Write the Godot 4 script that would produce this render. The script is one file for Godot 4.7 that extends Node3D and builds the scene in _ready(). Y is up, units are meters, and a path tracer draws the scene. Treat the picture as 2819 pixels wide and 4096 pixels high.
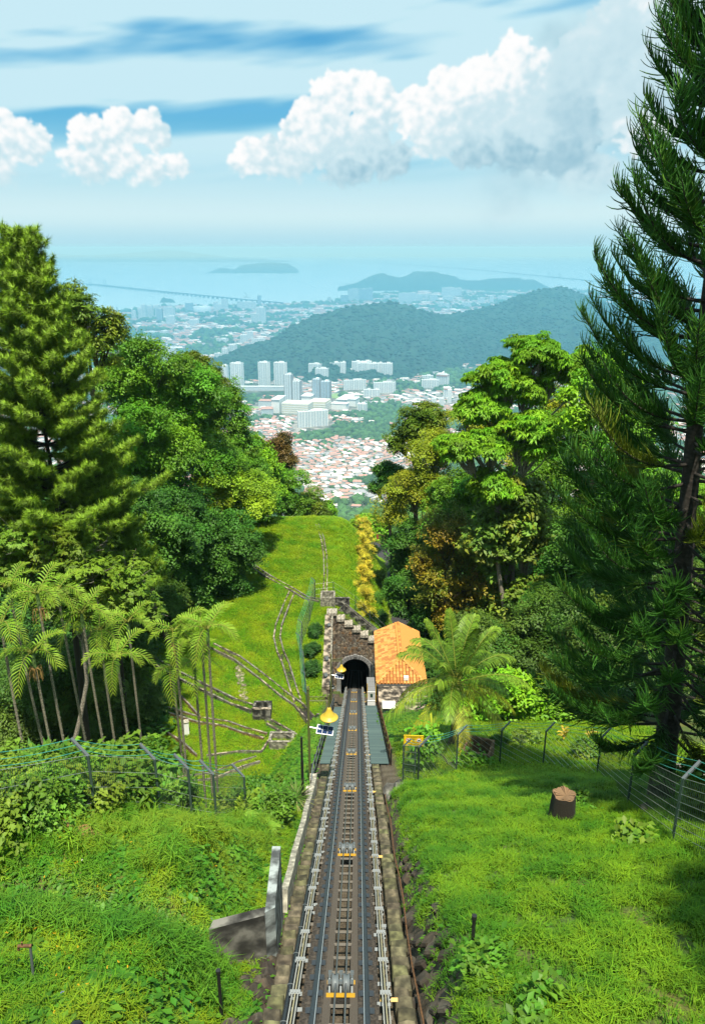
extends Node3D

# ---------------------------------------------------------------- geometry collector
class Geo:
	var v := PackedVector3Array()
	var n := PackedVector3Array()
	var c := PackedColorArray()
	var uv := PackedVector2Array()
	var ix := PackedInt32Array()
	var col := Color.WHITE

	func vert(p: Vector3, nn: Vector3, t := Vector2.ZERO) -> int:
		v.append(p)
		n.append(nn)
		c.append(col)
		uv.append(t)
		return v.size() - 1

	func face(a: int, b: int, d: int) -> void:  # corners counter-clockwise seen from outside
		ix.append(a)
		ix.append(d)
		ix.append(b)

	func sheet(a: int, b: int, d: int) -> void:  # a thin leaf: wound so that it faces the way its normal points
		if (v[b] - v[a]).cross(v[d] - v[a]).dot(n[a]) < 0.0:
			face(a, d, b)
		else:
			face(a, b, d)

	func tri(a: Vector3, b: Vector3, d: Vector3) -> void:
		var nn := (b - a).cross(d - a).normalized()
		var i := vert(a, nn)
		vert(b, nn)
		vert(d, nn)
		face(i, i + 1, i + 2)

	func quad(a: Vector3, b: Vector3, d: Vector3, e: Vector3, su := 1.0, sv := 1.0) -> void:
		var nn := (d - a).cross(e - b).normalized()
		var i := vert(a, nn, Vector2(0, sv))
		vert(b, nn, Vector2(su, sv))
		vert(d, nn, Vector2(su, 0))
		vert(e, nn, Vector2(0, 0))
		face(i, i + 1, i + 2)
		face(i, i + 2, i + 3)

	func box(at: Vector3, size: Vector3, b := Basis.IDENTITY, du := 0.0, dv := 0.0) -> void:
		var h := size * 0.5
		var p: Array[Vector3] = []
		for k in 8:
			p.append(at + b * Vector3(h.x if k & 1 else -h.x, h.y if k & 2 else -h.y, h.z if k & 4 else -h.z))
		var ux := size.x / du if du > 0.0 else 1.0
		var uz := size.z / du if du > 0.0 else 1.0
		var uy := size.y / dv if dv > 0.0 else 1.0
		quad(p[4], p[5], p[7], p[6], ux, uy)
		quad(p[1], p[0], p[2], p[3], ux, uy)
		quad(p[5], p[1], p[3], p[7], uz, uy)
		quad(p[0], p[4], p[6], p[2], uz, uy)
		quad(p[6], p[7], p[3], p[2], 0.01, 0.01)
		quad(p[0], p[1], p[5], p[4], 0.01, 0.01)

	func bar(a: Vector3, b: Vector3, w: float, h: float, up := Vector3.UP) -> void:
		var z := (b - a).normalized()
		var x := up.cross(z)
		x = Vector3.RIGHT if x.length() < 0.001 else x.normalized()
		box((a + b) * 0.5, Vector3(w, h, a.distance_to(b)), Basis(x, z.cross(x), z))

	func tube(p: PackedVector3Array, r: Array, sides := 6, caps := true) -> void:
		var t := (p[1] - p[0]).normalized()
		var x := t.cross(Vector3(0.31, 0.9, 0.27)).normalized()
		var first := 0
		for k in p.size():
			if k > 0:
				t = (p[mini(k + 1, p.size() - 1)] - p[k - 1]).normalized()
			x = (x - t * x.dot(t)).normalized()
			var y := t.cross(x)
			var rr: float = r[mini(k, r.size() - 1)]
			for s in sides:
				var a := TAU * s / sides
				var o := x * cos(a) + y * sin(a)
				var i := vert(p[k] + o * rr, o, Vector2(float(s) / sides, k))
				if k == 0 and s == 0:
					first = i
			if k > 0:
				for s in sides:
					var i0 := first + (k - 1) * sides + s
					var i1 := first + (k - 1) * sides + (s + 1) % sides
					face(i0, i1, i1 + sides)
					face(i0, i1 + sides, i0 + sides)
		if caps:
			for e in 2:
				var k := 0 if e == 0 else p.size() - 1
				var nn := (p[0] - p[1]).normalized() if e == 0 else t
				var m := vert(p[k], nn)
				var ring := []
				for s in sides:
					ring.append(vert(v[first + k * sides + s], nn))
				for s in sides:
					if e == 0:
						face(m, ring[(s + 1) % sides], ring[s])
					else:
						face(m, ring[s], ring[(s + 1) % sides])

	func rod(a: Vector3, b: Vector3, r: float, sides := 6) -> void:
		tube(PackedVector3Array([a, b]), [r], sides)

	func lathe(at: Vector3, prof: Array, sides := 12, b := Basis.IDENTITY) -> void:  # prof: Vector2(radius, height) from the bottom up
		var first := v.size()
		for k in prof.size():
			var q: Vector2 = prof[k]
			var q0: Vector2 = prof[maxi(k - 1, 0)]
			var q1: Vector2 = prof[mini(k + 1, prof.size() - 1)]
			var sl := (q1 - q0).normalized()
			for s in sides:
				var a := TAU * s / sides
				vert(at + b * Vector3(cos(a) * q.x, q.y, -sin(a) * q.x), b * Vector3(cos(a) * sl.y, -sl.x, -sin(a) * sl.y).normalized())
			if k > 0:
				for s in sides:
					var i0 := first + (k - 1) * sides + s
					var i1 := first + (k - 1) * sides + (s + 1) % sides
					face(i0, i1, i1 + sides)
					face(i0, i1 + sides, i0 + sides)

	func prism(poly: PackedVector2Array, origin: Vector3, ax: Vector3, ay: Vector3, depth: float, inset := 0.0) -> void:
		# a polygon (counter-clockwise in ax, ay) given thickness along ax x ay; inset chamfers the front edge
		var nn := ax.cross(ay).normalized()
		var m := Vector2.ZERO
		for q in poly:
			m += q
		m /= poly.size()
		var front := PackedVector3Array()
		var back := PackedVector3Array()
		var lip := PackedVector3Array()
		for q in poly:
			var g := q + (m - q).normalized() * inset
			front.append(origin + ax * g.x + ay * g.y + nn * depth)
			lip.append(origin + ax * q.x + ay * q.y + nn * (depth - inset))
			back.append(origin + ax * q.x + ay * q.y)
		var tris := Geometry2D.triangulate_polygon(poly)
		for k in range(0, tris.size(), 3):
			var a := tris[k]
			var b := tris[k + 1]
			var d := tris[k + 2]
			if (poly[b] - poly[a]).cross(poly[d] - poly[a]) < 0.0:
				var s := b
				b = d
				d = s
			tri(front[a], front[b], front[d])
		for k in poly.size():
			var j := (k + 1) % poly.size()
			if inset > 0.0:
				quad(lip[k], lip[j], front[j], front[k])
			quad(back[k], back[j], lip[j], lip[k])

	func done() -> ArrayMesh:
		var m := ArrayMesh.new()
		add_to(m)
		return m

	func add_to(m: ArrayMesh) -> void:
		var a := []
		a.resize(Mesh.ARRAY_MAX)
		a[Mesh.ARRAY_VERTEX] = v
		a[Mesh.ARRAY_NORMAL] = n
		a[Mesh.ARRAY_COLOR] = c
		a[Mesh.ARRAY_TEX_UV] = uv
		a[Mesh.ARRAY_INDEX] = ix
		m.add_surface_from_arrays(Mesh.PRIMITIVE_TRIANGLES, a)


# ---------------------------------------------------------------- names, tags, materials
var used := {}
var M := {}
var N := FastNoiseLite.new()
var tex := {}


func numbered(called: String) -> String:
	var k: int = used.get(called, 0)
	used[called] = k + 1
	return called if k == 0 else "%s_%03d" % [called, k]


func tag(o: Node3D, label: String, category: String, group := "", kind := "") -> Node3D:
	o.set_meta("label", label)
	o.set_meta("category", category)
	if group:
		o.set_meta("group", group)
	if kind:
		o.set_meta("kind", kind)
	return o


func thing(called: String, label: String, category: String, at := Vector3.ZERO, turn := 0.0, group := "") -> Node3D:
	var o := Node3D.new()
	o.name = numbered(called)
	add_child(o, true)
	o.position = at
	o.rotation.y = turn
	return tag(o, label, category, group)


func part(parent: Node3D, called: String, mesh: Mesh, m: Material) -> MeshInstance3D:
	var o := MeshInstance3D.new()
	o.name = called if parent != self else numbered(called)
	o.mesh = mesh
	o.material_override = m
	parent.add_child(o, true)
	return o


func mono(called: String, mesh: Mesh, m: Material, label: String, category: String, group := "", kind := "") -> MeshInstance3D:
	var o := part(self, called, mesh, m)
	tag(o, label, category, group, kind)
	return o


func struct(called: String, mesh: Mesh, m: Material) -> MeshInstance3D:
	var o := part(self, called, mesh, m)
	o.set_meta("kind", "structure")
	return o


func many(parent: Node3D, called: String, mesh: Mesh, m: Material, where: Array, tint: Array = []) -> MultiMeshInstance3D:
	var mm := MultiMesh.new()
	mm.transform_format = MultiMesh.TRANSFORM_3D
	mm.use_colors = not tint.is_empty()
	mm.mesh = mesh
	mm.instance_count = where.size()
	for k in where.size():
		mm.set_instance_transform(k, where[k])
		if not tint.is_empty():
			mm.set_instance_color(k, tint[k])
	var o := MultiMeshInstance3D.new()
	o.name = called if parent != self else numbered(called)
	o.multimesh = mm
	o.material_override = m
	parent.add_child(o, true)
	if parent != self:
		o.set_meta("kind", "stuff")
	return o


func lin(r: float, g: float, b: float) -> Color:
	return Color(r, g, b).linear_to_srgb()


func noise_tex(called: String, freq: float, lo: float, hi: float, sd: int, octaves := 4, side := 256, kind := FastNoiseLite.TYPE_SIMPLEX_SMOOTH) -> ImageTexture:
	var f := FastNoiseLite.new()
	f.noise_type = kind
	f.seed = sd
	f.frequency = freq
	f.fractal_octaves = octaves
	var im := f.get_seamless_image(side, side)
	im.convert(Image.FORMAT_L8)
	var data := im.get_data()
	for k in data.size():
		data[k] = int(255.0 * lerpf(lo, hi, clampf((data[k] / 255.0 - 0.5) * 1.7 + 0.5, 0.0, 1.0)))
	im = Image.create_from_data(side, side, false, Image.FORMAT_L8, data)
	im.convert(Image.FORMAT_RGB8)
	tex[called] = ImageTexture.create_from_image(im)
	return tex[called]


func mat(called: String, c: Color, rough := 0.85, t := "", scale := 1.0, bump := 0.0, metal := 0.0) -> StandardMaterial3D:
	var m := StandardMaterial3D.new()
	m.resource_name = called
	m.albedo_color = c
	m.roughness = rough
	m.metallic = metal
	if t:
		m.albedo_texture = tex[t]
		m.uv1_triplanar = true
		m.uv1_world_triplanar = true
		m.uv1_scale = Vector3.ONE * scale
		if bump > 0.0:
			m.heightmap_enabled = true
			m.heightmap_texture = tex[t]
			m.heightmap_scale = bump
	M[called] = m
	return m


func leafy(called: String, back: float, rough := 0.5) -> StandardMaterial3D:
	var m := StandardMaterial3D.new()
	m.resource_name = called
	m.vertex_color_use_as_albedo = true
	m.roughness = rough
	m.metallic_specular = 0.35
	if back > 0.0:
		m.backlight_enabled = true
		m.backlight = Color(back, back, back * 0.8)
	M[called] = m
	return m


func tinted(called: String, rough: float, t := "", scale := 1.0, bump := 0.0) -> StandardMaterial3D:
	var m := mat(called, Color.WHITE, rough, t, scale, bump)
	m.vertex_color_use_as_albedo = true
	return m


func ss(a: float, b: float, x: float) -> float:
	return smoothstep(a, b, x)


# ---------------------------------------------------------------- the lie of the land
func track_y(d: float) -> float:
	return -13.41 - 0.511 * (d - 10.18)


func hill_y(d: float) -> float:
	return -36.9 + 0.13 * (minf(d, 92.0) - 57.0) - 0.6 * maxf(d - 90.0, 0.0) * ss(88.0, 100.0, d)


func soft_max(a: float, b: float, k: float) -> float:
	var h := clampf(0.5 + 0.5 * (a - b) / k, 0.0, 1.0)
	return lerpf(b, a, h) + k * h * (1.0 - h)


func path_y(d: float) -> float:
	return -40.0 - 0.068 * (d - 66.0)


func ground(x: float, d: float) -> float:
	var t := track_y(d)
	var y := t
	if x < 0.0:
		var u := -x
		var m := 1.6 * ss(1.5, 2.5, u) + lerpf(0.2, 0.08, ss(8.0, 24.0, d)) * clampf(u - 2.7, 0.0, 14.0)
		m += 0.35 * ss(12.5, 13.4, d) * ss(2.0, 3.4, u)
		m -= 1.7 * exp(-pow((d - 11.95 + 0.05 * (u - 3.0)) / 0.5, 2.0)) * ss(1.5, 2.1, u) * (1.0 - ss(8.0, 12.0, u))
		m *= 1.0 - 0.6 * ss(15.0, 19.5, d) * (1.0 - ss(3.0, 7.0, u))
		var fall := t + m
		if d > 19.5:
			var m2 := 1.0 + 0.08 * clampf(u - 2.7, 0.0, 14.0)
			fall = track_y(19.5) + m2 - 0.88 * (d - 19.5)
		var valley := soft_max(fall, hill_y(maxf(d, 43.0)), 2.0) if d > 19.0 else fall
		if d > 80.0:
			valley = hill_y(d)
		var edge := ss(2.1, 2.1 + clampf(absf(t - valley) * 0.9, 0.8, 6.0), u) if d < 58.5 else ss(2.25, 2.3, u)
		y = lerpf(t, valley, edge)
		y += 0.3 * maxf(u - 22.0, 0.0) * ss(30.0, 60.0, d)
	else:
		var m := lerpf(1.5, 0.9, ss(10.0, 24.0, d)) * ss(1.45, 2.4, x) + lerpf(0.16, 0.07, ss(8.0, 22.0, d)) * clampf(x - 2.5, 0.0, 12.0)
		m *= 1.0 - ss(23.0, 30.0, d) * (1.0 - 0.25 * ss(2.0, 6.0, x))
		m -= 0.3 * exp(-pow((x - 1.52) / 0.12, 2.0)) * (1.0 - ss(28.0, 31.0, d))
		y = t + m
		var low := path_y(maxf(d, 60.0))
		if d > 52.0:
			y = soft_max(t, low, 1.0) if x > 2.0 or d > 69.5 else t
		y += 0.22 * maxf(x - 9.0, 0.0) * ss(46.0, 70.0, d)
	if d > 69.6:
		var h := hill_y(d)
		var low2 := path_y(d) + 0.22 * maxf(x - 9.0, 0.0)
		if d > 92.0:
			h = minf(h, hill_y(92.0))
		y = lerpf(h, low2, ss(-2.5, 5.5, x)) if x > -2.5 else y
		if x <= -2.5:
			y = h + 0.3 * maxf(-x - 22.0, 0.0)
	if d > 96.0:
		y -= 0.48 * (d - 96.0) * ss(96.0, 112.0, d) * (1.0 - ss(-2.0, 2.0, x)) + 0.48 * maxf(d - 114.0, 0.0) * ss(-2.0, 2.0, x)
	if absf(x) < 1.4 and d < 69.6:
		y -= 0.32
	else:
		y += (N.get_noise_2d(x * 14.0, d * 14.0) * 0.12 + N.get_noise_2d(x * 3.0 + 70.0, d * 3.0) * 0.25) * ss(1.45, 2.4, absf(x))
	return y


func gp(x: float, d: float, up := 0.0) -> Vector3:
	return Vector3(x, ground(x, d) + up, -d)


func tp(x: float, d: float, h: float) -> Vector3:
	return Vector3(x, track_y(d) + h, -d)


var slope_dir := Vector3(0, -0.511, -1).normalized()
var slope_up := Vector3(0, 1, -0.511).normalized()


func along(g: Geo, x: float, h: float, d0: float, d1: float, w: float, t: float) -> void:  # a straight bar that follows the incline
	g.bar(tp(x, d0, h), tp(x, d1, h), w, t)


func _ready() -> void:
	# camera
	var cam := Camera3D.new()
	cam.name = "camera"
	cam.fov = 67.5
	cam.near = 0.1
	cam.far = 150000.0
	cam.position = Vector3(0.31, 0, 0)
	cam.rotation = Vector3(deg_to_rad(-19.06), 0.0072, 0)
	add_child(cam)
	# sky, haze, exposure
	var e := Environment.new()
	e.background_mode = Environment.BG_SKY
	e.tonemap_mode = Environment.TONE_MAPPER_LINEAR
	e.tonemap_exposure = EXPO
	e.background_energy_multiplier = 1.0 / EXPO
	e.sky = Sky.new()
	e.sky.sky_material = make_sky()
	e.fog_enabled = true
	e.fog_density = 0.00007
	e.fog_light_color = lin(0.50, 0.85, 1.0)
	e.volumetric_fog_enabled = true  # only for the haze bank in the valley
	e.volumetric_fog_density = 0.0
	e.sdfgi_enabled = true
	e.ssao_enabled = true
	e.ssil_enabled = true
	var w := WorldEnvironment.new()
	w.name = "world"
	w.environment = e
	add_child(w)
	# sun: high, a little behind the viewer
	var sun := DirectionalLight3D.new()
	sun.name = "sun"
	sun.light_energy = 1.6
	sun.light_color = Color(1.0, 0.96, 0.88)
	sun.light_angular_distance = 1.2
	sun.shadow_enabled = true
	sun.sky_mode = DirectionalLight3D.SKY_MODE_LIGHT_ONLY
	add_child(sun)
	sun.look_at_from_position(Vector3(0.05, 0.90, 0.36) * 50.0, Vector3.ZERO)
	N.seed = 7
	N.frequency = 0.05
	N.fractal_octaves = 3
	make_materials()
	build_land()
	build_far()
	build_city()
	build_track()
	build_portal()
	build_house()
	build_hillside()
	build_fences()
	build_small()
	build_plants()
	build_trees()
	build_grass()


const EXPO := 1.7


# ---------------------------------------------------------------- sky
var puffs := []  # cumulus lobes: azimuth, elevation, radius (degrees), flatness of the base, bank
var sky_noise := FastNoiseLite.new()
var cirrus_noise := FastNoiseLite.new()


func sky_color(a: float, e: float, near_puffs: Array) -> Color:
	# a, e in degrees; a from straight ahead, to the right
	var clear := Color(0.25, 0.61, 0.83).lerp(Color(0.36, 0.72, 0.88), ss(14.0, 4.0, e))
	var c := clear.lerp(Color(0.85, 0.95, 0.963), ss(9.0, 2.0, e) * 0.97)
	# high veil drawn out in long streaks
	var st := cirrus_noise.get_noise_2d(a * 0.55 + 3.0 * e, e * 5.2 - a * 0.75) + 0.55 * cirrus_noise.get_noise_2d(a * 1.6 + 40.0, e * 11.0 - a * 1.5)
	var band := ss(-0.75, 0.45, 0.95 * st + 0.50 * sin((e - 0.09 * a) * 1.48 + 4.03 + 0.5 * st) + 0.16 + 0.5 * ss(12.2, 14.5, e - 0.06 * a) + 0.3 * ss(4.0, 12.0, absf(a + 6.0) - 16.0))
	band = lerpf(band, 0.75, ss(25.0, 60.0, e))
	c = c.lerp(Color(0.79, 0.925, 0.965), clampf(band * 0.88 * ss(1.0, 7.0, e) + 0.16, 0.0, 1.0))
	# broad grey sheet of cloud rising to the right
	var sheet := ss(-0.35, 0.45, 1.0 - absf(e - 7.5 - 0.42 * (a - 12.0)) / 4.6 + 0.7 * cirrus_noise.get_noise_2d(a * 3.0 + 70.0, e * 4.0)) * ss(6.0, 13.0, a) * ss(40.0, 26.0, a)
	c = c.lerp(Color(0.70, 0.84, 0.89).lerp(Color(0.82, 0.92, 0.95), 0.5 + cirrus_noise.get_noise_2d(a * 5.0, e * 6.0 + 20.0)), sheet * 0.85)
	# cumulus: rounded heads, each lit from the upper left
	var wob := sky_noise.get_noise_2d(a * 12.0, e * 14.0)
	var fine := sky_noise.get_noise_2d(a * 52.0 + 300.0 + wob * 9.0, e * 60.0)
	var best := -1.0
	var lit := 0.0
	var share := 0.0
	for p: Array in near_puffs:
		var r: float = p[2]
		var dx: float = a - p[0] + wob * 0.6
		var dy: float = e - p[1] + fine * 0.3
		var f := 1.0 - sqrt(dx * dx + dy * dy) / r
		f += (wob * 0.32 + fine * 0.34) * (1.0 if dy > 0.0 else 0.6)
		f -= maxf(0.0, -dy / r) * p[3]
		f *= minf(r, 1.3)
		if f > -0.2:
			var weight := exp(f * 7.0)
			var shade: float = 0.60 + 0.30 * (-dx * 0.6 + dy * 0.85) / r + wob * 0.22 + fine * 0.34
			shade = lerpf(shade, p[4], p[5])
			lit += shade * weight
			share += weight
			best = maxf(best, f)
	if best > -0.12:
		var bright := clampf(lit / maxf(share, 0.001), 0.0, 1.0)
		var cc := Color(0.56, 0.74, 0.82).lerp(Color(0.80, 0.905, 0.94), ss(0.08, 0.52, bright)).lerp(Color(1.0, 1.0, 1.0), ss(0.50, 0.86, bright))
		cc = cc.lerp(Color(0.84, 0.945, 0.96), ss(5.0, 2.0, e) * 0.75)
		c = c.lerp(cc, ss(-0.07, 0.06 + 0.6 * ss(6.5, 3.8, e), best + fine * 0.10) * (0.2 + 0.8 * ss(2.2, 4.6, e)))
	return c.lerp(Color(0.68, 0.87, 0.935), ss(2.2, 0.1, e) * 0.8)


func make_sky() -> PanoramaSkyMaterial:
	sky_noise.seed = 11
	sky_noise.frequency = 0.02
	sky_noise.fractal_octaves = 5
	cirrus_noise.seed = 23
	cirrus_noise.frequency = 0.045
	cirrus_noise.fractal_octaves = 4
	# lobes: azimuth, elevation, radius, base cut, shade, share of that shade
	puffs = [
		[-3.0, 8.3, 1.5, 0.3, 0.9, 0.4], [-1.4, 9.3, 1.6, 0.2, 0.95, 0.45], [0.5, 9.3, 1.5, 0.2, 0.9, 0.4], [1.5, 8.4, 1.4, 0.2, 0.8, 0.3], [-4.4, 7.2, 1.3, 0.3, 0.85, 0.3],
		[-6.4, 5.6, 1.6, 0.6, 0.68, 0.4], [-4.6, 5.3, 1.9, 0.6, 0.5, 0.5], [-2.2, 6.4, 2.2, 0.4, 0.6, 0.5], [0.2, 6.3, 2.1, 0.4, 0.5, 0.5], [-0.6, 4.8, 1.9, 0.7, 0.15, 0.65], [1.9, 5.2, 1.6, 0.6, 0.2, 0.6], [-7.8, 5.2, 1.1, 0.6, 0.75, 0.3],
		[4.2, 8.4, 1.7, 0.2, 0.9, 0.45], [6.2, 9.2, 1.9, 0.2, 0.9, 0.45], [8.2, 10.0, 1.9, 0.2, 0.95, 0.5], [10.0, 11.1, 1.6, 0.2, 0.98, 0.5], [11.2, 10.2, 1.8, 0.2, 0.7, 0.4], [8.5, 7.7, 2.5, 0.4, 0.5, 0.6], [5.4, 6.9, 2.1, 0.4, 0.66, 0.5], [11.6, 7.6, 2.6, 0.4, 0.45, 0.7],
		[7.5, 6.0, 1.9, 0.7, 0.22, 0.7], [10.5, 5.8, 2.0, 0.7, 0.15, 0.7], [13.8, 8.0, 2.8, 0.4, 0.30, 0.85], [14.8, 10.2, 2.5, 0.3, 0.40, 0.85], [16.5, 12.0, 2.4, 0.3, 0.45, 0.85], [13.6, 5.4, 2.2, 0.6, 0.2, 0.8], [17.5, 9.0, 3.4, 0.4, 0.42, 0.8], [19.5, 12.5, 3.0, 0.3, 0.5, 0.7], [18.8, 6.6, 2.2, 0.5, 0.72, 0.6], [15.5, 3.8, 2.0, 0.5, 0.3, 0.7],
		[-24.5, 5.6, 1.9, 0.4, 0.85, 0.3], [-22.8, 6.6, 1.5, 0.3, 0.9, 0.35], [-21.4, 6.0, 1.5, 0.4, 0.8, 0.3], [-23.5, 4.3, 1.6, 0.6, 0.6, 0.4], [-17.4, 6.6, 1.4, 0.4, 0.85, 0.3], [-15.7, 7.1, 1.3, 0.3, 0.9, 0.4], [-14.1, 7.4, 1.1, 0.3, 0.92, 0.4], [-13.4, 6.6, 0.8, 0.3, 0.8, 0.3], [-18.0, 4.6, 1.5, 0.6, 0.7, 0.4], [-16.0, 4.9, 1.5, 0.6, 0.75, 0.4], [-14.0, 4.5, 1.3, 0.6, 0.7, 0.4], [-12.3, 4.9, 1.1, 0.6, 0.78, 0.4],
	]
	var rng := RandomNumberGenerator.new()
	rng.seed = 5
	for k in 26:  # the same kind of clouds all the way round
		var az := rng.randf_range(30.0, 330.0)
		var el := rng.randf_range(4.5, 8.0)
		for j in rng.randi_range(6, 12):
			var u := rng.randf_range(-1.0, 1.0)
			puffs.append([wrapf(az + u * 6.5, -180.0, 180.0), el + rng.randf() * 3.6 * (1.0 - u * u), rng.randf_range(1.2, 2.5), 0.5, rng.randf_range(0.5, 0.95), 0.4])
	var heads := []
	for p: Array in puffs.duplicate():  # smaller heads swell from the upper rim of every lobe
		for k in 6:
			var th := rng.randf_range(-0.5, PI + 0.5)
			var q: float = p[2] * rng.randf_range(0.45, 0.95)
			heads.append([p[0] + cos(th) * q, p[1] + sin(th) * q * 0.85, p[2] * rng.randf_range(0.28, 0.5), 0.4, clampf(p[4] + 0.08 * sin(th) - 0.10 * cos(th), 0.0, 1.0), p[5] * 0.8])
	puffs.append_array(heads)
	var W := 4096
	var H := 2048
	var low := Image.create(512, 256, false, Image.FORMAT_RGB8)
	for i in 512:
		var az := (i + 0.5) / 512.0 * 360.0 - 180.0
		var some := puffs.filter(func(p): return absf(p[0] - az) < p[2] * 1.6)
		for j in 256:
			low.set_pixel(i, j, sky_color(az, maxf(90.0 - (j + 0.5) / 256.0 * 180.0, 0.0), some))
	low.resize(W, H, Image.INTERPOLATE_CUBIC)
	var x0 := 1700
	var x1 := 2396
	var y0 := 820
	var y1 := 1036
	var fine := Image.create(x1 - x0, y1 - y0, false, Image.FORMAT_RGB8)
	for i in range(x0, x1):
		var az := (i + 0.5) / W * 360.0 - 180.0
		var some := puffs.filter(func(p): return absf(p[0] - az) < p[2] * 1.6)
		for j in range(y0, y1):
			fine.set_pixel(i - x0, j - y0, sky_color(az, maxf(90.0 - (j + 0.5) / H * 180.0, 0.0), some))
	low.blit_rect(fine, Rect2i(0, 0, x1 - x0, y1 - y0), Vector2i(x0, y0))
	var s := PanoramaSkyMaterial.new()
	var turned := Image.create(W, H, false, Image.FORMAT_RGB8)  # Godot's panoramas begin straight ahead
	turned.blit_rect(low, Rect2i(W / 2, 0, W / 2, H), Vector2i(0, 0))
	turned.blit_rect(low, Rect2i(0, 0, W / 2, H), Vector2i(W / 2, 0))
	s.panorama = ImageTexture.create_from_image(turned)
	return s


# ---------------------------------------------------------------- land, sea and town far below
const PLAIN := -650.0


func make_materials() -> void:
	noise_tex("fine", 0.06, 0.62, 1.0, 1)
	noise_tex("blotch", 0.02, 0.55, 1.0, 2, 5)
	noise_tex("grain", 0.25, 0.55, 1.0, 3, 3)
	noise_tex("cells", 0.05, 0.5, 1.0, 4, 2, 256, FastNoiseLite.TYPE_CELLULAR)
	tinted("soil", 0.95, "fine", 0.7, 3.0)
	tinted("far_land", 0.95, "blotch", 0.004)
	tinted("plain_tint", 0.9)
	tinted("worn_tint", 0.9, "blotch", 0.6, 0.6)
	tinted("wood_tint", 0.9, "grain", 2.0, 1.0)
	var sea := mat("sea_water", lin(0.60, 0.70, 0.70), 0.3)
	sea.metallic_specular = 0.6
	mat("forest", lin(0.020, 0.055, 0.022), 0.95, "cells", 0.012)
	mat("dark_steel", lin(0.045, 0.055, 0.065), 0.45, "", 1, 0, 0.5)
	mat("steel", lin(0.20, 0.21, 0.22), 0.38, "", 1, 0, 0.7)
	mat("galvanised", lin(0.125, 0.145, 0.155), 0.6, "", 1, 0, 0.3)
	mat("tie_grey", lin(0.10, 0.09, 0.075), 0.8)
	mat("bright_steel", lin(0.6, 0.63, 0.65), 0.35, "", 1, 0, 0.6)
	mat("black_paint", lin(0.012, 0.012, 0.013), 0.5)
	mat("yellow_paint", lin(0.46, 0.27, 0.02), 0.5)
	mat("white_paint", lin(0.74, 0.75, 0.74), 0.6)
	mat("concrete", lin(0.24, 0.225, 0.19), 0.92, "blotch", 0.35, 1.0)
	mat("pale_concrete", lin(0.36, 0.34, 0.28), 0.9, "blotch", 0.5, 1.0)
	mat("pebble_concrete", lin(0.145, 0.12, 0.095), 0.95, "grain", 2.2, 1.6)
	mat("masonry", lin(0.085, 0.07, 0.055), 0.95, "cells", 1.1, 2.0)
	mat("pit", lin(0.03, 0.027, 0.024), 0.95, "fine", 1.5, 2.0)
	mat("asphalt", lin(0.05, 0.05, 0.055), 0.9, "fine", 0.8, 0.4)
	mat("bark", lin(0.12, 0.09, 0.06), 0.95, "blotch", 1.5, 1.5)
	mat("pale_bark", lin(0.34, 0.30, 0.24), 0.9, "blotch", 1.5, 1.0)
	mat("dark_bark", lin(0.035, 0.028, 0.02), 0.95, "fine", 2.0, 2.0)
	mat("bridge_grey", lin(0.10, 0.13, 0.15), 0.9)
	mat("town_white", lin(0.78, 0.78, 0.76), 0.8)
	mat("roof_red", lin(0.46, 0.25, 0.20), 0.85)
	mat("roof_brown", lin(0.36, 0.23, 0.19), 0.85)
	mat("roof_grey", lin(0.30, 0.30, 0.31), 0.85)
	mat("roof_pale", lin(0.72, 0.66, 0.62), 0.8)
	mat("pale_metal", lin(0.48, 0.48, 0.45), 0.4, "", 1, 0, 0.3)
	mat("brass", lin(0.50, 0.45, 0.28), 0.4, "", 1, 0, 0.3)
	mat("black_plastic", lin(0.02, 0.024, 0.03), 0.35)
	mat("rust", lin(0.20, 0.095, 0.035), 0.8, "blotch", 2.0, 0.2)
	mat("whitewash", lin(0.55, 0.52, 0.42), 0.9, "blotch", 0.7, 0.5)
	noise_tex("stain", 0.012, 0.25, 1.0, 9, 6)
	mat("streaked", lin(0.30, 0.34, 0.34), 0.85, "stain", 0.7, 0.4)
	mat("stained", lin(0.19, 0.185, 0.165), 0.92, "stain", 0.45, 1.0)
	mat("mortar", lin(0.46, 0.41, 0.33), 0.95, "grain", 2.0, 0.5)
	mat("cap", lin(0.50, 0.46, 0.38), 0.92, "blotch", 0.8, 0.8)
	mat("arch", lin(0.29, 0.295, 0.30), 0.85, "fine", 1.2, 0.4)
	mat("old_wall", lin(0.36, 0.30, 0.23), 0.95, "stain", 0.4, 1.5)
	mat("cream_wall", lin(0.50, 0.42, 0.30), 0.9, "blotch", 0.4, 0.4)
	mat("dark_timber", lin(0.05, 0.03, 0.02), 0.8)
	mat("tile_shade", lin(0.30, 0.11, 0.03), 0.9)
	mat("tile_a", lin(0.50, 0.23, 0.05), 0.75)
	mat("tile_b", lin(0.54, 0.28, 0.075), 0.75)
	mat("tile_c", lin(0.36, 0.15, 0.035), 0.75)
	mat("dark_gutter", lin(0.10, 0.11, 0.11), 0.6)
	mat("dark_green", lin(0.025, 0.06, 0.045), 0.6)
	mat("dark_stone", lin(0.035, 0.033, 0.028), 0.95, "cells", 1.5, 2.0)
	mat("rusty_concrete", lin(0.30, 0.17, 0.09), 0.93, "blotch", 0.6, 1.0)
	mat("kerb_tan", lin(0.42, 0.32, 0.19), 0.9, "blotch", 0.8, 0.6)
	mat("red_rail", lin(0.33, 0.09, 0.04), 0.6)
	mat("fence_green", lin(0.06, 0.10, 0.085), 0.5, "", 1, 0, 0.3)
	mat("teal_wire", lin(0.06, 0.36, 0.30), 0.5)
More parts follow.
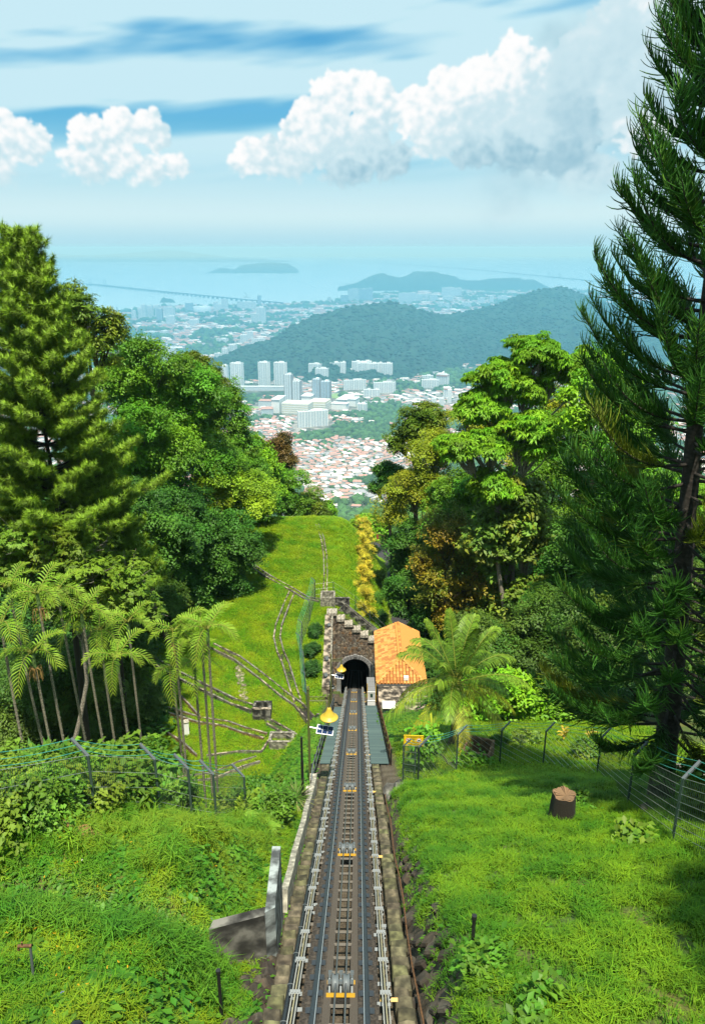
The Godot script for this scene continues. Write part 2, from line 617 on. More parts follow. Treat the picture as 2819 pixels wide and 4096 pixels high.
	mat("lamp_green", lin(0.10, 0.115, 0.035), 0.5)
	mat("lamp_yellow", lin(0.50, 0.35, 0.035), 0.45)
	mat("solar_blue", lin(0.012, 0.03, 0.09), 0.2)
	mat("sign_yellow", lin(0.78, 0.55, 0.01), 0.5)
	mat("sign_red", lin(0.5, 0.02, 0.02), 0.5)
	mat("black_gloss", lin(0.01, 0.01, 0.012), 0.15)
	mat("timber", lin(0.13, 0.075, 0.03), 0.85, "grain", 1.5, 0.5)
	mat("palm_bark", lin(0.15, 0.105, 0.065), 0.92, "blotch", 1.5, 1.2)
	mat("ringed_bark", lin(0.30, 0.28, 0.20), 0.85, "blotch", 2.0, 0.4)
	mat("shaft_green", lin(0.10, 0.17, 0.05), 0.6)
	mat("dry_stem", lin(0.28, 0.17, 0.05), 0.85)
	mat("nut", lin(0.16, 0.17, 0.03), 0.6)
	mat("conifer_bark", lin(0.05, 0.042, 0.034), 0.95, "blotch", 1.2, 2.0)
	leafy("leaf", 0.75)
	leafy("grass_blade", 0.75, 0.6)
	leafy("needle", 0.5, 0.55)
	leafy("frond", 0.7, 0.62)
	leafy("far_tree", 0.0, 0.9)
	leafy("palm_leaf", 0.4, 0.5)
	for q in [["wall_white", Color(0.66, 0.69, 0.70), Color(0.20, 0.28, 0.34), 0.6], ["wall_blue", Color(0.50, 0.58, 0.64), Color(0.07, 0.17, 0.28), 0.62], ["wall_grey", Color(0.70, 0.76, 0.78), Color(0.24, 0.36, 0.45), 0.45], ["wall_cream", Color(0.80, 0.76, 0.62), Color(0.42, 0.36, 0.22), 0.4]]:
		facade(q[0], q[1], q[2], q[3])


func facade(called: String, wall: Color, glass: Color, share: float) -> void:  # storeys and bays too far off to tell apart
	var rng := RandomNumberGenerator.new()
	rng.seed = hash(called)
	var im := Image.create(64, 64, false, Image.FORMAT_RGB8)
	im.fill(wall.linear_to_srgb())
	for j in 8:
		for i in 8:
			var k := rng.randf_range(0.6, 1.3)
			var g := Color(glass.r * k, glass.g * k, glass.b * k).linear_to_srgb()
			im.fill_rect(Rect2i(i * 8 + 1, j * 8 + 2, int(4 + share * 4.0), 4), g)
	var m := mat(called, Color.WHITE, 0.7)
	m.albedo_texture = ImageTexture.create_from_image(im)


func lattice(xs: PackedFloat32Array, ds: PackedFloat32Array, height: Callable, tint: Callable, keep = null) -> ArrayMesh:
	var g := Geo.new()
	var w := xs.size()
	var hs := PackedFloat32Array()
	for d in ds:
		for x in xs:
			hs.append(height.call(x, d))
	for j in ds.size():
		for i in w:
			var i0 := maxi(i - 1, 0)
			var i1 := mini(i + 1, w - 1)
			var j0 := maxi(j - 1, 0)
			var j1 := mini(j + 1, ds.size() - 1)
			var sx := (hs[j * w + i1] - hs[j * w + i0]) / (xs[i1] - xs[i0])
			var sd := (hs[j1 * w + i] - hs[j0 * w + i]) / (ds[j1] - ds[j0])
			g.col = tint.call(xs[i], ds[j], hs[j * w + i], Vector2(sx, sd).length())
			g.vert(Vector3(xs[i], hs[j * w + i], -ds[j]), Vector3(-sx, 1, sd).normalized(), Vector2(xs[i], ds[j]))
	for j in ds.size() - 1:
		for i in w - 1:
			if keep != null and not keep.call((xs[i] + xs[i + 1]) * 0.5, (ds[j] + ds[j + 1]) * 0.5):
				continue
			var k := j * w + i
			g.face(k, k + 1, k + w + 1)
			g.face(k, k + w + 1, k + w)
	return g.done()


func steps(a: Array) -> PackedFloat32Array:  # [from, to, step, to, step ...]
	var o := PackedFloat32Array([a[0]])
	var at: float = a[0]
	for k in range(1, a.size(), 2):
		while at < a[k] - 0.001:
			at = minf(at + a[k + 1], a[k])
			o.append(at)
	return o


func soil_tint(x: float, d: float, y: float, steep: float) -> Color:
	var grass := Color(0.085, 0.15, 0.018)
	var k := N.get_noise_2d(x * 8.0, d * 8.0)
	grass = grass.lerp(Color(0.17, 0.18, 0.03), ss(0.0, 0.5, k))
	var earth := Color(0.10, 0.075, 0.045).lerp(Color(0.16, 0.13, 0.09), ss(-0.3, 0.4, N.get_noise_2d(x * 30.0, d * 30.0)))
	var bare := ss(1.1, 1.6, steep) if d < 60.0 else 0.0
	if absf(x) < 2.5 and d < 66.0:
		bare = maxf(bare, 1.0 - ss(2.05, 2.5, absf(x)))
	return grass.lerp(earth, bare)


func build_land() -> void:
	var xs := steps([-110.0, -44.0, 3.0, -20.0, 1.0, -14.0, 0.5, -2.6, 0.2, -1.4, 0.1, 1.4, 0.35, 2.8, 0.1, 14.0, 0.4, 26.0, 1.0, 100.0, 4.0])
	var ds := steps([-12.0, 4.0, 2.0, 11.0, 0.4, 14.0, 0.16, 58.0, 0.5, 58.6, 0.1, 69.0, 0.5, 70.2, 0.15, 100.0, 0.8, 150.0, 2.5])
	struct("hillside", lattice(xs, ds, ground, soil_tint, func(x, d): return not (absf(x) < 2.25 and d > 69.0 and d < 70.4)), M.soil)
	# the forested mountain side down to the plain
	var far_h := func(x, d): return lerpf(ground(clampf(x, -100, 90), 150.0), PLAIN - 4.0, ss(0.0, 1.0, (d - 148.0) / 1250.0) * 0.35 + 0.65 * clampf((d - 148.0) / 1250.0, 0.0, 1.0)) + N.get_noise_2d(x * 0.3, d * 0.3) * 14.0 * ss(150.0, 220.0, d)
	struct("mountain_slope", lattice(steps([-1500.0, 1500.0, 50.0]), steps([148.0, 1420.0, 30.0]), far_h, func(_x, _d, _y, _s): return Color(0.03, 0.07, 0.02)), M.far_land)


func coast(u: float) -> float:
	var a := [[-0.9, 6500], [-0.32, 7900], [-0.269, 9150], [-0.218, 9400], [-0.185, 9300], [-0.095, 9600], [-0.062, 9900], [-0.028, 10100], [-0.017, 11000], [0.033, 12000], [0.105, 12800], [0.229, 12700], [0.27, 13000], [0.315, 12400], [0.9, 13000]]
	for k in a.size() - 1:
		if u < a[k + 1][0]:
			return lerpf(a[k][1], a[k + 1][1], (u - a[k][0]) / (a[k + 1][0] - a[k][0]))
	return 13000.0


func wooded(x: float, d: float) -> float:  # above 0: trees, below: houses
	var s := 0.35 if d > 3300.0 else 0.6
	var w := N.get_noise_2d(x * 0.09 * s + 40.0, d * 0.09 * s) + 0.45 * N.get_noise_2d(x * 0.4 * s, d * 0.4 * s + 90.0) - 0.03
	w += 0.5 * exp(-pow((d - 2790.0 - 0.25 * x) / 90.0, 2.0)) * ss(-260.0, -180.0, x)  # belt of trees behind the road
	w += 0.6 * exp(-(pow((x - 120.0) / 120.0, 2.0) + pow((d - 3050.0) / 150.0, 2.0)))
	w += 0.5 * ss(1850.0, 1500.0, d)
	w -= 0.5 * exp(-(pow((x + 90.0) / 230.0, 2.0) + pow((d - 2350.0) / 230.0, 2.0)))
	return w


func hill_h(x: float, d: float) -> float:  # the long forest hill in the plain
	var a := [[-1000, 4250, -40], [-838, 4300, 41], [-770, 4350, 73], [-633, 4450, 125], [-491, 4550, 151], [-394, 4650, 217], [-241, 4750, 273], [-29, 4850, 318], [191, 4950, 335], [303, 4980, 317], [421, 5050, 269], [540, 5100, 243], [695, 5200, 252], [912, 5300, 290], [1094, 5350, 356], [1251, 5400, 390], [1382, 5450, 400], [1519, 5500, 362], [1630, 5500, 315], [1800, 5400, 290], [2100, 5300, 330], [2500, 5200, 240], [3000, 5100, 120]]
	var h := -60.0
	var dr := 4400.0
	for k in a.size() - 1:
		if x >= a[k][0] and x < a[k + 1][0]:
			var t: float = (x - a[k][0]) / float(a[k + 1][0] - a[k][0])
			t = t * t * (3.0 - 2.0 * t) * 0.5 + t * 0.5
			h = lerpf(a[k][2], a[k + 1][2], t)
			dr = lerpf(a[k][1], a[k + 1][1], t)
	var q := (d - dr)
	var front := 350.0 + 1.9 * maxf(h, 0.0)
	var f := 1.0 - absf(q) / (front if q < 0.0 else 700.0)
	f = clampf(f, -0.3, 1.0)
	var spur := N.get_noise_2d(x * 0.09, d * 0.05) * 0.45 + N.get_noise_2d(x * 0.3, d * 0.2) * 0.12
	var prof := f * (0.72 + 0.28 * f) + spur * (1.0 - f) * ss(-0.1, 0.4, f)
	return h * prof - 6.0 + (N.get_noise_2d(x * 1.5, d * 1.5) * 9.0 + N.get_noise_2d(x * 5.0, d * 5.0) * 9.0) * ss(0.0, 0.2, f)


func build_far() -> void:
	var g := Geo.new()
	g.quad(Vector3(-90000, PLAIN - 2.0, 4000), Vector3(90000, PLAIN - 2.0, 4000), Vector3(90000, PLAIN - 2.0, -72000), Vector3(-90000, PLAIN - 2.0, -72000))
	struct("sea", g.done(), M.sea_water)
	# town plain: fans out from the mountain foot to the shore
	g = Geo.new()
	var nu := 150
	var nd := 150
	for j in nd + 1:
		for i in nu + 1:
			var u := lerpf(-0.8, 0.8, float(i) / nu)
			var d := lerpf(1250.0, coast(u) + N.get_noise_2d(u * 900.0, 3.0) * 120.0, pow(float(j) / nd, 1.5))
			var x := u * d
			var w := wooded(x, d)
			g.col = Color(0.44, 0.40, 0.36).lerp(Color(0.30, 0.29, 0.25), ss(-0.3, 0.3, N.get_noise_2d(x * 0.8, d * 0.8))).lerp(Color(0.055, 0.11, 0.035), ss(-0.05, 0.12, w))
			g.vert(Vector3(x, PLAIN, -d), Vector3.UP)
	for j in nd:
		for i in nu:
			var k := j * (nu + 1) + i
			g.face(k, k + 1, k + nu + 2)
			g.face(k, k + nu + 2, k + nu + 1)
	struct("valley_plain", g.done(), M.far_land)
	struct("forest_hill", lattice(steps([-1000.0, 1900.0, 22.0, 3000.0, 60.0]), steps([3700.0, 5600.0, 22.0, 6300.0, 70.0]), func(x, d): return PLAIN + hill_h(x, d), func(x, d, _y, _s): return Color(0.014, 0.050, 0.026) * (0.9 + 0.9 * N.get_noise_2d(x * 2.5, d * 2.5))), M.plain_tint)
	# islands and the far shore
	var jer := [[-340, 0], [-309, 10], [-83, 75], [142, 146], [441, 239], [667, 189], [891, 211], [1173, 261], [1489, 211], [1717, 125], [2017, 125], [2315, 147], [2688, 168], [2877, 140], [3109, 46], [3180, 0]]
	ridge("large_island", jer, 13400.0, 800.0)
	ridge("small_island", [[-4100, 0], [-3930, 60], [-3690, 120], [-3510, 90], [-3390, 60], [-3270, 150], [-3000, 220], [-2780, 235], [-2300, 235], [-1930, 220], [-1700, 90], [-1630, 0]], 22000.0, 700.0)
	ridge("wooded_islet", [[-2475, 0], [-2460, 30], [-2430, 62], [-2380, 48], [-2330, 40], [-2300, 22], [-2285, 0]], 9900.0, 50.0)
	ridge("far_coast", [[-26000, 120], [-18000, 240], [-15000, 330], [-12500, 300], [-10500, 380], [-9600, 470], [-8600, 480], [-7400, 360], [-6200, 180], [-4800, 120], [-3000, 0]], 39000.0, 1600.0)
	ridge("mainland_shore", [[-6000, 0], [-5000, 150], [2000, 190], [6000, 170], [10500, 140], [13500, 60], [16000, 0]], 60000.0, 3000.0)
	build_bridges()
	# humid blue haze lying in the valley round the long hill
	var fog := FogVolume.new()
	fog.name = "valley_haze"
	fog.shape = RenderingServer.FOG_VOLUME_SHAPE_BOX
	fog.size = Vector3(9000, 560, 6600)
	fog.position = Vector3(300, PLAIN + 282.0, -5000)
	var fm := FogMaterial.new()
	fm.density = 0.00013
	fm.albedo = lin(0.05, 0.56, 0.95)
	fog.material = fm
	fog.set_meta("kind", "stuff")
	tag(fog, "thin blue haze lying over the valley and the long hill", "haze", "", "stuff")
	add_child(fog)


func ridge(called: String, line: Array, d: float, half: float) -> void:
	var g := Geo.new()
	var x0: float = line[0][0]
	var x1: float = line[-1][0]
	var nx := 120
	var nd := 14
	for j in nd + 1:
		var f := float(j) / nd * 2.0 - 1.0
		for i in nx + 1:
			var x := lerpf(x0, x1, float(i) / nx)
			var h := 0.0
			for k in line.size() - 1:
				if x >= line[k][0] and x <= line[k + 1][0]:
					h = lerpf(line[k][1], line[k + 1][1], (x - line[k][0]) / float(line[k + 1][0] - line[k][0]))
			var s := (x1 - x0) / 100.0
			var y := h * (1.0 - f * f) * (1.0 + 0.35 * N.get_noise_2d(x / s * 1.2, f * 40.0)) + h * 0.06 * N.get_noise_2d(x / s * 14.0, f * 160.0)
			g.col = Color(0.035, 0.07, 0.03)
			g.vert(Vector3(x, PLAIN - 3.0 + y, -(d + f * half)), Vector3(0, 1, 0))
	for j in nd:
		for i in nx:
			var k := j * (nx + 1) + i
			g.face(k, k + 1, k + nx + 2)
			g.face(k, k + nx + 2, k + nx + 1)
	# slopes shade by their own steepness
	for j in nd + 1:
		for i in nx + 1:
			var k := j * (nx + 1) + i
			var a := g.v[j * (nx + 1) + maxi(i - 1, 0)]
			var b := g.v[j * (nx + 1) + mini(i + 1, nx)]
			var c := g.v[maxi(j - 1, 0) * (nx + 1) + i]
			var e := g.v[mini(j + 1, nd) * (nx + 1) + i]
			g.n[k] = (b - a).cross(e - c).normalized()
	struct(called, g.done(), M.plain_tint)


func build_bridges() -> void:
	for q in [["sea_bridge", "long low sea bridge with two pairs of pylons, curving in from the left", [[-7600, 16200], [-5754, 15029], [-4694, 14138], [-4530, 14000], [-2632, 11525], [-1393, 9966], [-896, 9408]], [[-4760, 14190], [-4420, 13930]]], ["far_bridge", "faint second sea bridge beyond the large island, pylons at its right", [[-1500, 42000], [1557, 31960], [3631, 22879], [4265, 18066], [4354, 17538], [4721, 14916], [4850, 14000]], [[4270, 18000], [4360, 17400]]]]:
		var o := thing(q[0], q[1], "bridge", Vector3(0, PLAIN, 0))
		var deck := Geo.new()
		var pts: Array = q[2]
		var since := 0.0
		for k in pts.size() - 1:
			var a := Vector3(pts[k][0], 26, -pts[k][1])
			var b := Vector3(pts[k + 1][0], 26, -pts[k + 1][1])
			deck.bar(a, b, 28, 12)
			var l := a.distance_to(b)
			while since < l:
				var p := a.lerp(b, since / l)
				var g := Geo.new()
				g.box(Vector3(0, 12, 0), Vector3(26, 22, 12), Basis(Vector3.UP, atan2(b.x - a.x, b.z - a.z)))
				var m := part(o, "pier", g.done(), M.bridge_grey)
				m.position = p - Vector3(0, 26, 0)
				since += 125.0 if q[0] == "sea_bridge" else 500.0
			since -= l
		part(o, "deck", deck.done(), M.bridge_grey)
		for t in q[3]:
			var g := Geo.new()
			for s in [-18.0, 18.0]:
				g.box(Vector3(t[0] + s, 62, -t[1]), Vector3(9, 128, 9))
			g.box(Vector3(t[0], 100, -t[1]), Vector3(36, 7, 7))
			part(o, "pylon", g.done(), M.bridge_grey)


func build_city() -> void:
	var towers := [
		["t",-674,3907,28,84,25,0.20,"pale tower half hidden behind the slender tree left of the valley"],
		["t",-592,3775,55,115,30,0.30,"white stepped tower just right of the slender tree's crown"],
		["t",-463,3806,47,115,30,0.35,"slim white tower standing alone before the forest hill, left of its near twin"],
		["t",-385,3833,53,110,32,0.35,"white tower with flat roof just left of the tall blue glass-sided pair"],
		["g",-304,3373,31,123,30,0.25,"tallest narrow slab of the shopping podium, pale with a raised top"],
		["g",-268,3373,33,94,30,0.25,"blue windowed tower joined to the tall narrow slab on the podium"],
		["b",-183,3409,32,97,30,0.25,"grey left wing of the dark blue tower on the podium's right end"],
		["b",-142,3409,40,87,30,0.25,"dark blue windowed tower on the right end of the shopping podium"],
		["p",-249,3140,113,46,70,0.25,"low cream banded parking podium beneath the tall narrow slab"],
		["p",-159,3193,72,44,80,0.25,"low cream banded parking podium beneath the dark blue tower"],
		["s",-172,2889,114,60,16,-0.35,"long grey slab block with balconies in front of the shopping podium"],
		["t",-225,4067,63,70,25,0.30,"white slab tower at the hill foot, left one of the four by the bend"],
		["t",-184,3957,61,63,25,0.30,"white slab tower overlapping its taller neighbour at the hill foot"],
		["t",-121,4088,46,74,25,0.10,"white tower with pale flat roof beside the thinnest tower at the hill foot"],
		["t",-77,4039,25,82,25,0.10,"thinnest white tower at the hill foot, left of the wide white cluster"],
		["m",-331,3176,34,58,90,0.20,"bright white windowless mall block left of the podium"],
		["m",-220,3391,46,31,80,0.20,"bright white mall roof block between the two podium towers"],
		["r",-244,3567,18,12,19,0.20,"small hall with left pink red roof behind the white mall"],
		["r",-225,3563,15,15,16,0.20,"small hall with brighter pink red roof behind the white mall"],
		["m",-52,3334,47,31,120,0.30,"huge white warehouse shed beside the green playing field"],
		["m",-76,3225,67,26,40,0.30,"low white shop row in front of the huge warehouse shed"],
		["r",-400,3298,56,22,30,0.10,"brown red terrace block left of the white mall"],
		["r",-373,3115,48,24,35,-0.10,"low school block with brown red roof beside the left playing field"],
		["v",-468,3664,243,21,20,0.00,"long low white station building at the foot of the left towers"],
		["b",-39,4067,18,40,16,0.00,"small blue grey tower left of the wide white cluster"],
		["t",-6,4076,49,81,25,0.00,"leftmost slab of the wide white cluster before the forest hill"],
		["t",29,4059,58,76,25,0.00,"front left slab of the wide white cluster before the forest hill"],
		["t",46,4090,48,81,25,0.00,"tallest rear slab of the wide white cluster before the forest hill"],
		["t",80,4060,50,74,25,0.00,"front middle slab of the wide white cluster before the forest hill"],
		["t",116,4091,27,71,24,0.00,"narrow rear slab in the gap of the wide white cluster"],
		["t",155,4069,50,73,25,0.00,"rightmost detached slab of the wide white cluster before the forest hill"],
		["s",-15,3689,105,47,15,-0.20,"long white mid rise below the wide cluster, left one"],
		["s",125,3611,102,49,15,-0.20,"long white mid rise below the wide cluster, right one"],
		["s",45,3515,37,32,15,-0.10,"left half of the low white double block below the mid rises"],
		["s",82,3515,33,32,15,-0.10,"right half of the low white double block below the mid rises"],
		["s",361,3997,52,20,18,0.00,"small pink topped block behind the white pair at the right trees"],
		["s",352,3735,81,41,18,0.10,"broad white block left of the pink striped slab at the right trees"],
		["q",420,3812,56,56,25,0.50,"white slab with pink end strip beside the right trees"],
		["q",410,3501,33,43,25,0.20,"pale block with pink roof just left of the right tree crowns"],
		["t",403,3359,16,59,16,0.10,"thin pale block touching the right tree crowns"],
		["m",-24,3311,48,31,60,0.30,"white sloped roof market hall with pink edge near the clearing"],
		["s",19,3188,34,30,25,0.30,"white mid rise at the clearing below the market hall"],
		["t",329,3298,16,32,14,0.00,"small pale block low beside the right tree crowns"],
		["t",363,3299,16,32,15,0.40,"slanted grey roofed block low beside the right tree crowns"],
		["h",-2330,7637,17,102,14,0.00,"lone thin chimney at the shore, farthest left"],
		["t",-2129,7491,37,80,30,0.00,"small pale tower near the lone shore chimney"],
		["t",-2067,7491,33,102,30,0.20,"left slim tower of the shore group by the wooded islet"],
		["t",-2029,7492,39,134,30,0.20,"tallest white tower of the shore group by the wooded islet"],
		["t",-2000,7597,61,118,30,0.20,"broad white tower of the shore group by the wooded islet"],
		["t",-1927,7597,40,123,30,0.10,"pale tower behind the dark blue shore tower"],
		["b",-1829,7272,53,114,30,0.10,"dark blue shore tower below the wooded islet"],
		["t",-1866,7817,103,87,35,0.10,"rear wide tower just right of the dark blue shore tower"],
		["t",-1670,7009,73,72,35,0.10,"front white block before the rear wide shore tower"],
		["b",-1798,8421,78,90,40,0.00,"round grey tower under construction beside the stadium"],
		["o",-1662,8422,186,56,200,0.00,"wide low grey stadium near the shore"],
		["t",-1548,8609,46,88,30,0.00,"grey shore tower right of the stadium"],
		["t",-1498,8555,44,69,30,0.00,"short white shore tower right of the stadium"],
		["t",-1454,8637,65,116,30,0.10,"tall grey shore tower between the stadium and the bridge end"],
		["s",-1244,8833,206,75,25,0.10,"long white shore slab at the landing of the bridge"],
		["b",-1155,9282,39,116,25,0.00,"slender grey tower at the landing of the bridge"],
		["t",-916,7014,66,92,35,0.10,"shorter white tower of the inland pair left of the hill"],
		["t",-862,7015,76,144,35,0.10,"taller white tower of the inland pair left of the hill"],
		["t",-1535,5387,41,62,25,0.20,"left white block of the twin pair in the left housing plain"],
		["t",-1496,5476,39,53,25,0.20,"right white block of the twin pair in the left housing plain"],
		["s",-1449,6956,84,42,20,0.10,"low white block in the middle of the far housing plain"],
		["s",-966,5560,81,34,20,0.10,"low pinkish block on the dark wooded patch of the plain"],
		["s",-823,5632,49,53,20,-0.30,"lower step of the white stepped block near the hill's left end"],
		["s",-799,5778,45,60,20,-0.30,"upper step of the white stepped block near the hill's left end"],
		["s",-685,5382,93,54,20,-0.20,"white slab at the left end of the forest hill"],
		["t",-834,4893,37,45,22,0.20,"left white block at the tip of the forest hill"],
		["t",-805,5033,43,54,22,0.20,"right taller white block at the tip of the forest hill"],
		["t",-855,4742,41,37,20,0.20,"lowest white block at the tip of the forest hill"],
		["t",-1157,4575,51,95,30,0.30,"tall white stepped block above the green tree crowns on the left"],
		["s",-1136,4715,56,73,25,0.30,"lower white wing beside the tall stepped block on the left"],
		["t",-1763,5673,56,130,30,0.10,"tall pale tower beside the left ridge trees"],
		["t",-1757,5796,25,67,25,0.10,"short pale tower behind the left ridge trees"],
		["s",-1642,6201,105,18,30,0.10,"long low white roofed shed in the left plain"],
		["s",-1525,6173,53,27,40,0.10,"small white block beside the long low shed in the left plain"],
		["t",-713,4141,19,45,19,0.10,"pale tower rising behind the thin umbrella crowned tree"],
		["g",-60,10215,135,147,40,0.10,"dark glass tower with wavy stripes at the far shore"],
		["b",61,10216,95,147,40,0.10,"dark glass tower beside the wavy one at the far shore"],
		["b",150,10217,70,156,40,0.10,"rightmost dark glass tower at the far shore"],
		["b",-167,9684,87,101,40,0.10,"short dark glass pair left of the wavy tower"],
		["t",-358,9768,44,71,30,0.10,"small lone white tower left of the dark glass group"],
		["t",366,10218,79,62,40,0.10,"low white tower right of the dark glass group"],
		["t",546,9690,104,123,40,0.10,"left white tower of the town behind the hill saddle"],
		["t",665,9775,109,121,40,0.20,"second white tower of the town behind the hill saddle"],
		["t",788,10129,72,88,40,0.10,"third white tower of the town behind the hill saddle"],
		["t",872,10222,48,83,40,0.10,"fourth slim tower of the town behind the hill saddle"],
		["t",947,10040,99,87,40,0.00,"fifth broad tower of the town behind the hill saddle"],
		["s",1252,11135,167,122,40,0.00,"tall white slab topping the town below the big island"],
		["s",1389,11136,100,115,40,0.00,"right hand slab topping the town below the big island"],
		["s",1132,10041,120,64,40,0.00,"low white block under the tall slabs of the town"],
		["t",935,8991,54,60,30,0.00,"small pale block just above the hill saddle"],
		["t",988,8849,53,57,30,0.00,"small grey blue block just above the hill saddle"],
		["s",1243,9103,101,53,30,0.00,"low white block left of the hill's peak"],
		["t",1498,9696,81,70,30,0.00,"pale block near the hill's peak, behind the saddle"],
		["t",1625,9697,44,90,30,0.00,"slim pale block near the hill's peak"],
		["s",1852,10229,113,62,30,0.00,"white slab touching the hill's peak slope"],
	]
	for t in towers:
		tower(t)
	var rng := RandomNumberGenerator.new()
	rng.seed = 77
	# rows of houses: two surfaces, walls and roof
	var row := ArrayMesh.new()
	var g := Geo.new()
	g.box(Vector3(0, 0.5, 0), Vector3(1, 1, 1))
	g.add_to(row)
	g = Geo.new()
	var a := Vector3(-0.55, 1, 0.62)
	var b := Vector3(0.55, 1, 0.62)
	var c := Vector3(0.55, 1, -0.62)
	var d := Vector3(-0.55, 1, -0.62)
	var e := Vector3(-0.42, 1.62, 0)
	var f := Vector3(0.42, 1.62, 0)
	g.quad(a, b, f, e)
	g.quad(c, d, e, f)
	g.tri(b, c, f)
	g.tri(d, a, e)
	g.add_to(row)
	var roofs := ["roof_red", "roof_brown", "roof_pale", "roof_grey"]
	var meshes := []
	for r in roofs:
		var m := row.duplicate() as ArrayMesh
		m.surface_set_material(0, M.town_white)
		m.surface_set_material(1, M[r])
		meshes.append(m)
	var lots := [[], [], [], []]
	var tops := []
	var crowns := []
	var tints := []
	var spots := []
	for t in towers:
		spots.append(Vector3(t[1], maxf(t[3], t[5]) * 0.6 + 14.0, t[2]))
	var dd := 1560.0
	while dd < 13000.0:
		var cell := 21.0 if dd < 3300.0 else (40.0 if dd < 5200.0 else 62.0)
		var x := -0.52 * dd
		while x < 0.52 * dd:
			var px := x + rng.randf_range(-6, 6)
			var pd := dd + rng.randf_range(-5, 5)
			x += cell * 1.35
			if pd > coast(px / pd) - 60.0:
				continue
			if hill_h(px, pd) > 2.0 and px > -950.0 and px < 3000.0 and pd > 3750.0 and pd < 6200.0:
				continue
			var free := true
			for s: Vector3 in spots:
				if absf(px - s.x) < s.y and absf(pd - s.z) < s.y + 10.0:
					free = false
					break
			if not free or absf(px + 98.0) < 42.0 and absf(pd - 3520.0) < 70.0 or absf(px + 462.0) < 45.0 and absf(pd - 3240.0) < 45.0:
				continue
			var w := wooded(px, pd)
			if w > 0.04 + rng.randf_range(-0.08, 0.08):
				for k in (2 if dd < 5200.0 else 1):
					var r := rng.randf_range(7.0, 14.0) * (1.0 if dd < 3300.0 else (1.35 if dd < 5200.0 else 2.3))
					var cx := px + rng.randf_range(-0.5, 0.5) * cell * 1.4
					crowns.append(Transform3D(Basis(Vector3.UP, rng.randf() * TAU).scaled(Vector3(r, r * 0.75, r)), Vector3(cx, PLAIN + r * 0.3, -pd - rng.randf_range(-0.5, 0.5) * cell)))
					tints.append(Color(0.055, 0.13, 0.035) * rng.randf_range(0.55, 1.35))
			else:
				var q := N.get_noise_2d(px * 0.1, pd * 0.1 + 500.0)
				var turn := floorf(q * 6.0) * 0.35 + 0.2
				var kind := 0
				var pick := rng.randf() + N.get_noise_2d(px * 0.3, pd * 0.3) * 0.5
				kind = 0 if pick < 0.3 else (1 if pick < 0.52 else (2 if pick < 0.82 else 3))
				var len := rng.randf_range(0.5, 1.5) * cell
				var tr := Transform3D(Basis(Vector3.UP, turn).scaled_local(Vector3(len, rng.randf_range(4.5, 7.5) * (1.0 if dd < 5200.0 else 1.6), rng.randf_range(10.0, 13.0) * (1.0 if dd < 5200.0 else 1.6))), Vector3(px, PLAIN, -pd))
				tops.append([pd, kind, tr, px])
				if rng.randf() < 0.6:
					var r := rng.randf_range(4.0, 8.0)
					crowns.append(Transform3D(Basis(Vector3.UP, rng.randf() * TAU).scaled(Vector3(r, r * 0.8, r)), Vector3(px + rng.randf_range(-14, 14), PLAIN + 2.0, -pd + 13.0)))
					tints.append(Color(0.06, 0.14, 0.035) * rng.randf_range(0.6, 1.4))
		dd += cell * (0.95 if dd < 3300.0 else 0.85)
	tops.sort_custom(func(p, q): return p[0] < q[0])
	var words := ["red tiled", "brown tiled", "pale metal", "grey sheet"]
	var single := 0
	for t in tops:
		var u: float = t[3] / t[0]
		if single < 296 and t[0] > 1840.0 and u > -0.13 and u < 0.06:
			single += 1
			mono("terrace_house", meshes[t[1]], null, "low white terrace house with %s roof on the valley floor" % words[t[1]], "house", "terrace houses of the valley town").transform = t[2]
		else:
			lots[t[1]].append(t[2])
	for k in 4:
		tag(many(self, "town_houses", meshes[k], null, lots[k]), "mass of small far houses with %s roofs across the plain" % words[k], "houses", "", "stuff")
	# lumpy far crowns
	var blob := Geo.new()
	var ball := SphereMesh.new()
	ball.radius = 1.0
	ball.height = 2.0
	ball.radial_segments = 9
	ball.rings = 5
	var arr := ball.get_mesh_arrays()
	blob.v = arr[Mesh.ARRAY_VERTEX]
	for k in blob.v.size():
		var p := blob.v[k]
		blob.v[k] = p * (1.0 + 0.55 * N.get_noise_3d(p.x * 22.0, p.y * 22.0, p.z * 22.0))
		blob.n.append(p)
		blob.c.append(Color.WHITE * (1.0 + 0.9 * N.get_noise_3d(p.x * 40.0 + 9.0, p.y * 40.0, p.z * 40.0)))
		blob.uv.append(Vector2.ZERO)
	blob.ix = arr[Mesh.ARRAY_INDEX]
	tag(many(self, "town_trees", blob.done(), M.far_tree, crowns, tints), "mass of trees between the far houses of the plain", "trees", "", "stuff")
	# wooded mass on the mountain side and the hill
	crowns = []
	tints = []
	for k in 2600:
		var x := rng.randf_range(-0.30, 0.24)
		var pd := rng.randf_range(150.0, 1500.0)
		x *= pd
		var r := rng.randf_range(4.0, 7.5)
		crowns.append(Transform3D(Basis(Vector3.UP, rng.randf() * TAU).scaled(Vector3(r, r, r)), Vector3(x, lerpf(ground(clampf(x, -100, 90), 150.0), PLAIN - 4.0, ss(0.0, 1.0, (pd - 148.0) / 1250.0) * 0.35 + 0.65 * clampf((pd - 148.0) / 1250.0, 0.0, 1.0)) + r * 0.7, -pd)))
		tints.append(Color(0.05, 0.12, 0.03) * rng.randf_range(0.6, 1.4))
	tag(many(self, "mountain_forest", blob.done(), M.far_tree, crowns, tints), "forest canopy on the mountain side below the lookout", "forest", "", "stuff")
	crowns = []
	tints = []
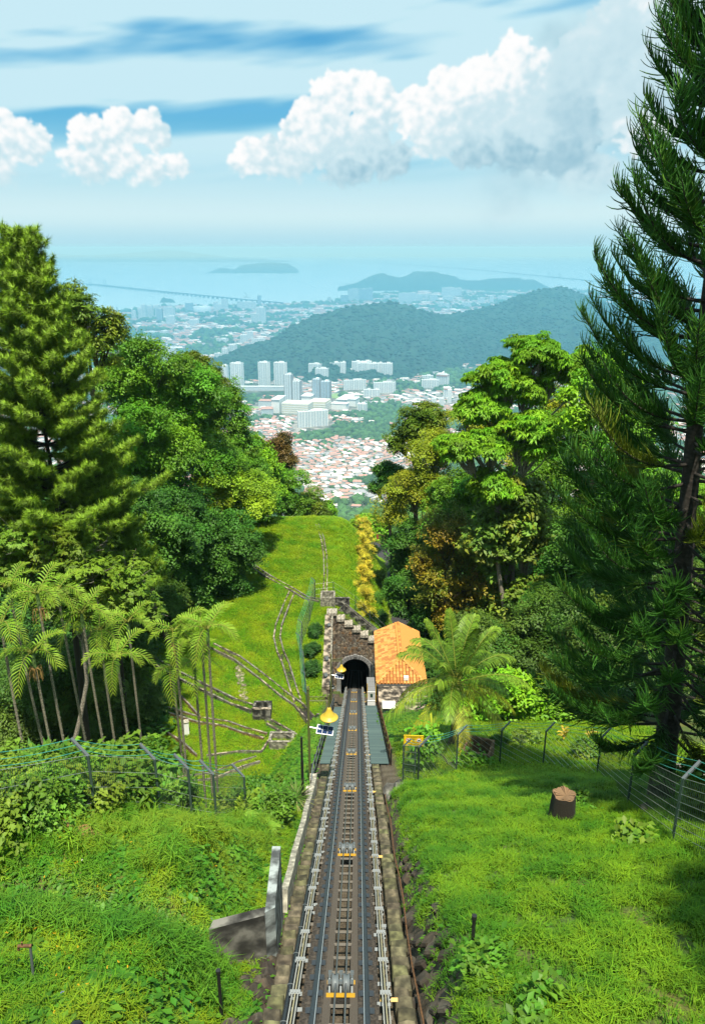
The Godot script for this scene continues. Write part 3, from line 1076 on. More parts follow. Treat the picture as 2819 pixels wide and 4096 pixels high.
	for k in 15000:
		var x := rng.randf_range(-900.0, 2000.0)
		var pd := rng.randf_range(3800.0, 5550.0)
		var h := hill_h(x, pd)
		if h < 3.0:
			continue
		var r := rng.randf_range(8.0, 14.0)
		crowns.append(Transform3D(Basis(Vector3.UP, rng.randf() * TAU).scaled(Vector3(r, r * 0.6, r)), Vector3(x, PLAIN + h - r * 0.15, -pd)))
		tints.append(Color(0.014, 0.055, 0.028) * rng.randf_range(0.8, 1.2))
	tag(many(self, "hill_forest", blob.done(), M.far_tree, crowns, tints), "forest canopy covering the long hill in the plain", "forest", "", "stuff")
	# fields and roads
	for q in [["playing_field", "light green playing field beside the huge warehouse shed", -98, 3525, 32, 66], ["playing_field", "light green playing field left of the shopping podium", -462, 3240, 38, 38]]:
		var s := Geo.new()
		var poly := PackedVector2Array()
		for k in 20:
			poly.append(Vector2(cos(TAU * k / 20.0) * q[4], sin(TAU * k / 20.0) * q[5]))
		s.prism(poly, Vector3(q[2], PLAIN + 0.2, -q[3]), Vector3.RIGHT, Vector3.FORWARD, 0.6)
		mono(q[0], s.done(), mat("field", lin(0.22, 0.33, 0.10), 0.9), q[1], "sports field")
	for line in [[[-900, 2300], [-382, 2578], [-266, 2643], [-175, 2697], [-81, 2745], [117, 2840], [600, 2900]], [[-160, 2060], [-152, 2112], [-132, 2461], [-110, 2690]], [[-1500, 3640], [-468, 3650], [-300, 3655], [300, 3700], [900, 3690]], [[-1500, 5200], [-1250, 6600], [-900, 8200]]]:
		var s := Geo.new()
		for k in line.size() - 1:
			s.bar(Vector3(line[k][0], PLAIN + 0.7, -line[k][1]), Vector3(line[k + 1][0], PLAIN + 0.7, -line[k + 1][1]), 20.0, 0.6)
		struct("valley_road", s.done(), M.pale_concrete)
	var s := Geo.new()
	for k in 9:
		s.box(Vector3(-400.0 + 190.0 * (k % 5) + 60.0 * (k / 5), PLAIN, -14800.0 - 260.0 * (k % 3) - 120.0 * (k / 4)), Vector3(130, 3, 34))
	mono("fish_rafts", s.done(), M.roof_grey, "dark floating fish rafts on the sea left of the large island", "rafts", "", "stuff")
	# a crane barge by the bridge and a few ships
	for q in [[-1530, 10900, 90, "crane barge moored beside the sea bridge", true], [-2560, 13600, 60, "small grey ship between the bridge and the far islands", false], [-6200, 20500, 120, "faint ship far out above the bridge pylons", false]]:
		var o := thing("ship", q[3], "ship", Vector3(q[0], PLAIN - 2.0, -q[1]), 0.2)
		var hull := Geo.new()
		var L: float = q[2]
		hull.prism(PackedVector2Array([Vector2(-L * 0.5, 0), Vector2(L * 0.42, 0), Vector2(L * 0.5, 9), Vector2(-L * 0.5, 9)]), Vector3(0, 0, -9), Vector3.RIGHT, Vector3.UP, 18.0)
		part(o, "hull", hull.done(), M.roof_grey)
		var cab := Geo.new()
		cab.box(Vector3(-L * 0.3, 15, 0), Vector3(L * 0.2, 14, 14))
		part(o, "cabin", cab.done(), M.town_white)
		if q[4]:
			var jib := Geo.new()
			jib.bar(Vector3(0, 9, 0), Vector3(-L * 0.25, 75, 0), 7, 7)
			jib.bar(Vector3(0, 9, 0), Vector3(L * 0.1, 40, 0), 6, 6)
			part(o, "crane", jib.done(), M.roof_grey)


func tower(t: Array) -> void:
	var o := thing({"t": "apartment_tower", "g": "office_tower", "b": "glass_tower", "p": "parking_podium", "s": "apartment_block", "m": "mall_block", "r": "tiled_block", "v": "station_building", "q": "apartment_block", "h": "chimney", "o": "stadium"}[t[0]], t[7], {"h": "chimney", "o": "stadium"}.get(t[0], "building"), Vector3(t[1], PLAIN, -t[2]), -t[6])
	var w: float = t[3]
	var h: float = t[4]
	var dp: float = t[5]
	var wall: Material = M[{"g": "wall_grey", "b": "wall_blue", "p": "wall_cream", "m": "town_white", "o": "wall_grey", "h": "wall_grey"}.get(t[0], "wall_white")]
	var body := Geo.new()
	if t[0] == "h":
		body.lathe(Vector3.ZERO, [Vector2(w * 0.5, 0), Vector2(w * 0.36, h), Vector2(0, h)], 14)
		part(o, "shaft", body.done(), M.roof_grey)
		return
	if t[0] == "o":
		body.lathe(Vector3.ZERO, [Vector2(w * 0.5, 0), Vector2(w * 0.52, h), Vector2(w * 0.3, h), Vector2(w * 0.28, h * 0.3), Vector2(0, h * 0.2)], 28)
		part(o, "bowl", body.done(), wall)
		return
	body.box(Vector3(0, h * 0.5, 0), Vector3(w, h, dp), Basis.IDENTITY, 28.0, 24.0)
	part(o, "body", body.done(), wall)
	if t[0] in "tgbsq":
		var n := maxi(3, int(w / 11.0))
		for k in n + 1:  # projecting stacks of balconies and shafts divide the front
			var fin := Geo.new()
			var x := lerpf(-w * 0.5, w * 0.5, float(k) / n)
			var broad := 3.4 if k % 2 == 0 else 2.0
			fin.box(Vector3(x, h * 0.5 + 0.8, 0), Vector3(broad, h + 1.6, dp + 3.0))
			part(o, "shaft", fin.done(), M.town_white if t[0] in "tsq" else M.roof_grey)
		var top := Geo.new()
		top.box(Vector3(w * 0.12, h + 3.0, 0), Vector3(w * 0.4, 6.0, dp * 0.6))
		part(o, "roof_house", top.done(), M.town_white)
		if t[0] == "q":
			var strip := Geo.new()
			strip.box(Vector3(0, h * 0.9, 0), Vector3(w + 2.0, h * 0.12, dp + 4.4))
			part(o, "roof_band", strip.done(), M.roof_red)
	elif t[0] == "p":
		for k in int(h / 9.0):
			var slab := Geo.new()
			slab.box(Vector3(0, 6.0 + k * 9.0, 0), Vector3(w + 2.0, 3.2, dp + 2.0))
			part(o, "floor_slab", slab.done(), M.town_white)
	elif t[0] in "rmv":
		var roof := Geo.new()
		var a := Vector3(-w * 0.53, h, dp * 0.55)
		var b := Vector3(w * 0.53, h, dp * 0.55)
		var c := Vector3(w * 0.53, h, -dp * 0.55)
		var d := Vector3(-w * 0.53, h, -dp * 0.55)
		var up := h * 0.3 if t[0] == "r" else 2.0
		var e := Vector3(-w * 0.4, h + up, 0)
		var f := Vector3(w * 0.4, h + up, 0)
		roof.quad(a, b, f, e)
		roof.quad(c, d, e, f)
		roof.tri(b, c, f)
		roof.tri(d, a, e)
		part(o, "roof", roof.done(), M.roof_red if t[0] == "r" else M.town_white)


# ---------------------------------------------------------------- the railway
func build_track() -> void:
	var rng := RandomNumberGenerator.new()
	rng.seed = 3
	var o := thing("railway_track", "steep straight railway track running down the slope into the tunnel", "railway track")
	for s in [-1.0, 1.0]:
		var g := Geo.new()
		along(g, s * 0.535, -0.2, 1.0, 96.0, 0.42, 0.4)
		part(o, "masonry_beam", g.done(), M.masonry)
		g = Geo.new()
		along(g, s * 0.255, -0.17, 1.0, 96.0, 0.15, 0.42)
		part(o, "pebble_strip", g.done(), M.pebble_concrete)
		g = Geo.new()
		along(g, s * 0.5, 0.015, 1.0, 96.0, 0.13, 0.03)
		along(g, s * 0.5, 0.06, 1.0, 96.0, 0.025, 0.08)
		along(g, s * 0.5, 0.115, 1.0, 96.0, 0.075, 0.04)
		part(o, "rail", g.done(), M.dark_steel)
		g = Geo.new()
		along(g, s * 0.452, 0.125, 1.0, 96.0, 0.012, 0.03)
		part(o, "rail_edge", g.done(), M.bright_steel)
		var clips := Geo.new()
		var d := 1.5
		while d < 69.0:
			for q in [-0.085, 0.085]:
				clips.box(tp(s * 0.5 + q, d, 0.05), Vector3(0.06, 0.07, 0.12))
				clips.box(tp(s * 0.5 + q * 1.35, d, 0.02), Vector3(0.07, 0.04, 0.18))
			d += 0.6
		var c := part(o, "rail_clips", clips.done(), M.dark_steel)
		c.set_meta("kind", "stuff")
		var arm := Geo.new()
		arm.box(Vector3.ZERO, Vector3(0.26, 0.035, 0.07), Basis(Vector3.RIGHT, 0.47))
		arm.box(Vector3(s * 0.1, -0.1, 0), Vector3(0.03, 0.2, 0.05), Basis(Vector3.RIGHT, 0.47))
		var arm_mesh := arm.done()
		d = 1.7
		while d < 69.0:
			var a := part(o, "support_arm", arm_mesh, M.tie_grey if rng.randf() < 0.6 else M.galvanised)
			a.position = tp(s * (0.86 + rng.randf_range(-0.03, 0.03)), d, 0.06 + rng.randf_range(-0.05, 0.03))
			d += rng.randf_range(0.5, 0.72)
	var tie := Geo.new()
	tie.box(Vector3.ZERO, Vector3(0.40, 0.05, 0.06), Basis(Vector3.RIGHT, 0.47))
	var tie_mesh := tie.done()
	var dd := 2.0
	while dd < 78.0:
		part(o, "cross_tie", tie_mesh, M.tie_grey).position = tp(0, dd, 0.05)
		dd += 0.62
	for k in 2:
		var g := Geo.new()
		g.rod(tp(-0.10 + k * 0.2, 1.5, 0.26), tp(-0.10 + k * 0.2, 90, 0.26), 0.021, 8)
		mono("haulage_cable", g.done(), M.steel, ["left", "right"][k] + " one of the two steel cables running between the rails", "cable")
	# sheaves under the cables, one set every eight metres
	for k in 9:
		var d := 3.2 + 8.0 * k
		var r := thing("cable_roller", "grooved cable roller set below the lookout, nearest of the nine", "cable roller", tp(0, d, 0.0), 0.0, "cable rollers between the rails")
		r.set_meta("label", ["grooved cable roller set below the lookout, nearest of the nine", "grooved cable roller set closest to the viewer, above the numbered yellow plate", "second cable roller set down the slope, beside the concrete fin wall", "third cable roller set, level with the upper end of the left parapet", "fourth cable roller set, at the near edge of the green walkway", "fifth cable roller set, in the middle of the green walkway", "sixth cable roller set, near the far end of the green walkway", "seventh cable roller set, beside the white slatted gate", "last cable roller set, in the dark tunnel mouth"][k])
		r.rotation.x = -atan(0.511)
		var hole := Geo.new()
		hole.box(Vector3(0, -0.02, 0), Vector3(0.7, 0.1, 0.52))  # flat dark box in place of the hole under the wheels
		part(r, "dark_plate", hole.done(), M.pit)
		for x in [-0.22, 0.0, 0.22]:
			var g := Geo.new()
			var pl := PackedVector2Array([Vector2(-0.22, 0.0), Vector2(0.22, 0.0), Vector2(0.24, 0.1), Vector2(0.1, 0.30), Vector2(-0.1, 0.30), Vector2(-0.24, 0.1)])
			g.prism(pl, Vector3(x - 0.018, 0.02, 0), Vector3.FORWARD, Vector3.UP, 0.036)
			g.box(Vector3(x, 0.30, 0.20), Vector3(0.07, 0.05, 0.09))
			g.box(Vector3(x, 0.30, -0.20), Vector3(0.07, 0.05, 0.09))
			part(r, "side_plate", g.done(), M.galvanised)
		for x in [-0.11, 0.11]:
			var g := Geo.new()
			g.lathe(Vector3(x, 0.17, 0), [Vector2(0.05, -0.075), Vector2(0.19, -0.07), Vector2(0.19, -0.05), Vector2(0.15, 0.0), Vector2(0.19, 0.05), Vector2(0.19, 0.07), Vector2(0.05, 0.075)], 18, Basis(Vector3.FORWARD, PI / 2))
			part(r, "wheel", g.done(), M.galvanised)
		for z in [-0.27, 0.27]:
			var g := Geo.new()
			g.box(Vector3(0, 0.09, z), Vector3(0.56, 0.06, 0.05))
			part(r, "yellow_bar", g.done(), M.yellow_paint)
		if k > 0:
			var plate := Geo.new()
			plate.box(Vector3.ZERO, Vector3(0.34, 0.012, 0.07))
			var y := mono("distance_plate", plate.done(), M.yellow_paint, "small yellow marker plate right of the rail at the %s roller set" % ["", "closest", "second", "third", "fourth", "fifth", "sixth", "seventh", "last"][k], "marker plate", "marker plates along the right rail")
			y.position = tp(0.93, d - 0.35, 0.10)
			y.rotation.x = 0.47
			if k == 1:
				var t := TextMesh.new()
				t.text = "0:00"
				t.font_size = 40
				t.pixel_size = 0.0012
				t.depth = 0.004
				var tm := part(y, "number", t, M.black_paint)
				tm.position = Vector3(-0.06, 0.009, 0)
				tm.rotation.x = -PI / 2
	# power rails on both sides: three bare bars held by clamps
	for s in [-1.0, 1.0]:
		var p := thing("power_rail", "three pale conductor bars in clamps along the %s side of the track" % ("left" if s < 0 else "right"), "power rail", Vector3.ZERO, 0.0, "conductor bars beside the track")
		for k in 3:
			var g := Geo.new()
			g.rod(tp(s * (0.80 + k * 0.055), 1.0, 0.31), tp(s * (0.80 + k * 0.055), 92, 0.31), 0.014, 6)
			part(p, "conductor_bar", g.done(), M.pale_metal if k != 1 else M.brass)
		var cl := Geo.new()
		var tilt := Basis(Vector3.RIGHT, 0.47)
		cl.box(Vector3(0, 0.0, 0), Vector3(0.20, 0.05, 0.075), tilt)
		for q in [-0.055, 0.0, 0.055]:
			cl.box(Vector3(q, 0.035, 0.01), Vector3(0.022, 0.03, 0.05), tilt)
		cl.box(Vector3(s * 0.10, -0.08, 0), Vector3(0.03, 0.16, 0.05), tilt)
		cl.box(Vector3(s * 0.03, -0.17, 0), Vector3(0.16, 0.03, 0.05), tilt)
		var cm := cl.done()
		var d := 1.9
		while d < 70.0:
			part(p, "clamp", cm, M.galvanised).position = tp(s * 0.855, d, 0.33)
			d += 1.27
		var skirt := Geo.new()
		along(skirt, s * 0.855, 0.17, 1.0, 70.0, 0.05, 0.1)
		part(p, "carrier_beam", skirt.done(), M.dark_steel)
	var pipe := thing("black_pipe", "thick black pipe with pale straps left of the left conductor bars", "pipe")
	var pg := Geo.new()
	pg.rod(tp(-1.0, 1.0, 0.13), tp(-1.0, 33.5, 0.13), 0.06, 10)
	part(pipe, "casing", pg.done(), M.black_plastic)
	var ring := Geo.new()
	ring.lathe(Vector3.ZERO, [Vector2(0.058, -0.03), Vector2(0.068, -0.03), Vector2(0.068, 0.03), Vector2(0.058, 0.03)], 12, Basis(Vector3.RIGHT, PI / 2 + 0.47))
	var rm := ring.done()
	var d := 2.4
	while d < 33.0:
		part(pipe, "strap", rm, M.galvanised).position = tp(-1.0, d, 0.13)
		d += 1.27
	var rust := Geo.new()
	var rp := PackedVector3Array()
	for k in 16:
		rp.append(tp(1.5 + 0.03 * sin(k * 1.7), 1.5 + k * 1.75, 0.09 + 0.03 * sin(k * 2.3)))
	rust.tube(rp, [0.022], 7)
	mono("rusty_pipe", rust.done(), M.rust, "thin rusty yellow pipe along the foot of the right bank", "pipe")
	# worn stone steps on both sides
	for s in [-1.0, 1.0]:
		var st := thing("stone_steps", "worn mossy concrete steps with step shadow put into their tone, %s" % ("between the black pipe and the left bank" if s < 0 else "between the right conductor bars and the rusty pipe"), "steps", Vector3.ZERO, 0.0, "stepped walkways beside the track")
		d = 1.2
		while d < 32.0:
			var run := rng.randf_range(0.33, 0.44)
			var g := Geo.new()
			var w := 0.37 + rng.randf_range(-0.06, 0.03)
			var x = s * (1.06 + w * 0.5 + rng.randf_range(-0.015, 0.015))
			var top := track_y(d + run * 0.5) + 0.04 + rng.randf_range(-0.03, 0.03)
			var k := rng.randf_range(0.55, 1.2)  # random darkening stands in for the shadow on each step
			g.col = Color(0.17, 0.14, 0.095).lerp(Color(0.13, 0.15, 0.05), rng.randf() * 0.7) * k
			var poly := PackedVector2Array([Vector2(-w * 0.5, -run * 0.5), Vector2(w * 0.5, -run * 0.5 + rng.randf_range(0.0, 0.05)), Vector2(w * 0.5 - rng.randf() * 0.05, run * 0.5 - rng.randf() * 0.06), Vector2(0.0, run * 0.5 - rng.randf() * 0.04), Vector2(-w * 0.5, run * 0.5 - rng.randf() * 0.07)])
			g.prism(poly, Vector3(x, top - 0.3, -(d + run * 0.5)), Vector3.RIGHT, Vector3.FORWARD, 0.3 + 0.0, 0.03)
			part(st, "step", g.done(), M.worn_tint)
			d += run + 0.01
	# low wall on the left
	var wall := thing("parapet_wall", "low narrow whitewashed wall sloping along the left of the track", "wall")
	var wg := Geo.new()
	for k in 8:
		var a := 15.0 + k * 1.55
		wg.bar(tp(-1.52 + 0.015 * sin(k * 2.1), a, 0.2), tp(-1.52 + 0.015 * sin(k * 2.1 + 2.1), a + 1.54, 0.2), 0.17, 0.75)
	part(wall, "wall_body", wg.done(), M.whitewash)
	for k in 2:
		var g := Geo.new()
		g.box(Vector3(0, 0.25, 0), Vector3(0.3, 0.9, 0.3))
		part(wall, "pier", g.done(), M.whitewash).position = tp(-1.58, 25.4 + k * 2.2, 0.0)
	# wing walls of the ditch that meets the track
	var fin := thing("wing_wall", "grey concrete wing wall with streaked paint, bent round the ditch at the left", "wall")
	var fa := Geo.new()
	var p0 := Vector3(-1.42, -13.22, -12.6)
	var p1 := Vector3(-1.50, -13.45, -14.6)
	fa.quad(p0 + Vector3(0, -1.75, 0), p1 + Vector3(0, -2.6, 0), p1, p0)
	fa.quad(p1 + Vector3(-0.2, -2.6, 0), p0 + Vector3(-0.2, -1.75, 0.14), p0 + Vector3(-0.2, 0, 0.14), p1 + Vector3(-0.2, 0, 0))
	fa.quad(p0 + Vector3(-0.2, 0, 0.14), p0, p1, p1 + Vector3(-0.2, 0, 0))
	fa.quad(p0 + Vector3(-0.2, -1.75, 0.14), p0 + Vector3(0, -1.75, 0), p0, p0 + Vector3(-0.2, 0, 0.14))
	fa.quad(p1 + Vector3(0, -2.6, 0), p1 + Vector3(-0.2, -2.6, 0), p1 + Vector3(-0.2, 0, 0), p1)
	part(fin, "side_wall", fa.done(), M.streaked)
	var fb := Geo.new()
	var q0 := Vector3(-1.62, -13.25, -12.42)
	var q1 := Vector3(-2.75, -13.36, -12.15)
	var bk := Vector3(0.05, 0, -0.24)
	fb.quad(q1 + Vector3(0, -2.0, 0), q0 + Vector3(0, -2.0, 0), q0, q1)
	fb.quad(q1, q0, q0 + bk, q1 + bk)
	fb.quad(q0 + bk + Vector3(0, -2.0, 0), q1 + bk + Vector3(0, -2.0, 0), q1 + bk, q0 + bk)
	fb.quad(q1 + bk + Vector3(0, -2.0, 0), q1 + Vector3(0, -2.0, 0), q1, q1 + bk)
	part(fin, "front_wall", fb.done(), M.stained)
	# walkways of green grating beside the rails
	for s in [-1.0, 1.0]:
		var x0 := 1.0
		var x1 := 1.58 if s < 0 else 1.92
		var pf := thing("grating_walkway", "green slatted walkway on the %s side of the track before the tunnel" % ("left" if s < 0 else "right"), "walkway", Vector3.ZERO, 0.0, "slatted walkways before the tunnel")
		var n := 250
		var far_end := 55.0 if s < 0 else 56.0
		var sh: Array[ArrayMesh] = []
		for k in 3:
			var g := Geo.new()
			g.col = [Color(0.050, 0.085, 0.085), Color(0.066, 0.105, 0.10), Color(0.040, 0.07, 0.072)][k]
			g.box(Vector3.ZERO, Vector3(x1 - x0, 0.04, 0.078))
			sh.append(g.done())
		for k in n:
			var dk := lerpf(32.6, far_end, (k + 0.5) / n)
			var m := part(pf, "slat", sh[rng.randi() % 3], M.plain_tint)
			m.position = tp(s * (x0 + x1) * 0.5, dk, 0.10 + rng.randf_range(-0.006, 0.006))
			m.rotation.x = 0.12
		for x in [x0 + 0.05, x1 - 0.05]:
			var g := Geo.new()
			along(g, s * x, 0.0, 32.6, far_end, 0.06, 0.14)
			part(pf, "bearer", g.done(), M.dark_steel)
	# railings
	var lr := thing("pipe_railing", "grey pipe handrail on black posts left of the left walkway", "railing")
	for k in 14:
		var g := Geo.new()
		g.box(Vector3(0, 0.5, 0), Vector3(0.07, 1.25, 0.07))
		part(lr, "post", g.done(), M.black_paint).position = tp(-1.7, 28.5 + k * 2.15, -0.05)
	for h in [0.62, 1.08]:
		var g := Geo.new()
		g.tube(PackedVector3Array([tp(-1.64, 27.3, h - 0.55), tp(-1.64, 27.8, h - 0.12), tp(-1.64, 28.4, h), tp(-1.64, 57.0, h)]), [0.03], 7)
		part(lr, "handrail", g.done(), M.galvanised)
	var rr := thing("rusty_railing", "rusty brown railing with two rails right of the right walkway", "railing")
	for k in 13:
		var g := Geo.new()
		g.box(Vector3(0, 0.45, 0), Vector3(0.07, 1.15, 0.07))
		part(rr, "post", g.done(), M.black_paint if k % 3 == 0 else M.rust).position = tp(2.02, 32.6 + k * 2.0, -0.05)
	for h in [0.5, 0.98]:
		var g := Geo.new()
		g.rod(tp(2.02, 32.6, h), tp(2.02, 57.0, h), 0.03, 7)
		part(rr, "handrail", g.done(), M.rust)
	var kick := Geo.new()
	along(kick, 1.99, 0.1, 32.6, 57.0, 0.03, 0.4)
	part(rr, "kick_board", kick.done(), M.rust)


# ---------------------------------------------------------------- tunnel mouth
func stones(parent: Node3D, x0: float, x1: float, y0: float, y1: float, top: Callable, z: float, cell: float, sd: int, inside: Callable) -> void:
	# irregular stones: each the part of the wall nearest to its own seed point, shrunk by the mortar joint
	var rng := RandomNumberGenerator.new()
	rng.seed = sd
	var seeds := []
	var nx := int((x1 - x0) / cell)
	var ny := int((y1 - y0) / (cell * 0.8))
	for j in range(-1, ny + 1):
		for i in range(-1, nx + 1):
			seeds.append(Vector2(x0 + (i + 0.5 + (0.5 if j % 2 else 0.0) + rng.randf_range(-0.32, 0.32)) * cell, y0 + (j + 0.5 + rng.randf_range(-0.3, 0.3)) * cell * 0.8))
	var tones := [Color(0.29, 0.22, 0.15), Color(0.22, 0.165, 0.115), Color(0.36, 0.29, 0.21), Color(0.17, 0.13, 0.10), Color(0.30, 0.185, 0.10), Color(0.26, 0.235, 0.19)]
	for p: Vector2 in seeds:
		if p.x < x0 or p.x > x1 or p.y < y0 or p.y > top.call(p.x) - 0.1 or not inside.call(p):
			continue
		var poly := PackedVector2Array([p + Vector2(-1, -1), p + Vector2(1, -1), p + Vector2(1, 1), p + Vector2(-1, 1)])
		for q: Vector2 in seeds:
			if q == p or q.distance_to(p) > cell * 2.6:
				continue
			var nrm := (q - p).normalized()
			var mid := (p + q) * 0.5 - nrm * 0.022
			var out := PackedVector2Array()
			for k in poly.size():
				var a := poly[k]
				var b := poly[(k + 1) % poly.size()]
				var da := (a - mid).dot(nrm)
				var db := (b - mid).dot(nrm)
				if da <= 0.0:
					out.append(a)
				if (da < 0.0 and db > 0.0) or (da > 0.0 and db < 0.0):
					out.append(a.lerp(b, da / (da - db)))
			poly = out
		for k in poly.size():
			poly[k] = Vector2(clampf(poly[k].x, x0, x1), clampf(poly[k].y, y0, top.call(p.x) - 0.02))
		if poly.size() < 3:
			continue
		var g := Geo.new()
		g.col = tones[rng.randi() % tones.size()] * rng.randf_range(0.8, 1.25)
		for k in poly.size():
			poly[k] -= p
		g.prism(poly, Vector3.ZERO, Vector3.RIGHT, Vector3.UP, rng.randf_range(0.035, 0.07), 0.02)
		part(parent, "stone", g.done(), M.worn_tint).position = Vector3(p.x, p.y, z)


func build_portal() -> void:
	var D := 69.5
	var base := track_y(D)
	var cx := 0.08
	var ri := 1.47
	var sp := base + 2.35  # where the arch springs
	var o := thing("tunnel_portal", "brown rubble stone tunnel front with stepped caps and a grey block arch", "tunnel portal")
	# the wall behind the stones, with the opening cut out
	var outline := PackedVector2Array()
	var steps_top := [[-2.75, -34.95], [-1.78, -34.95], [-1.78, -35.6], [-1.0, -35.6], [-1.0, -36.2], [-0.2, -36.2], [-0.2, -36.8], [0.6, -36.8], [0.6, -37.4], [1.4, -37.4], [1.4, -38.0], [2.6, -38.0]]
	outline.append(Vector2(-2.75, base - 1.0))
	outline.append(Vector2(cx - ri, base - 1.0))
	for k in 25:
		var a := PI - PI * k / 24.0
		outline.append(Vector2(cx + cos(a) * ri, sp + sin(a) * ri))
	outline.append(Vector2(cx + ri, base - 1.0))
	outline.append(Vector2(2.6, base - 1.0))
	for k in range(steps_top.size() - 1, -1, -1):
		outline.append(Vector2(steps_top[k][0], steps_top[k][1]))
	var g := Geo.new()
	g.prism(outline, Vector3(0, 0, -(D + 1.0)), Vector3.RIGHT, Vector3.UP, 1.0)
	part(o, "wall", g.done(), M.mortar)
	var top_at := func(x):
		for k in range(0, 12, 2):
			if x < steps_top[k + 1][0]:
				return steps_top[k][1]
		return -38.0
	stones(o, -2.72, 2.5, base - 0.2, -34.9, top_at, -D, 0.37, 9, func(p): return Vector2(p.x - cx, maxf(p.y - sp, 0.0)).length() > ri + 0.42)
	for k in range(0, 12, 2):  # caps
		var a: Array = steps_top[k]
		var b: Array = steps_top[k + 1]
		var w: float = b[0] - a[0]
		var c := Geo.new()
		c.prism(PackedVector2Array([Vector2(0, 0), Vector2(w + 0.05, 0), Vector2(w + 0.05, 0.3), Vector2(0, 0.3)]), Vector3(a[0] - 0.02, a[1] - 0.06, -(D + 0.95)), Vector3.RIGHT, Vector3.UP, 1.12, 0.02)
		part(o, "cap_stone", c.done(), M.cap)
	var pil := Geo.new()
	pil.box(Vector3(-2.25, (base - 35.0) * 0.5, -D + 0.04), Vector3(0.96, base * -1.0 - 35.0, 0.02))
	# arch blocks
	var n := 17
	for k in n:
		var a0 := PI - PI * k / n - 0.012
		var a1 := PI - PI * (k + 1) / n + 0.012
		var poly := PackedVector2Array()
		for j in 4:
			var a := lerpf(a0, a1, j / 3.0)
			poly.append(Vector2(cos(a), sin(a)) * ri)
		for j in 4:
			var a := lerpf(a1, a0, j / 3.0)
			poly.append(Vector2(cos(a), sin(a)) * (ri + (0.43 if k != 8 else 0.53)))
		var m := Geo.new()
		poly.reverse()
		if Geometry2D.is_polygon_clockwise(poly):
			poly.reverse()
		m.prism(poly, Vector3(cx, sp, -D), Vector3.RIGHT, Vector3.UP, 0.2, 0.025)
		part(o, "arch_block", m.done(), M.arch)
	for s in [-1.0, 1.0]:
		for k in 6:
			var m := Geo.new()
			m.prism(PackedVector2Array([Vector2(-0.215, 0.01), Vector2(0.215, 0.01), Vector2(0.215, 0.385), Vector2(-0.215, 0.385)]), Vector3(cx + s * (ri + 0.215), sp - 0.395 * (k + 1), -D), Vector3.RIGHT, Vector3.UP, 0.2, 0.02)
			part(o, "jamb_block", m.done(), M.arch)
	var pq := Geo.new()
	pq.box(Vector3(cx, sp + ri + 0.24, -D + 0.21), Vector3(0.34, 0.24, 0.03))
	part(o, "date_plaque", pq.done(), M.arch)
	var t := TextMesh.new()
	t.text = "1922"
	t.font_size = 48
	t.pixel_size = 0.0032
	t.depth = 0.012
	part(o, "date", t, M.black_paint).position = Vector3(cx, sp + ri + 0.24, -D + 0.235)
	# the bore
	var bore := Geo.new()
	for k in 14:
		var a := D + 0.5 + k * 2.5
		var b := a + 2.5
		var prof := []
		for j in 17:
			var th := PI * j / 16.0
			prof.append(Vector2(cx + cos(th) * (ri + 0.02), 2.35 + sin(th) * ri))
		prof.push_front(Vector2(cx + ri + 0.02, -0.5))
		prof.append(Vector2(cx - ri - 0.02, -0.5))
		prof.append(Vector2(cx + ri + 0.02, -0.5))
		for j in prof.size() - 1:
			var u: Vector2 = prof[j]
			var w: Vector2 = prof[j + 1]
			bore.quad(Vector3(u.x, track_y(a) + u.y, -a), Vector3(w.x, track_y(a) + w.y, -a), Vector3(w.x, track_y(b) + w.y, -b), Vector3(u.x, track_y(b) + u.y, -b))
	bore.quad(Vector3(-2, track_y(105) - 1.0, -104.4), Vector3(2, track_y(105) - 1, -104.4), Vector3(2, track_y(105) + 5, -104.4), Vector3(-2, track_y(105) + 5, -104.4))
	part(o, "bore", bore.done(), M.pit)
	for x in [-0.45, 0.75]:
		var c := Geo.new()
		c.rod(Vector3(cx + x * 0.5, sp + 1.2, -D - 1.0), Vector3(cx + x * 0.7, track_y(84) + 3.0, -84), 0.012, 5)
		mono("tunnel_wire", c.done(), M.galvanised, "%s of two pale wires hanging in the tunnel mouth" % ("left" if x < 0 else "right"), "wire", "wires in the tunnel mouth")
	# sloping concrete coping right of the steps
	var cp := Geo.new()
	var c0 := Vector3(-1.3, -34.75, -D - 1.4)
	var c1 := Vector3(2.9, -38.5, -D - 1.4)
	cp.bar(c0, c1, 0.22, 1.1)
	part(thing("coping_wall", "dark sloping concrete wall with a pale edge behind the stepped caps", "wall"), "wall_body", cp.done(), M.stained)
	var ce := Geo.new()
	ce.bar(c0 + Vector3(0, 0.57, 0), c1 + Vector3(0, 0.57, 0), 0.26, 0.06)
	part(get_node("coping_wall"), "edge", ce.done(), M.pale_concrete)
	# concrete tanks above the portal
	var tank := thing("concrete_sump", "small open concrete box at the foot of the long hill drain", "sump", Vector3(-2.75, -34.6, -72.0))
	for q in [[Vector3(0, 0.1, 0.75), Vector3(1.5, 1.3, 0.18)], [Vector3(0, 0.1, -0.75), Vector3(1.5, 1.3, 0.18)], [Vector3(-0.66, 0.1, 0), Vector3(0.18, 1.3, 1.32)], [Vector3(0.66, 0.1, 0), Vector3(0.18, 1.3, 1.32)]]:
		var w := Geo.new()
		w.box(q[0], q[1])
		part(tank, "side", w.done(), M.pale_concrete)
	var slab := Geo.new()
	slab.box(Vector3(-1.55, -34.55, -71.6), Vector3(2.1, 0.9, 0.2))
	slab.box(Vector3(-1.55, -34.07, -71.6), Vector3(2.16, 0.05, 0.28))
	mono("head_wall", slab.done(), M.stained, "short dark head wall with a pale rim directly above the portal's left end", "wall")
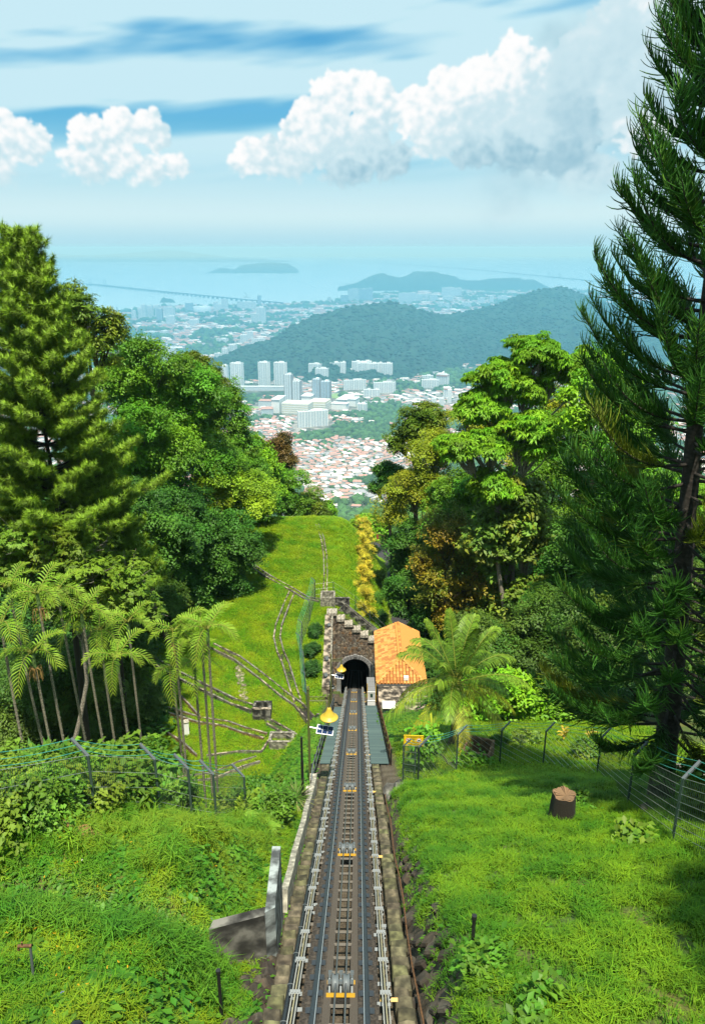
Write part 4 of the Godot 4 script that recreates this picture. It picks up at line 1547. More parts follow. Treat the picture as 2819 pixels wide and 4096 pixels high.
	# retaining wall of the cutting, on the left
	var rw := thing("retaining_wall", "tall weathered retaining wall with a broad mottled top left of the tunnel", "wall")
	for k in 5:
		var a := 58.4 + k * 2.22
		var b := a + 2.215
		var ya := lerpf(-36.35, -34.95, k / 5.0)
		var yb := lerpf(-36.35, -34.95, (k + 1) / 5.0)
		var xo := 0.07 * (5 - k) * 0.5
		var w := Geo.new()
		w.prism(PackedVector2Array([Vector2(a, track_y(a) - 1.0), Vector2(b, track_y(b) - 1.0), Vector2(b, yb), Vector2(a, ya)]), Vector3(-2.95 + xo, 0, 0), Vector3(0, 0, -1), Vector3.UP, -0.01)
		w.quad(Vector3(-2.22 + xo, track_y(a) - 1.0, -a), Vector3(-2.22 + xo, track_y(b) - 1.0, -b), Vector3(-2.22 + xo, yb, -b), Vector3(-2.22 + xo, ya, -a))
		w.quad(Vector3(-2.95 + xo, ya, -a), Vector3(-2.22 + xo, ya, -a), Vector3(-2.22 + xo, yb, -b), Vector3(-2.95 + xo, yb, -b))
		w.quad(Vector3(-2.95 + xo, track_y(a) - 1.0, -a), Vector3(-2.22 + xo, track_y(a) - 1.0, -a), Vector3(-2.22 + xo, ya, -a), Vector3(-2.95 + xo, ya, -a))
		part(rw, "wall_bay", w.done(), M.old_wall)
		var e := Geo.new()
		e.bar(Vector3(-2.24 + xo, ya + 0.03, -a), Vector3(-2.24 + xo, yb + 0.03, -b), 0.16, 0.1)
		part(rw, "kerb", e.done(), M.pale_concrete)
	for k in 3:
		var fl := thing("floodlight", "small grey floodlight on the retaining wall top, " + ["nearest of the three", "middle one of the three", "farthest of the three"][k], "floodlight", Vector3(-2.5, lerpf(-36.3, -35.0, [0.1, 0.32, 0.8][k]) + 0.28, -[59.6, 62.0, 67.4][k]), 0.9)
		var h := Geo.new()
		h.box(Vector3(0, 0, 0), Vector3(0.36, 0.3, 0.12), Basis(Vector3.RIGHT, -0.7))
		part(fl, "housing", h.done(), M.galvanised)
		h = Geo.new()
		h.box(Vector3(0, -0.17, 0), Vector3(0.05, 0.2, 0.05))
		part(fl, "bracket", h.done(), M.black_paint)
	var horn := thing("horn_speaker", "grey horn loudspeaker at the left foot of the tunnel arch", "loudspeaker", Vector3(-1.85, -36.5, -58.6), 0.3)
	var hg := Geo.new()
	hg.lathe(Vector3.ZERO, [Vector2(0.05, 0.3), Vector2(0.08, 0.1), Vector2(0.19, -0.05), Vector2(0.17, -0.05), Vector2(0.05, 0.08)], 14, Basis(Vector3.RIGHT, -PI / 2))
	part(horn, "bell", hg.done(), M.galvanised)


# ---------------------------------------------------------------- house with the orange tiles
func build_house() -> void:
	var rng := RandomNumberGenerator.new()
	rng.seed = 21
	var x0 := 2.0
	var x1 := 6.3
	var xr := 4.25
	var d0 := 58.0
	var d1 := 67.4
	var ye := -35.85
	var yr := -34.8
	var dr := 60.7
	var o := thing("tiled_house", "small house with an orange hipped tile roof right of the tunnel mouth", "house")
	var w := Geo.new()
	for q in [[x0 + 0.35, d0 + 0.5, x0 + 0.35, d1 - 0.3], [x1 - 0.35, d0 + 0.5, x1 - 0.35, d1 - 0.3], [x0 + 0.35, d0 + 0.5, x0 + 1.2, d0 + 0.5], [x0 + 2.2, d0 + 0.5, x1 - 0.35, d0 + 0.5], [x0 + 0.35, d1 - 0.3, x1 - 0.35, d1 - 0.3]]:
		w.bar(Vector3(q[0], -38.4, -q[1]), Vector3(q[2], -38.4, -q[3]), 0.16, 5.2)
	part(o, "wall", w.done(), M.cream_wall)
	var dr_g := Geo.new()
	dr_g.box(Vector3(x0 + 1.7, -38.6, -(d0 + 0.6)), Vector3(1.0, 4.6, 0.06))
	part(o, "door", dr_g.done(), M.dark_timber)
	# roof boards under the tiles, coloured dark for the shade in the gaps
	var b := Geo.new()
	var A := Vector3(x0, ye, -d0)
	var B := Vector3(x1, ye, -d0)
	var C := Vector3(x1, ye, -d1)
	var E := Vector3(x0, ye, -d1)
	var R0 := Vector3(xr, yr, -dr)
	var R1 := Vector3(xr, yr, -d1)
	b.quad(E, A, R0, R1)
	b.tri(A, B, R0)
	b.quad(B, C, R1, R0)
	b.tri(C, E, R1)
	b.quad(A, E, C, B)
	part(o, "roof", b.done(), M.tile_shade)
	for q in [[A, B], [A, E], [E, C]]:
		var f := Geo.new()
		f.bar(q[0] + Vector3(0, -0.09, 0), q[1] + Vector3(0, -0.09, 0), 0.1, 0.16)
		part(o, "gutter", f.done(), M.dark_gutter)
	# tiles: half-round rolls in courses
	var tile := Geo.new()
	var tl := 0.33
	var tw := 0.27
	for k in 6:
		var a0 := PI - PI * k / 6.0
		var a1 := PI - PI * (k + 1) / 6.0
		var p0 := Vector3(cos(a0) * tw * 0.43, 0.01 + sin(a0) * 0.11, 0)
		var p1 := Vector3(cos(a1) * tw * 0.43, 0.01 + sin(a1) * 0.11, 0)
		var i := tile.v.size()
		for q in [p0, p1]:
			var nn := Vector3(q.x / (tw * 0.5), maxf(0.15, q.y * 7.0), 0).normalized()
			tile.vert(q + Vector3(0, 0.035, tl * 0.55), nn)
			tile.vert(q + Vector3(0, 0.0, -tl * 0.55), nn)
		tile.face(i, i + 2, i + 3)
		tile.face(i, i + 3, i + 1)
		tile.tri(p0 + Vector3(0, 0.035, tl * 0.55), Vector3(0, 0.005, tl * 0.55), p1 + Vector3(0, 0.035, tl * 0.55))
	var tile_mesh := tile.done()
	var mats := [M.tile_a, M.tile_b, M.tile_c]
	var rest := []
	var count := 0
	for face in [[A, E, R0, R1, Vector3(1, 0, 0), 0], [A, B, R0, R0, Vector3(0, 0, -1), 1], [B, C, R0, R1, Vector3(-1, 0, 0), 2]]:
		var e0: Vector3 = face[0]
		var e1: Vector3 = face[1]
		var alongv := (e1 - e0).normalized()
		var run := (xr - x0) if face[5] != 1 else (dr - d0)
		var up := (Vector3(face[4].x, 0, face[4].z) * run + Vector3(0, yr - ye, 0))
		var L := up.length()
		up = up.normalized()
		var nn := up.cross(alongv) if up.cross(alongv).y > 0.0 else alongv.cross(up)
		var n := int(e0.distance_to(e1) / tw)
		for r in int(L / tl) + 1:
			var t := (r + 0.5) * tl
			if t > L:
				continue
			for k in n:
				var s := (k + 0.5) * e0.distance_to(e1) / n
				var inset := t / L
				if face[5] == 1 and absf(s - e0.distance_to(e1) * 0.5) > e0.distance_to(e1) * 0.5 * (1.0 - inset) - 0.05:
					continue
				if face[5] != 1 and s < (dr - d0) * inset + 0.05:
					continue
				var basis := Basis(nn.cross(-up), nn, -up)
				if basis.determinant() < 0.0:
					basis.x = -basis.x
				var tr := Transform3D(basis, e0 + alongv * s + up * t + nn * (0.02 + rng.randf_range(0, 0.008)))
				if count < 298 and face[5] != 2:
					count += 1
					part(o, "roof_tile", tile_mesh, mats[rng.randi() % 3]).transform = tr
				else:
					rest.append(tr)
	many(o, "roof_tiles", tile_mesh, M.tile_a, rest).set_meta("kind", "stuff")
	for line in [[A, R0], [B, R0], [R0, R1], [E, R1], [R1, C]]:
		var a: Vector3 = line[0]
		var z: Vector3 = line[1]
		var n := int(a.distance_to(z) / 0.34)
		for k in n:
			var cg := Geo.new()
			var p := a.lerp(z, (k + 0.0) / n) + Vector3(0, 0.07, 0)
			var q := a.lerp(z, (k + 1.08) / n) + Vector3(0, 0.06, 0)
			cg.tube(PackedVector3Array([p, q]), [0.135, 0.115], 8)
			part(o, "ridge_tile", cg.done(), mats[rng.randi() % 3])
	var vent := Geo.new()
	vent.box(Vector3(4.55, ye + 0.42, -d0 - 0.35), Vector3(0.42, 0.3, 0.3))
	mono("roof_box", vent.done(), M.white_paint, "small white box low on the front of the orange roof", "box")
	# white slatted gate and the slabs behind it
	var gate := thing("slatted_gate", "white slatted gate with a dark window at the end of the right walkway", "gate", tp(1.5, 56.2, 0.0))
	var fr := Geo.new()
	fr.box(Vector3(0, 0.28, 0), Vector3(0.66, 0.56, 0.05))
	part(gate, "kick_panel", fr.done(), M.white_paint)
	for k in 9:
		var s := Geo.new()
		s.box(Vector3(-0.29 + k * 0.0725, 1.0, 0), Vector3(0.045, 0.86, 0.03))
		part(gate, "slat", s.done(), M.white_paint)
	for y in [0.58, 1.44]:
		var s := Geo.new()
		s.box(Vector3(0, y, 0.02), Vector3(0.68, 0.06, 0.05))
		part(gate, "rail", s.done(), M.white_paint)
	var win := Geo.new()
	win.box(Vector3(0.02, 1.12, 0.03), Vector3(0.22, 0.3, 0.03))
	part(gate, "window", win.done(), M.dark_green)
	for k in 3:
		var s := Geo.new()
		s.prism(PackedVector2Array([Vector2(-0.36, -0.62), Vector2(0.36, -0.62), Vector2(0.36, 0.62), Vector2(-0.36, 0.62)]), tp(1.5, 57.4 + k * 1.32, 1.45 + k * 0.35), Vector3.RIGHT, Vector3(0, -0.25, -1).normalized(), 0.12, 0.015)
		mono("concrete_slab", s.done(), M.arch, ["nearest", "middle", "farthest"][k] + " of three grey concrete slabs stepping back behind the white gate", "slab", "slabs behind the white gate")
	for k in 2:
		var s := Geo.new()
		s.rod(tp(1.16 + k * 0.72, 56.6, 0.4), tp(1.16 + k * 0.72, 56.6, 2.2), 0.035, 8)
		mono("yellow_post", s.done(), M.yellow_paint, "yellow pipe post at the %s of the white slatted gate" % ["left", "right"][k], "post", "yellow posts by the white gate")
	# green cabinet, its yard gate and the dark wall below
	var cab := thing("green_cabinet", "dark green metal cabinet with a pale sloping lid right of the walkway", "cabinet", Vector3(2.78, -35.55, -52.0))
	var cg := Geo.new()
	cg.box(Vector3(0, 0.75, 0), Vector3(0.92, 1.5, 0.6))
	part(cab, "body", cg.done(), M.dark_green)
	cg = Geo.new()
	cg.box(Vector3(0, 1.56, 0.03), Vector3(1.0, 0.08, 0.74), Basis(Vector3.RIGHT, 0.3))
	part(cab, "lid", cg.done(), M.white_paint)
	cg = Geo.new()
	cg.box(Vector3(0.38, 0.8, 0.31), Vector3(0.03, 0.12, 0.03))
	part(cab, "handle", cg.done(), M.black_paint)
	var yg := thing("mesh_gate", "dark framed wire mesh gate beside the green cabinet", "gate", Vector3(3.75, -35.9, -53.0), -0.15)
	for q in [[-0.42, 0.8, 0.05, 1.6], [0.42, 0.8, 0.05, 1.6]]:
		cg = Geo.new()
		cg.box(Vector3(q[0], q[1], 0), Vector3(q[2], q[3], 0.05))
		part(yg, "post", cg.done(), M.black_paint)
	for y in [0.05, 0.8, 1.57]:
		cg = Geo.new()
		cg.box(Vector3(0, y, 0), Vector3(0.8, 0.04, 0.04))
		part(yg, "rail", cg.done(), M.black_paint)
	cg = Geo.new()
	for k in 11:
		cg.box(Vector3(-0.36 + k * 0.072, 0.8, 0), Vector3(0.008, 1.5, 0.008))
	part(yg, "mesh", cg.done(), M.galvanised)
	var pad := Geo.new()
	pad.box(Vector3(4.6, -36.3, -54.5), Vector3(5.0, 0.8, 6.6))
	struct("yard_paving", pad.done(), M.old_wall)
	var bw := thing("stone_wall", "black stained rubble wall with a grey top below the green cabinet", "wall")
	for k in 5:
		var a := 2.25 + k * 0.46
		cg = Geo.new()
		var z := -(48.6 - 0.25 * k + 0.1 * k * k)
		cg.bar(Vector3(a, -34.9 - 0.0 * k, z), Vector3(a + 0.47, -34.9, z - 0.1), 0.3, 2.4)
		part(bw, "block", cg.done(), M.dark_stone)
		cg = Geo.new()
		cg.bar(Vector3(a, -33.66, z), Vector3(a + 0.47, -33.66, z - 0.1), 0.34, 0.08)
		part(bw, "cap", cg.done(), M.concrete)
	cg = Geo.new()
	cg.bar(Vector3(2.2, -33.6, -45.4), Vector3(4.2, -33.0, -46.6), 0.5, 0.2)
	mono("drain_slab", cg.done(), M.pale_concrete, "pale concrete drain edge slanting away below the black wall", "drain")


# ---------------------------------------------------------------- drains and walls on the hillside
func drain(called: String, label: String, pts: Array, width: float, tall: float, wm: Material, group := "hillside drains") -> void:
	var o := thing(called, label, "drain", Vector3.ZERO, 0.0, group)
	for k in pts.size() - 1:
		var a := gp(pts[k][0], pts[k][1])
		var b := gp(pts[k + 1][0], pts[k + 1][1])
		var flat := Vector3(b.x - a.x, 0, b.z - a.z).normalized()
		var side := flat.cross(Vector3.UP)
		var n := maxi(1, int(a.distance_to(b) / 2.2))
		for j in n:
			var p := a.lerp(b, float(j) / n)
			var q := a.lerp(b, float(j + 1) / n)
			p.y = ground(p.x, -p.z)
			q.y = ground(q.x, -q.z)
			for s in ([-1.0, 1.0] if width > 0.0 else [0.0]):
				var g := Geo.new()
				g.bar(p + side * s * width * 0.5 + Vector3(0, tall - 0.5, 0), q + side * s * width * 0.5 + Vector3(0, tall - 0.5, 0) + flat * 0.02, 0.13, 1.0)
				part(o, "side_wall", g.done(), wm)
				g = Geo.new()
				g.bar(p + side * s * width * 0.5 + Vector3(0, tall + 0.02, 0), q + side * s * width * 0.5 + Vector3(0, tall + 0.02, 0) + flat * 0.02, 0.13, 0.05)
				part(o, "coping", g.done(), M.concrete if k % 2 else M.old_wall)
			if width > 0.0:
				var g := Geo.new()
				g.bar(p + Vector3(0, 0.06, 0), q + Vector3(0, 0.06, 0), width - 0.16, 0.06)
				part(o, "floor", g.done(), M.pit)


func build_hillside() -> void:
	drain("hill_drain", "concrete drain running down from the trees across the upper grass hill", [[-13.2, 81.0], [-12.2, 80.0], [-9.0, 76.7], [-6.5, 74.2], [-5.0, 72.8], [-3.6, 72.2]], 0.5, 0.22, M.concrete)
	drain("hill_drain", "winding pale drain down the middle of the grass hill, left of the mesh fence", [[-6.6, 73.8], [-7.0, 71.5], [-7.45, 67.9], [-7.4, 65.5], [-6.9, 63.6], [-6.3, 62.0], [-5.3, 58.4], [-4.8, 56.7]], 0.6, 0.3, M.old_wall)
	drain("hill_drain", "long slanting drain across the lower hill, ending beside the walkway", [[-13.6, 64.6], [-10.8, 62.5], [-8.3, 60.0], [-6.1, 57.6], [-4.7, 56.2], [-3.2, 53.6], [-2.3, 50.5]], 0.7, 0.28, M.concrete)
	drain("hill_drain", "dark stained channel leading into the square tank at mid slope", [[-19.5, 62.9], [-16.0, 60.3], [-13.8, 58.8], [-12.4, 57.9], [-10.3, 56.6], [-8.4, 55.6]], 0.75, 0.34, M.stained)
	drain("hill_drain", "rusty sided drain below the dark channel, white edge towards the viewer", [[-18.0, 56.2], [-15.5, 55.35], [-12.8, 54.5], [-10.5, 53.9], [-8.9, 53.2], [-7.1, 52.5]], 0.65, 0.26, M.rusty_concrete)
	drain("terrace_wall", "pale topped wall slanting down from upper left behind the palm stems", [[-17.8, 55.3], [-16.4, 54.0], [-14.9, 52.7], [-13.7, 51.8], [-12.2, 50.2]], 0.0, 0.34, M.rusty_concrete, "terrace walls")
	drain("terrace_wall", "short rusty wall linking the dark channel with the rusty drain", [[-15.1, 57.3], [-14.0, 56.1], [-12.8, 54.7]], 0.0, 0.38, M.rusty_concrete, "terrace walls")
	drain("terrace_wall", "low white topped wall behind the left fence posts", [[-11.4, 50.2], [-8.8, 50.7], [-7.2, 50.7], [-6.8, 52.0]], 0.0, 0.26, M.concrete, "terrace walls")
	drain("hill_drain", "lowest double walled drain seen through the left fence", [[-14.5, 47.6], [-12.6, 48.0], [-10.6, 48.3], [-8.6, 49.3], [-7.4, 50.0]], 0.7, 0.22, M.pale_concrete)
	drain("hill_drain", "narrow stone drain straight up the hill from the concrete sump to the crest", [[-3.1, 73.0], [-3.2, 77.7], [-3.4, 81.4], [-3.9, 85.9], [-4.7, 89.5]], 0.35, 0.2, M.old_wall)
	drain("hill_drain", "dark drain under the vines between the tank and the walkway", [[-7.0, 54.2], [-5.6, 53.2], [-4.2, 51.6], [-3.2, 49.0]], 0.6, 0.22, M.stained)
	var rng := RandomNumberGenerator.new()
	rng.seed = 31
	var gully := thing("stone_gully", "rough pale rubble gully down the grass between two drains", "gully")
	for k in 34:
		var t := k / 33.0
		var g := Geo.new()
		var poly := PackedVector2Array()
		for j in 6:
			var a := TAU * j / 6.0
			poly.append(Vector2(cos(a), sin(a)) * rng.randf_range(0.16, 0.32))
		g.col = Color(0.36, 0.31, 0.23) * rng.randf_range(0.7, 1.25)
		g.prism(poly, gp(lerpf(-10.55, -9.4, t) + rng.randf_range(-0.25, 0.25), lerpf(61.4, 57.0, t), -0.08), Vector3.RIGHT, Vector3.FORWARD, rng.randf_range(0.14, 0.3), 0.04)
		part(gully, "stone", g.done(), M.worn_tint)
	var tank := thing("square_tank", "dark weathered square concrete tank, open on top, on the grass hill", "tank", gp(-7.6, 55.1))
	for q in [[Vector3(0, 0.3, 0.55), Vector3(1.5, 1.5, 0.2)], [Vector3(0, 0.3, -0.55), Vector3(1.5, 1.5, 0.2)], [Vector3(-0.65, 0.3, 0), Vector3(0.2, 1.5, 0.9)], [Vector3(0.65, 0.3, 0), Vector3(0.2, 1.5, 0.9)]]:
		var g := Geo.new()
		g.box(q[0], q[1])
		part(tank, "side", g.done(), M.stained)
	var g := Geo.new()
	g.box(Vector3(0, 1.08, 0.55), Vector3(1.6, 0.07, 0.26))
	part(tank, "rim", g.done(), M.old_wall)
	var box := thing("concrete_chamber", "grey concrete chamber with a pale rim below the square tank, half behind vines", "chamber", gp(-5.7, 51.9))
	for q in [[Vector3(0, 0.0, 0.6), Vector3(1.9, 1.5, 0.16)], [Vector3(0, 0.0, -0.6), Vector3(1.9, 1.5, 0.16)], [Vector3(-0.9, 0.0, 0), Vector3(0.16, 1.5, 1.04)], [Vector3(0.9, 0.0, 0), Vector3(0.16, 1.5, 1.04)]]:
		g = Geo.new()
		g.box(q[0], q[1])
		g.box(q[0] + Vector3(0, 0.78, 0), Vector3(q[1].x + 0.06, 0.07, q[1].z + 0.06))
		part(box, "side", g.done(), M.pale_concrete)
	var post := thing("white_box_post", "white box shaped post standing in the grass between the palm stems", "box post", gp(-13.6, 52.9))
	g = Geo.new()
	g.box(Vector3(0, 0.6, 0), Vector3(0.55, 1.2, 0.4), Basis(Vector3.UP, 0.3))
	part(post, "body", g.done(), M.white_paint)
	g = Geo.new()
	g.box(Vector3(0, 1.23, 0), Vector3(0.62, 0.06, 0.48), Basis(Vector3.UP, 0.3))
	part(post, "lid", g.done(), M.whitewash)
	# lane behind the house
	g = Geo.new()
	var lane := [[5.4, 66.0, 2.0], [5.2, 72.0, 2.0], [5.0, 78.0, 2.0], [4.95, 88.0, 1.9], [4.9, 96.0, 1.8], [4.6, 101.0, 1.9], [3.6, 105.5, 2.2], [1.8, 108.5, 2.4], [-1.0, 110.5, 2.2], [-5.0, 112.0, 2.0]]
	for k in lane.size() - 1:
		for j in 4:
			var t0 := j / 4.0
			var t1 := (j + 1) / 4.0
			var a0 := Vector3(lerpf(lane[k][0], lane[k + 1][0], t0), 0, -lerpf(lane[k][1], lane[k + 1][1], t0))
			var a1 := Vector3(lerpf(lane[k][0], lane[k + 1][0], t1), 0, -lerpf(lane[k][1], lane[k + 1][1], t1))
			var sd = (Vector3(lane[k + 1][0] - lane[k][0], 0, lane[k][1] - lane[k + 1][1]).normalized()).cross(Vector3.UP) * lane[k][2] * 0.6
			var q := []
			for p: Vector3 in [a0 - sd, a0 + sd, a1 + sd, a1 - sd]:
				q.append(Vector3(p.x, path_y(-p.z) + 0.42, p.z))
			g.quad(q[0], q[1], q[2], q[3])
	struct("lane", g.done(), M.asphalt)
	var kerb := thing("lane_kerb", "pale crooked kerb along the left of the tarmac lane", "kerb")
	for k in 14:
		var d0 := 68.0 + k * 1.9
		g = Geo.new()
		var kx := func(d): return 3.95 - 0.012 * (d - 68.0) + 0.12 * sin(d * 0.25)
		g.bar(Vector3(kx.call(d0), path_y(d0) + 0.5, -d0), Vector3(kx.call(d0 + 1.88), path_y(d0 + 1.88) + 0.5, -d0 - 1.88), 0.26, 0.5)
		part(kerb, "kerb_stone", g.done(), M.kerb_tan)
	var spots := [[-4.0, 113.0], [-2.6, 112.7], [-1.2, 112.4], [0.4, 112.0], [2.0, 111.4], [3.4, 110.6], [4.6, 108.9], [5.6, 106.8], [6.3, 104.6]]
	for k in spots.size() - 1:
		var a := Vector3(spots[k][0], path_y(spots[k][1]) + 0.4, -spots[k][1])
		var b := Vector3(spots[k + 1][0], path_y(spots[k + 1][1]) + 0.4, -spots[k + 1][1])
		var hoop := thing("guard_rail", ["leftmost", "second", "third", "fourth", "fifth", "sixth", "seventh", "rightmost"][k] + " rust and cream hoop railing at the bend of the lane, counted from the left", "railing", Vector3.ZERO, 0.0, "hoop railings at the lane's bend")
		a = a.lerp(b, 0.06)
		b = a.lerp(b, 0.92)
		g = Geo.new()
		g.tube(PackedVector3Array([a, a + Vector3(0, 0.8, 0), a.lerp(b, 0.08) + Vector3(0, 0.95, 0), a.lerp(b, 0.92) + Vector3(0, 0.95, 0), b + Vector3(0, 0.8, 0), b]), [0.06], 6)
		part(hoop, "hoop", g.done(), M.rust if k % 3 else M.red_rail)
		for e in 2:
			g = Geo.new()
			g.rod((b if e else a) + Vector3(0, 0, 0.01), (b if e else a) + Vector3(0, 0.75, 0.01), 0.1, 6)
			part(hoop, "post", g.done(), M.red_rail)


# ---------------------------------------------------------------- fences
func fence(called: String, label: String, posts: Array, tall: float, arm: Vector3, wires: int, bars: float, slant := 0.0) -> Node3D:
	var o := thing(called, label, "fence")
	var net := Geo.new()
	for k in posts.size():
		var p: Vector3 = posts[k]
		var g := Geo.new()
		g.rod(p + Vector3(0, -0.4, 0), p + Vector3(0, tall, 0), 0.04, 7)
		part(o, "post", g.done(), M.fence_green)
		if arm != Vector3.ZERO:
			g = Geo.new()
			g.bar(p + Vector3(0, tall - 0.02, 0), p + Vector3(0, tall, 0) + arm, 0.075, 0.05)
			part(o, "arm", g.done(), M.galvanised)
		if k == posts.size() - 1:
			continue
		var q: Vector3 = posts[k + 1]
		var l := p.distance_to(q)
		for j in wires:
			var h := tall * (0.06 + 0.94 * float(j) / (wires - 1))
			g = Geo.new()
			if slant == 0.0:
				g.rod(p + Vector3(0, h, 0), q + Vector3(0, h, 0), 0.006, 4)
			else:
				# wires that run down across the panel
				var lo := h - slant * l
				if lo >= 0.0:
					g.rod(p + Vector3(0, h, 0), q + Vector3(0, lo, 0), 0.006, 4)
				else:
					g.rod(p + Vector3(0, h, 0), p.lerp(q, h / (slant * l)) + Vector3(0, 0, 0), 0.006, 4)
			part(o, "wire", g.done(), M.bright_steel)
			if slant != 0.0 and tall - h > 0.05:
				g = Geo.new()
				var t := (tall - h) / (slant * l)
				if t < 1.0:
					g.rod(p.lerp(q, t) + Vector3(0, tall, 0), q + Vector3(0, maxf(tall - slant * l * (1.0 - t), 0.05), 0), 0.006, 4)
					part(o, "wire", g.done(), M.bright_steel)
		var n := int(l / bars)
		for j in n:
			var b := p.lerp(q, (j + 0.5) / n)
			net.bar(b + Vector3(0, 0.02, 0), b + Vector3(0, tall, 0), 0.006, 0.006, Vector3.FORWARD)
		if arm != Vector3.ZERO:
			for j in 3:
				g = Geo.new()
				var f := 0.3 + 0.33 * j
				var c := PackedVector3Array()
				for i in 9:
					c.append((p + arm * f).lerp(q + arm * f, i / 8.0) + Vector3(0, tall - 0.10 * sin(PI * i / 8.0), 0))
				g.tube(c, [0.009], 4)
				part(o, "barbed_wire", g.done(), M.teal_wire)
	part(o, "wire_mesh", net.done(), M.fence_green).set_meta("kind", "stuff")
	return o


func build_fences() -> void:
	var arm := Vector3(0.42, 0.42, -0.12)
	var r := []
	for p in [[2.78, 25.9], [4.97, 30.2], [7.4, 32.1], [9.4, 31.5], [11.0, 28.6]]:
		r.append(gp(p[0], p[1]))
	fence("mesh_fence", "green wire mesh fence with angled arms along the far edge of the right mound", r, 2.0, arm, 7, 0.10, 0.6)
	r = []
	for p in [[11.0, 28.6], [9.0, 20.3], [8.35, 15.8], [7.9, 12.3], [7.6, 9.0]]:
		r.append(gp(p[0], p[1]))
	fence("mesh_fence", "wire fence with angled arms coming towards the viewer past the thick conifer trunk", r, 2.0, arm, 9, 0.14)
	fence("mesh_fence", "short return panel of the fence under the yellow warning sign", [gp(2.3, 27.8), gp(2.78, 25.9)], 2.0, Vector3(0.3, 0.4, 0.1), 7, 0.05)
	r = []
	for p in [[-7.6, 13.0], [-6.3, 15.8], [-5.2, 17.5], [-4.55, 18.4], [-3.95, 18.9], [-3.5, 21.5]]:
		r.append(gp(p[0], p[1]))
	fence("mesh_fence", "vine grown wire mesh fence across the left mound", r, 2.0, Vector3(-0.4, 0.42, -0.1), 5, 0.07)
	r = []
	for p in [[-4.1, 72.6], [-4.45, 68.7], [-4.95, 65.1], [-5.0, 63.1], [-4.5, 60.5], [-4.2, 57.6], [-3.8, 54.8]]:
		r.append(gp(p[0], p[1]))
	fence("mesh_fence", "curving grey green mesh fence up the hill beside the round bushes", r, 2.3, Vector3(-0.35, 0.35, 0), 5, 0.12)
	r = []
	for p in [[-4.1, 72.6], [-2.2, 73.0], [0.1, 72.6], [1.6, 72.2], [3.2, 71.8]]:
		r.append(gp(p[0], p[1]))
	fence("mesh_fence", "thin wire fence on slim posts above the tunnel front", r, 1.9, Vector3.ZERO, 4, 0.3)


# ---------------------------------------------------------------- lamps, sign and small things
func lamp_post(label: String, at: Vector3, tall: float) -> void:
	var o := thing("solar_lamp_post", label, "street lamp", at, 0.0, "solar lamp posts left of the track")
	var g := Geo.new()
	g.rod(Vector3(0, -0.4, 0), Vector3(0, tall, 0), 0.055, 9)
	g.lathe(Vector3(0, tall, 0), [Vector2(0.07, -0.05), Vector2(0.08, 0.0), Vector2(0.04, 0.03), Vector2(0.055, 0.08), Vector2(0.0, 0.13)], 9)
	part(o, "pole", g.done(), M.lamp_green)
	g = Geo.new()
	g.rod(Vector3(0, tall - 0.62, 0), Vector3(0.9, tall - 0.62, 0), 0.025, 6)
	g.rod(Vector3(0, tall - 0.40, 0), Vector3(0.9, tall - 0.40, 0), 0.012, 6)
	part(o, "arm", g.done(), M.lamp_green)
	for k in 4:
		g = Geo.new()
		var c := PackedVector3Array()
		for j in 13:
			var a := TAU * j / 12.0
			c.append(Vector3(0.14 + k * 0.21 + cos(a) * 0.085, tall - 0.51 + sin(a) * 0.085, 0))
		g.tube(c, [0.012], 5, false)
		part(o, "scroll", g.done(), M.lamp_green)
	g = Geo.new()
	g.rod(Vector3(0.9, tall - 0.30, 0), Vector3(0.9, tall - 0.95, 0), 0.045, 8)
	part(o, "hanger", g.done(), M.lamp_green)
	g = Geo.new()
	g.lathe(Vector3(0.9, tall - 1.5, 0), [Vector2(0.06, -0.02), Vector2(0.36, 0.0), Vector2(0.40, 0.03), Vector2(0.39, 0.07), Vector2(0.26, 0.14), Vector2(0.24, 0.2), Vector2(0.15, 0.32), Vector2(0.10, 0.45), Vector2(0.07, 0.55), Vector2(0.0, 0.57)], 20)
	part(o, "shade", g.done(), M.lamp_yellow)
	g = Geo.new()
	g.lathe(Vector3(0.9, tall - 1.5, 0), [Vector2(0.0, -0.12), Vector2(0.09, -0.09), Vector2(0.12, -0.02)], 12)
	part(o, "bulb_cover", g.done(), M.white_paint)
	g = Geo.new()
	g.rod(Vector3(0, tall - 1.95, 0), Vector3(0.5, tall - 2.02, 0.05), 0.04, 8)
	part(o, "bracket", g.done(), M.bright_steel)
	var pan := Node3D.new()
	pan.name = "solar_panel"
	o.add_child(pan, true)
	pan.position = Vector3(0.72, tall - 2.05, 0.08)
	pan.basis = Basis(Vector3.UP, -0.12) * Basis(Vector3.RIGHT, 0.42) * Basis(Vector3.FORWARD, 0.12)
	g = Geo.new()
	g.box(Vector3.ZERO, Vector3(0.74, 0.035, 0.46))
	part(pan, "frame", g.done(), M.white_paint)
	for i in 3:
		for j in 2:
			g = Geo.new()
			g.box(Vector3(-0.23 + i * 0.23, 0.02, -0.10 + j * 0.2), Vector3(0.215, 0.01, 0.185))
			part(pan, "cell", g.done(), M.solar_blue)


func letters(parent: Node3D, s: String, at: Vector3, size: float, m: Material) -> void:
	var t := TextMesh.new()
	var f := SystemFont.new()
	f.font_names = PackedStringArray(["Droid Sans"])
	f.font_weight = 700
	t.font = f
	t.text = s
	t.font_size = 32
	t.pixel_size = size / 32.0
	t.depth = 0.003
	part(parent, "lettering", t, m).position = at


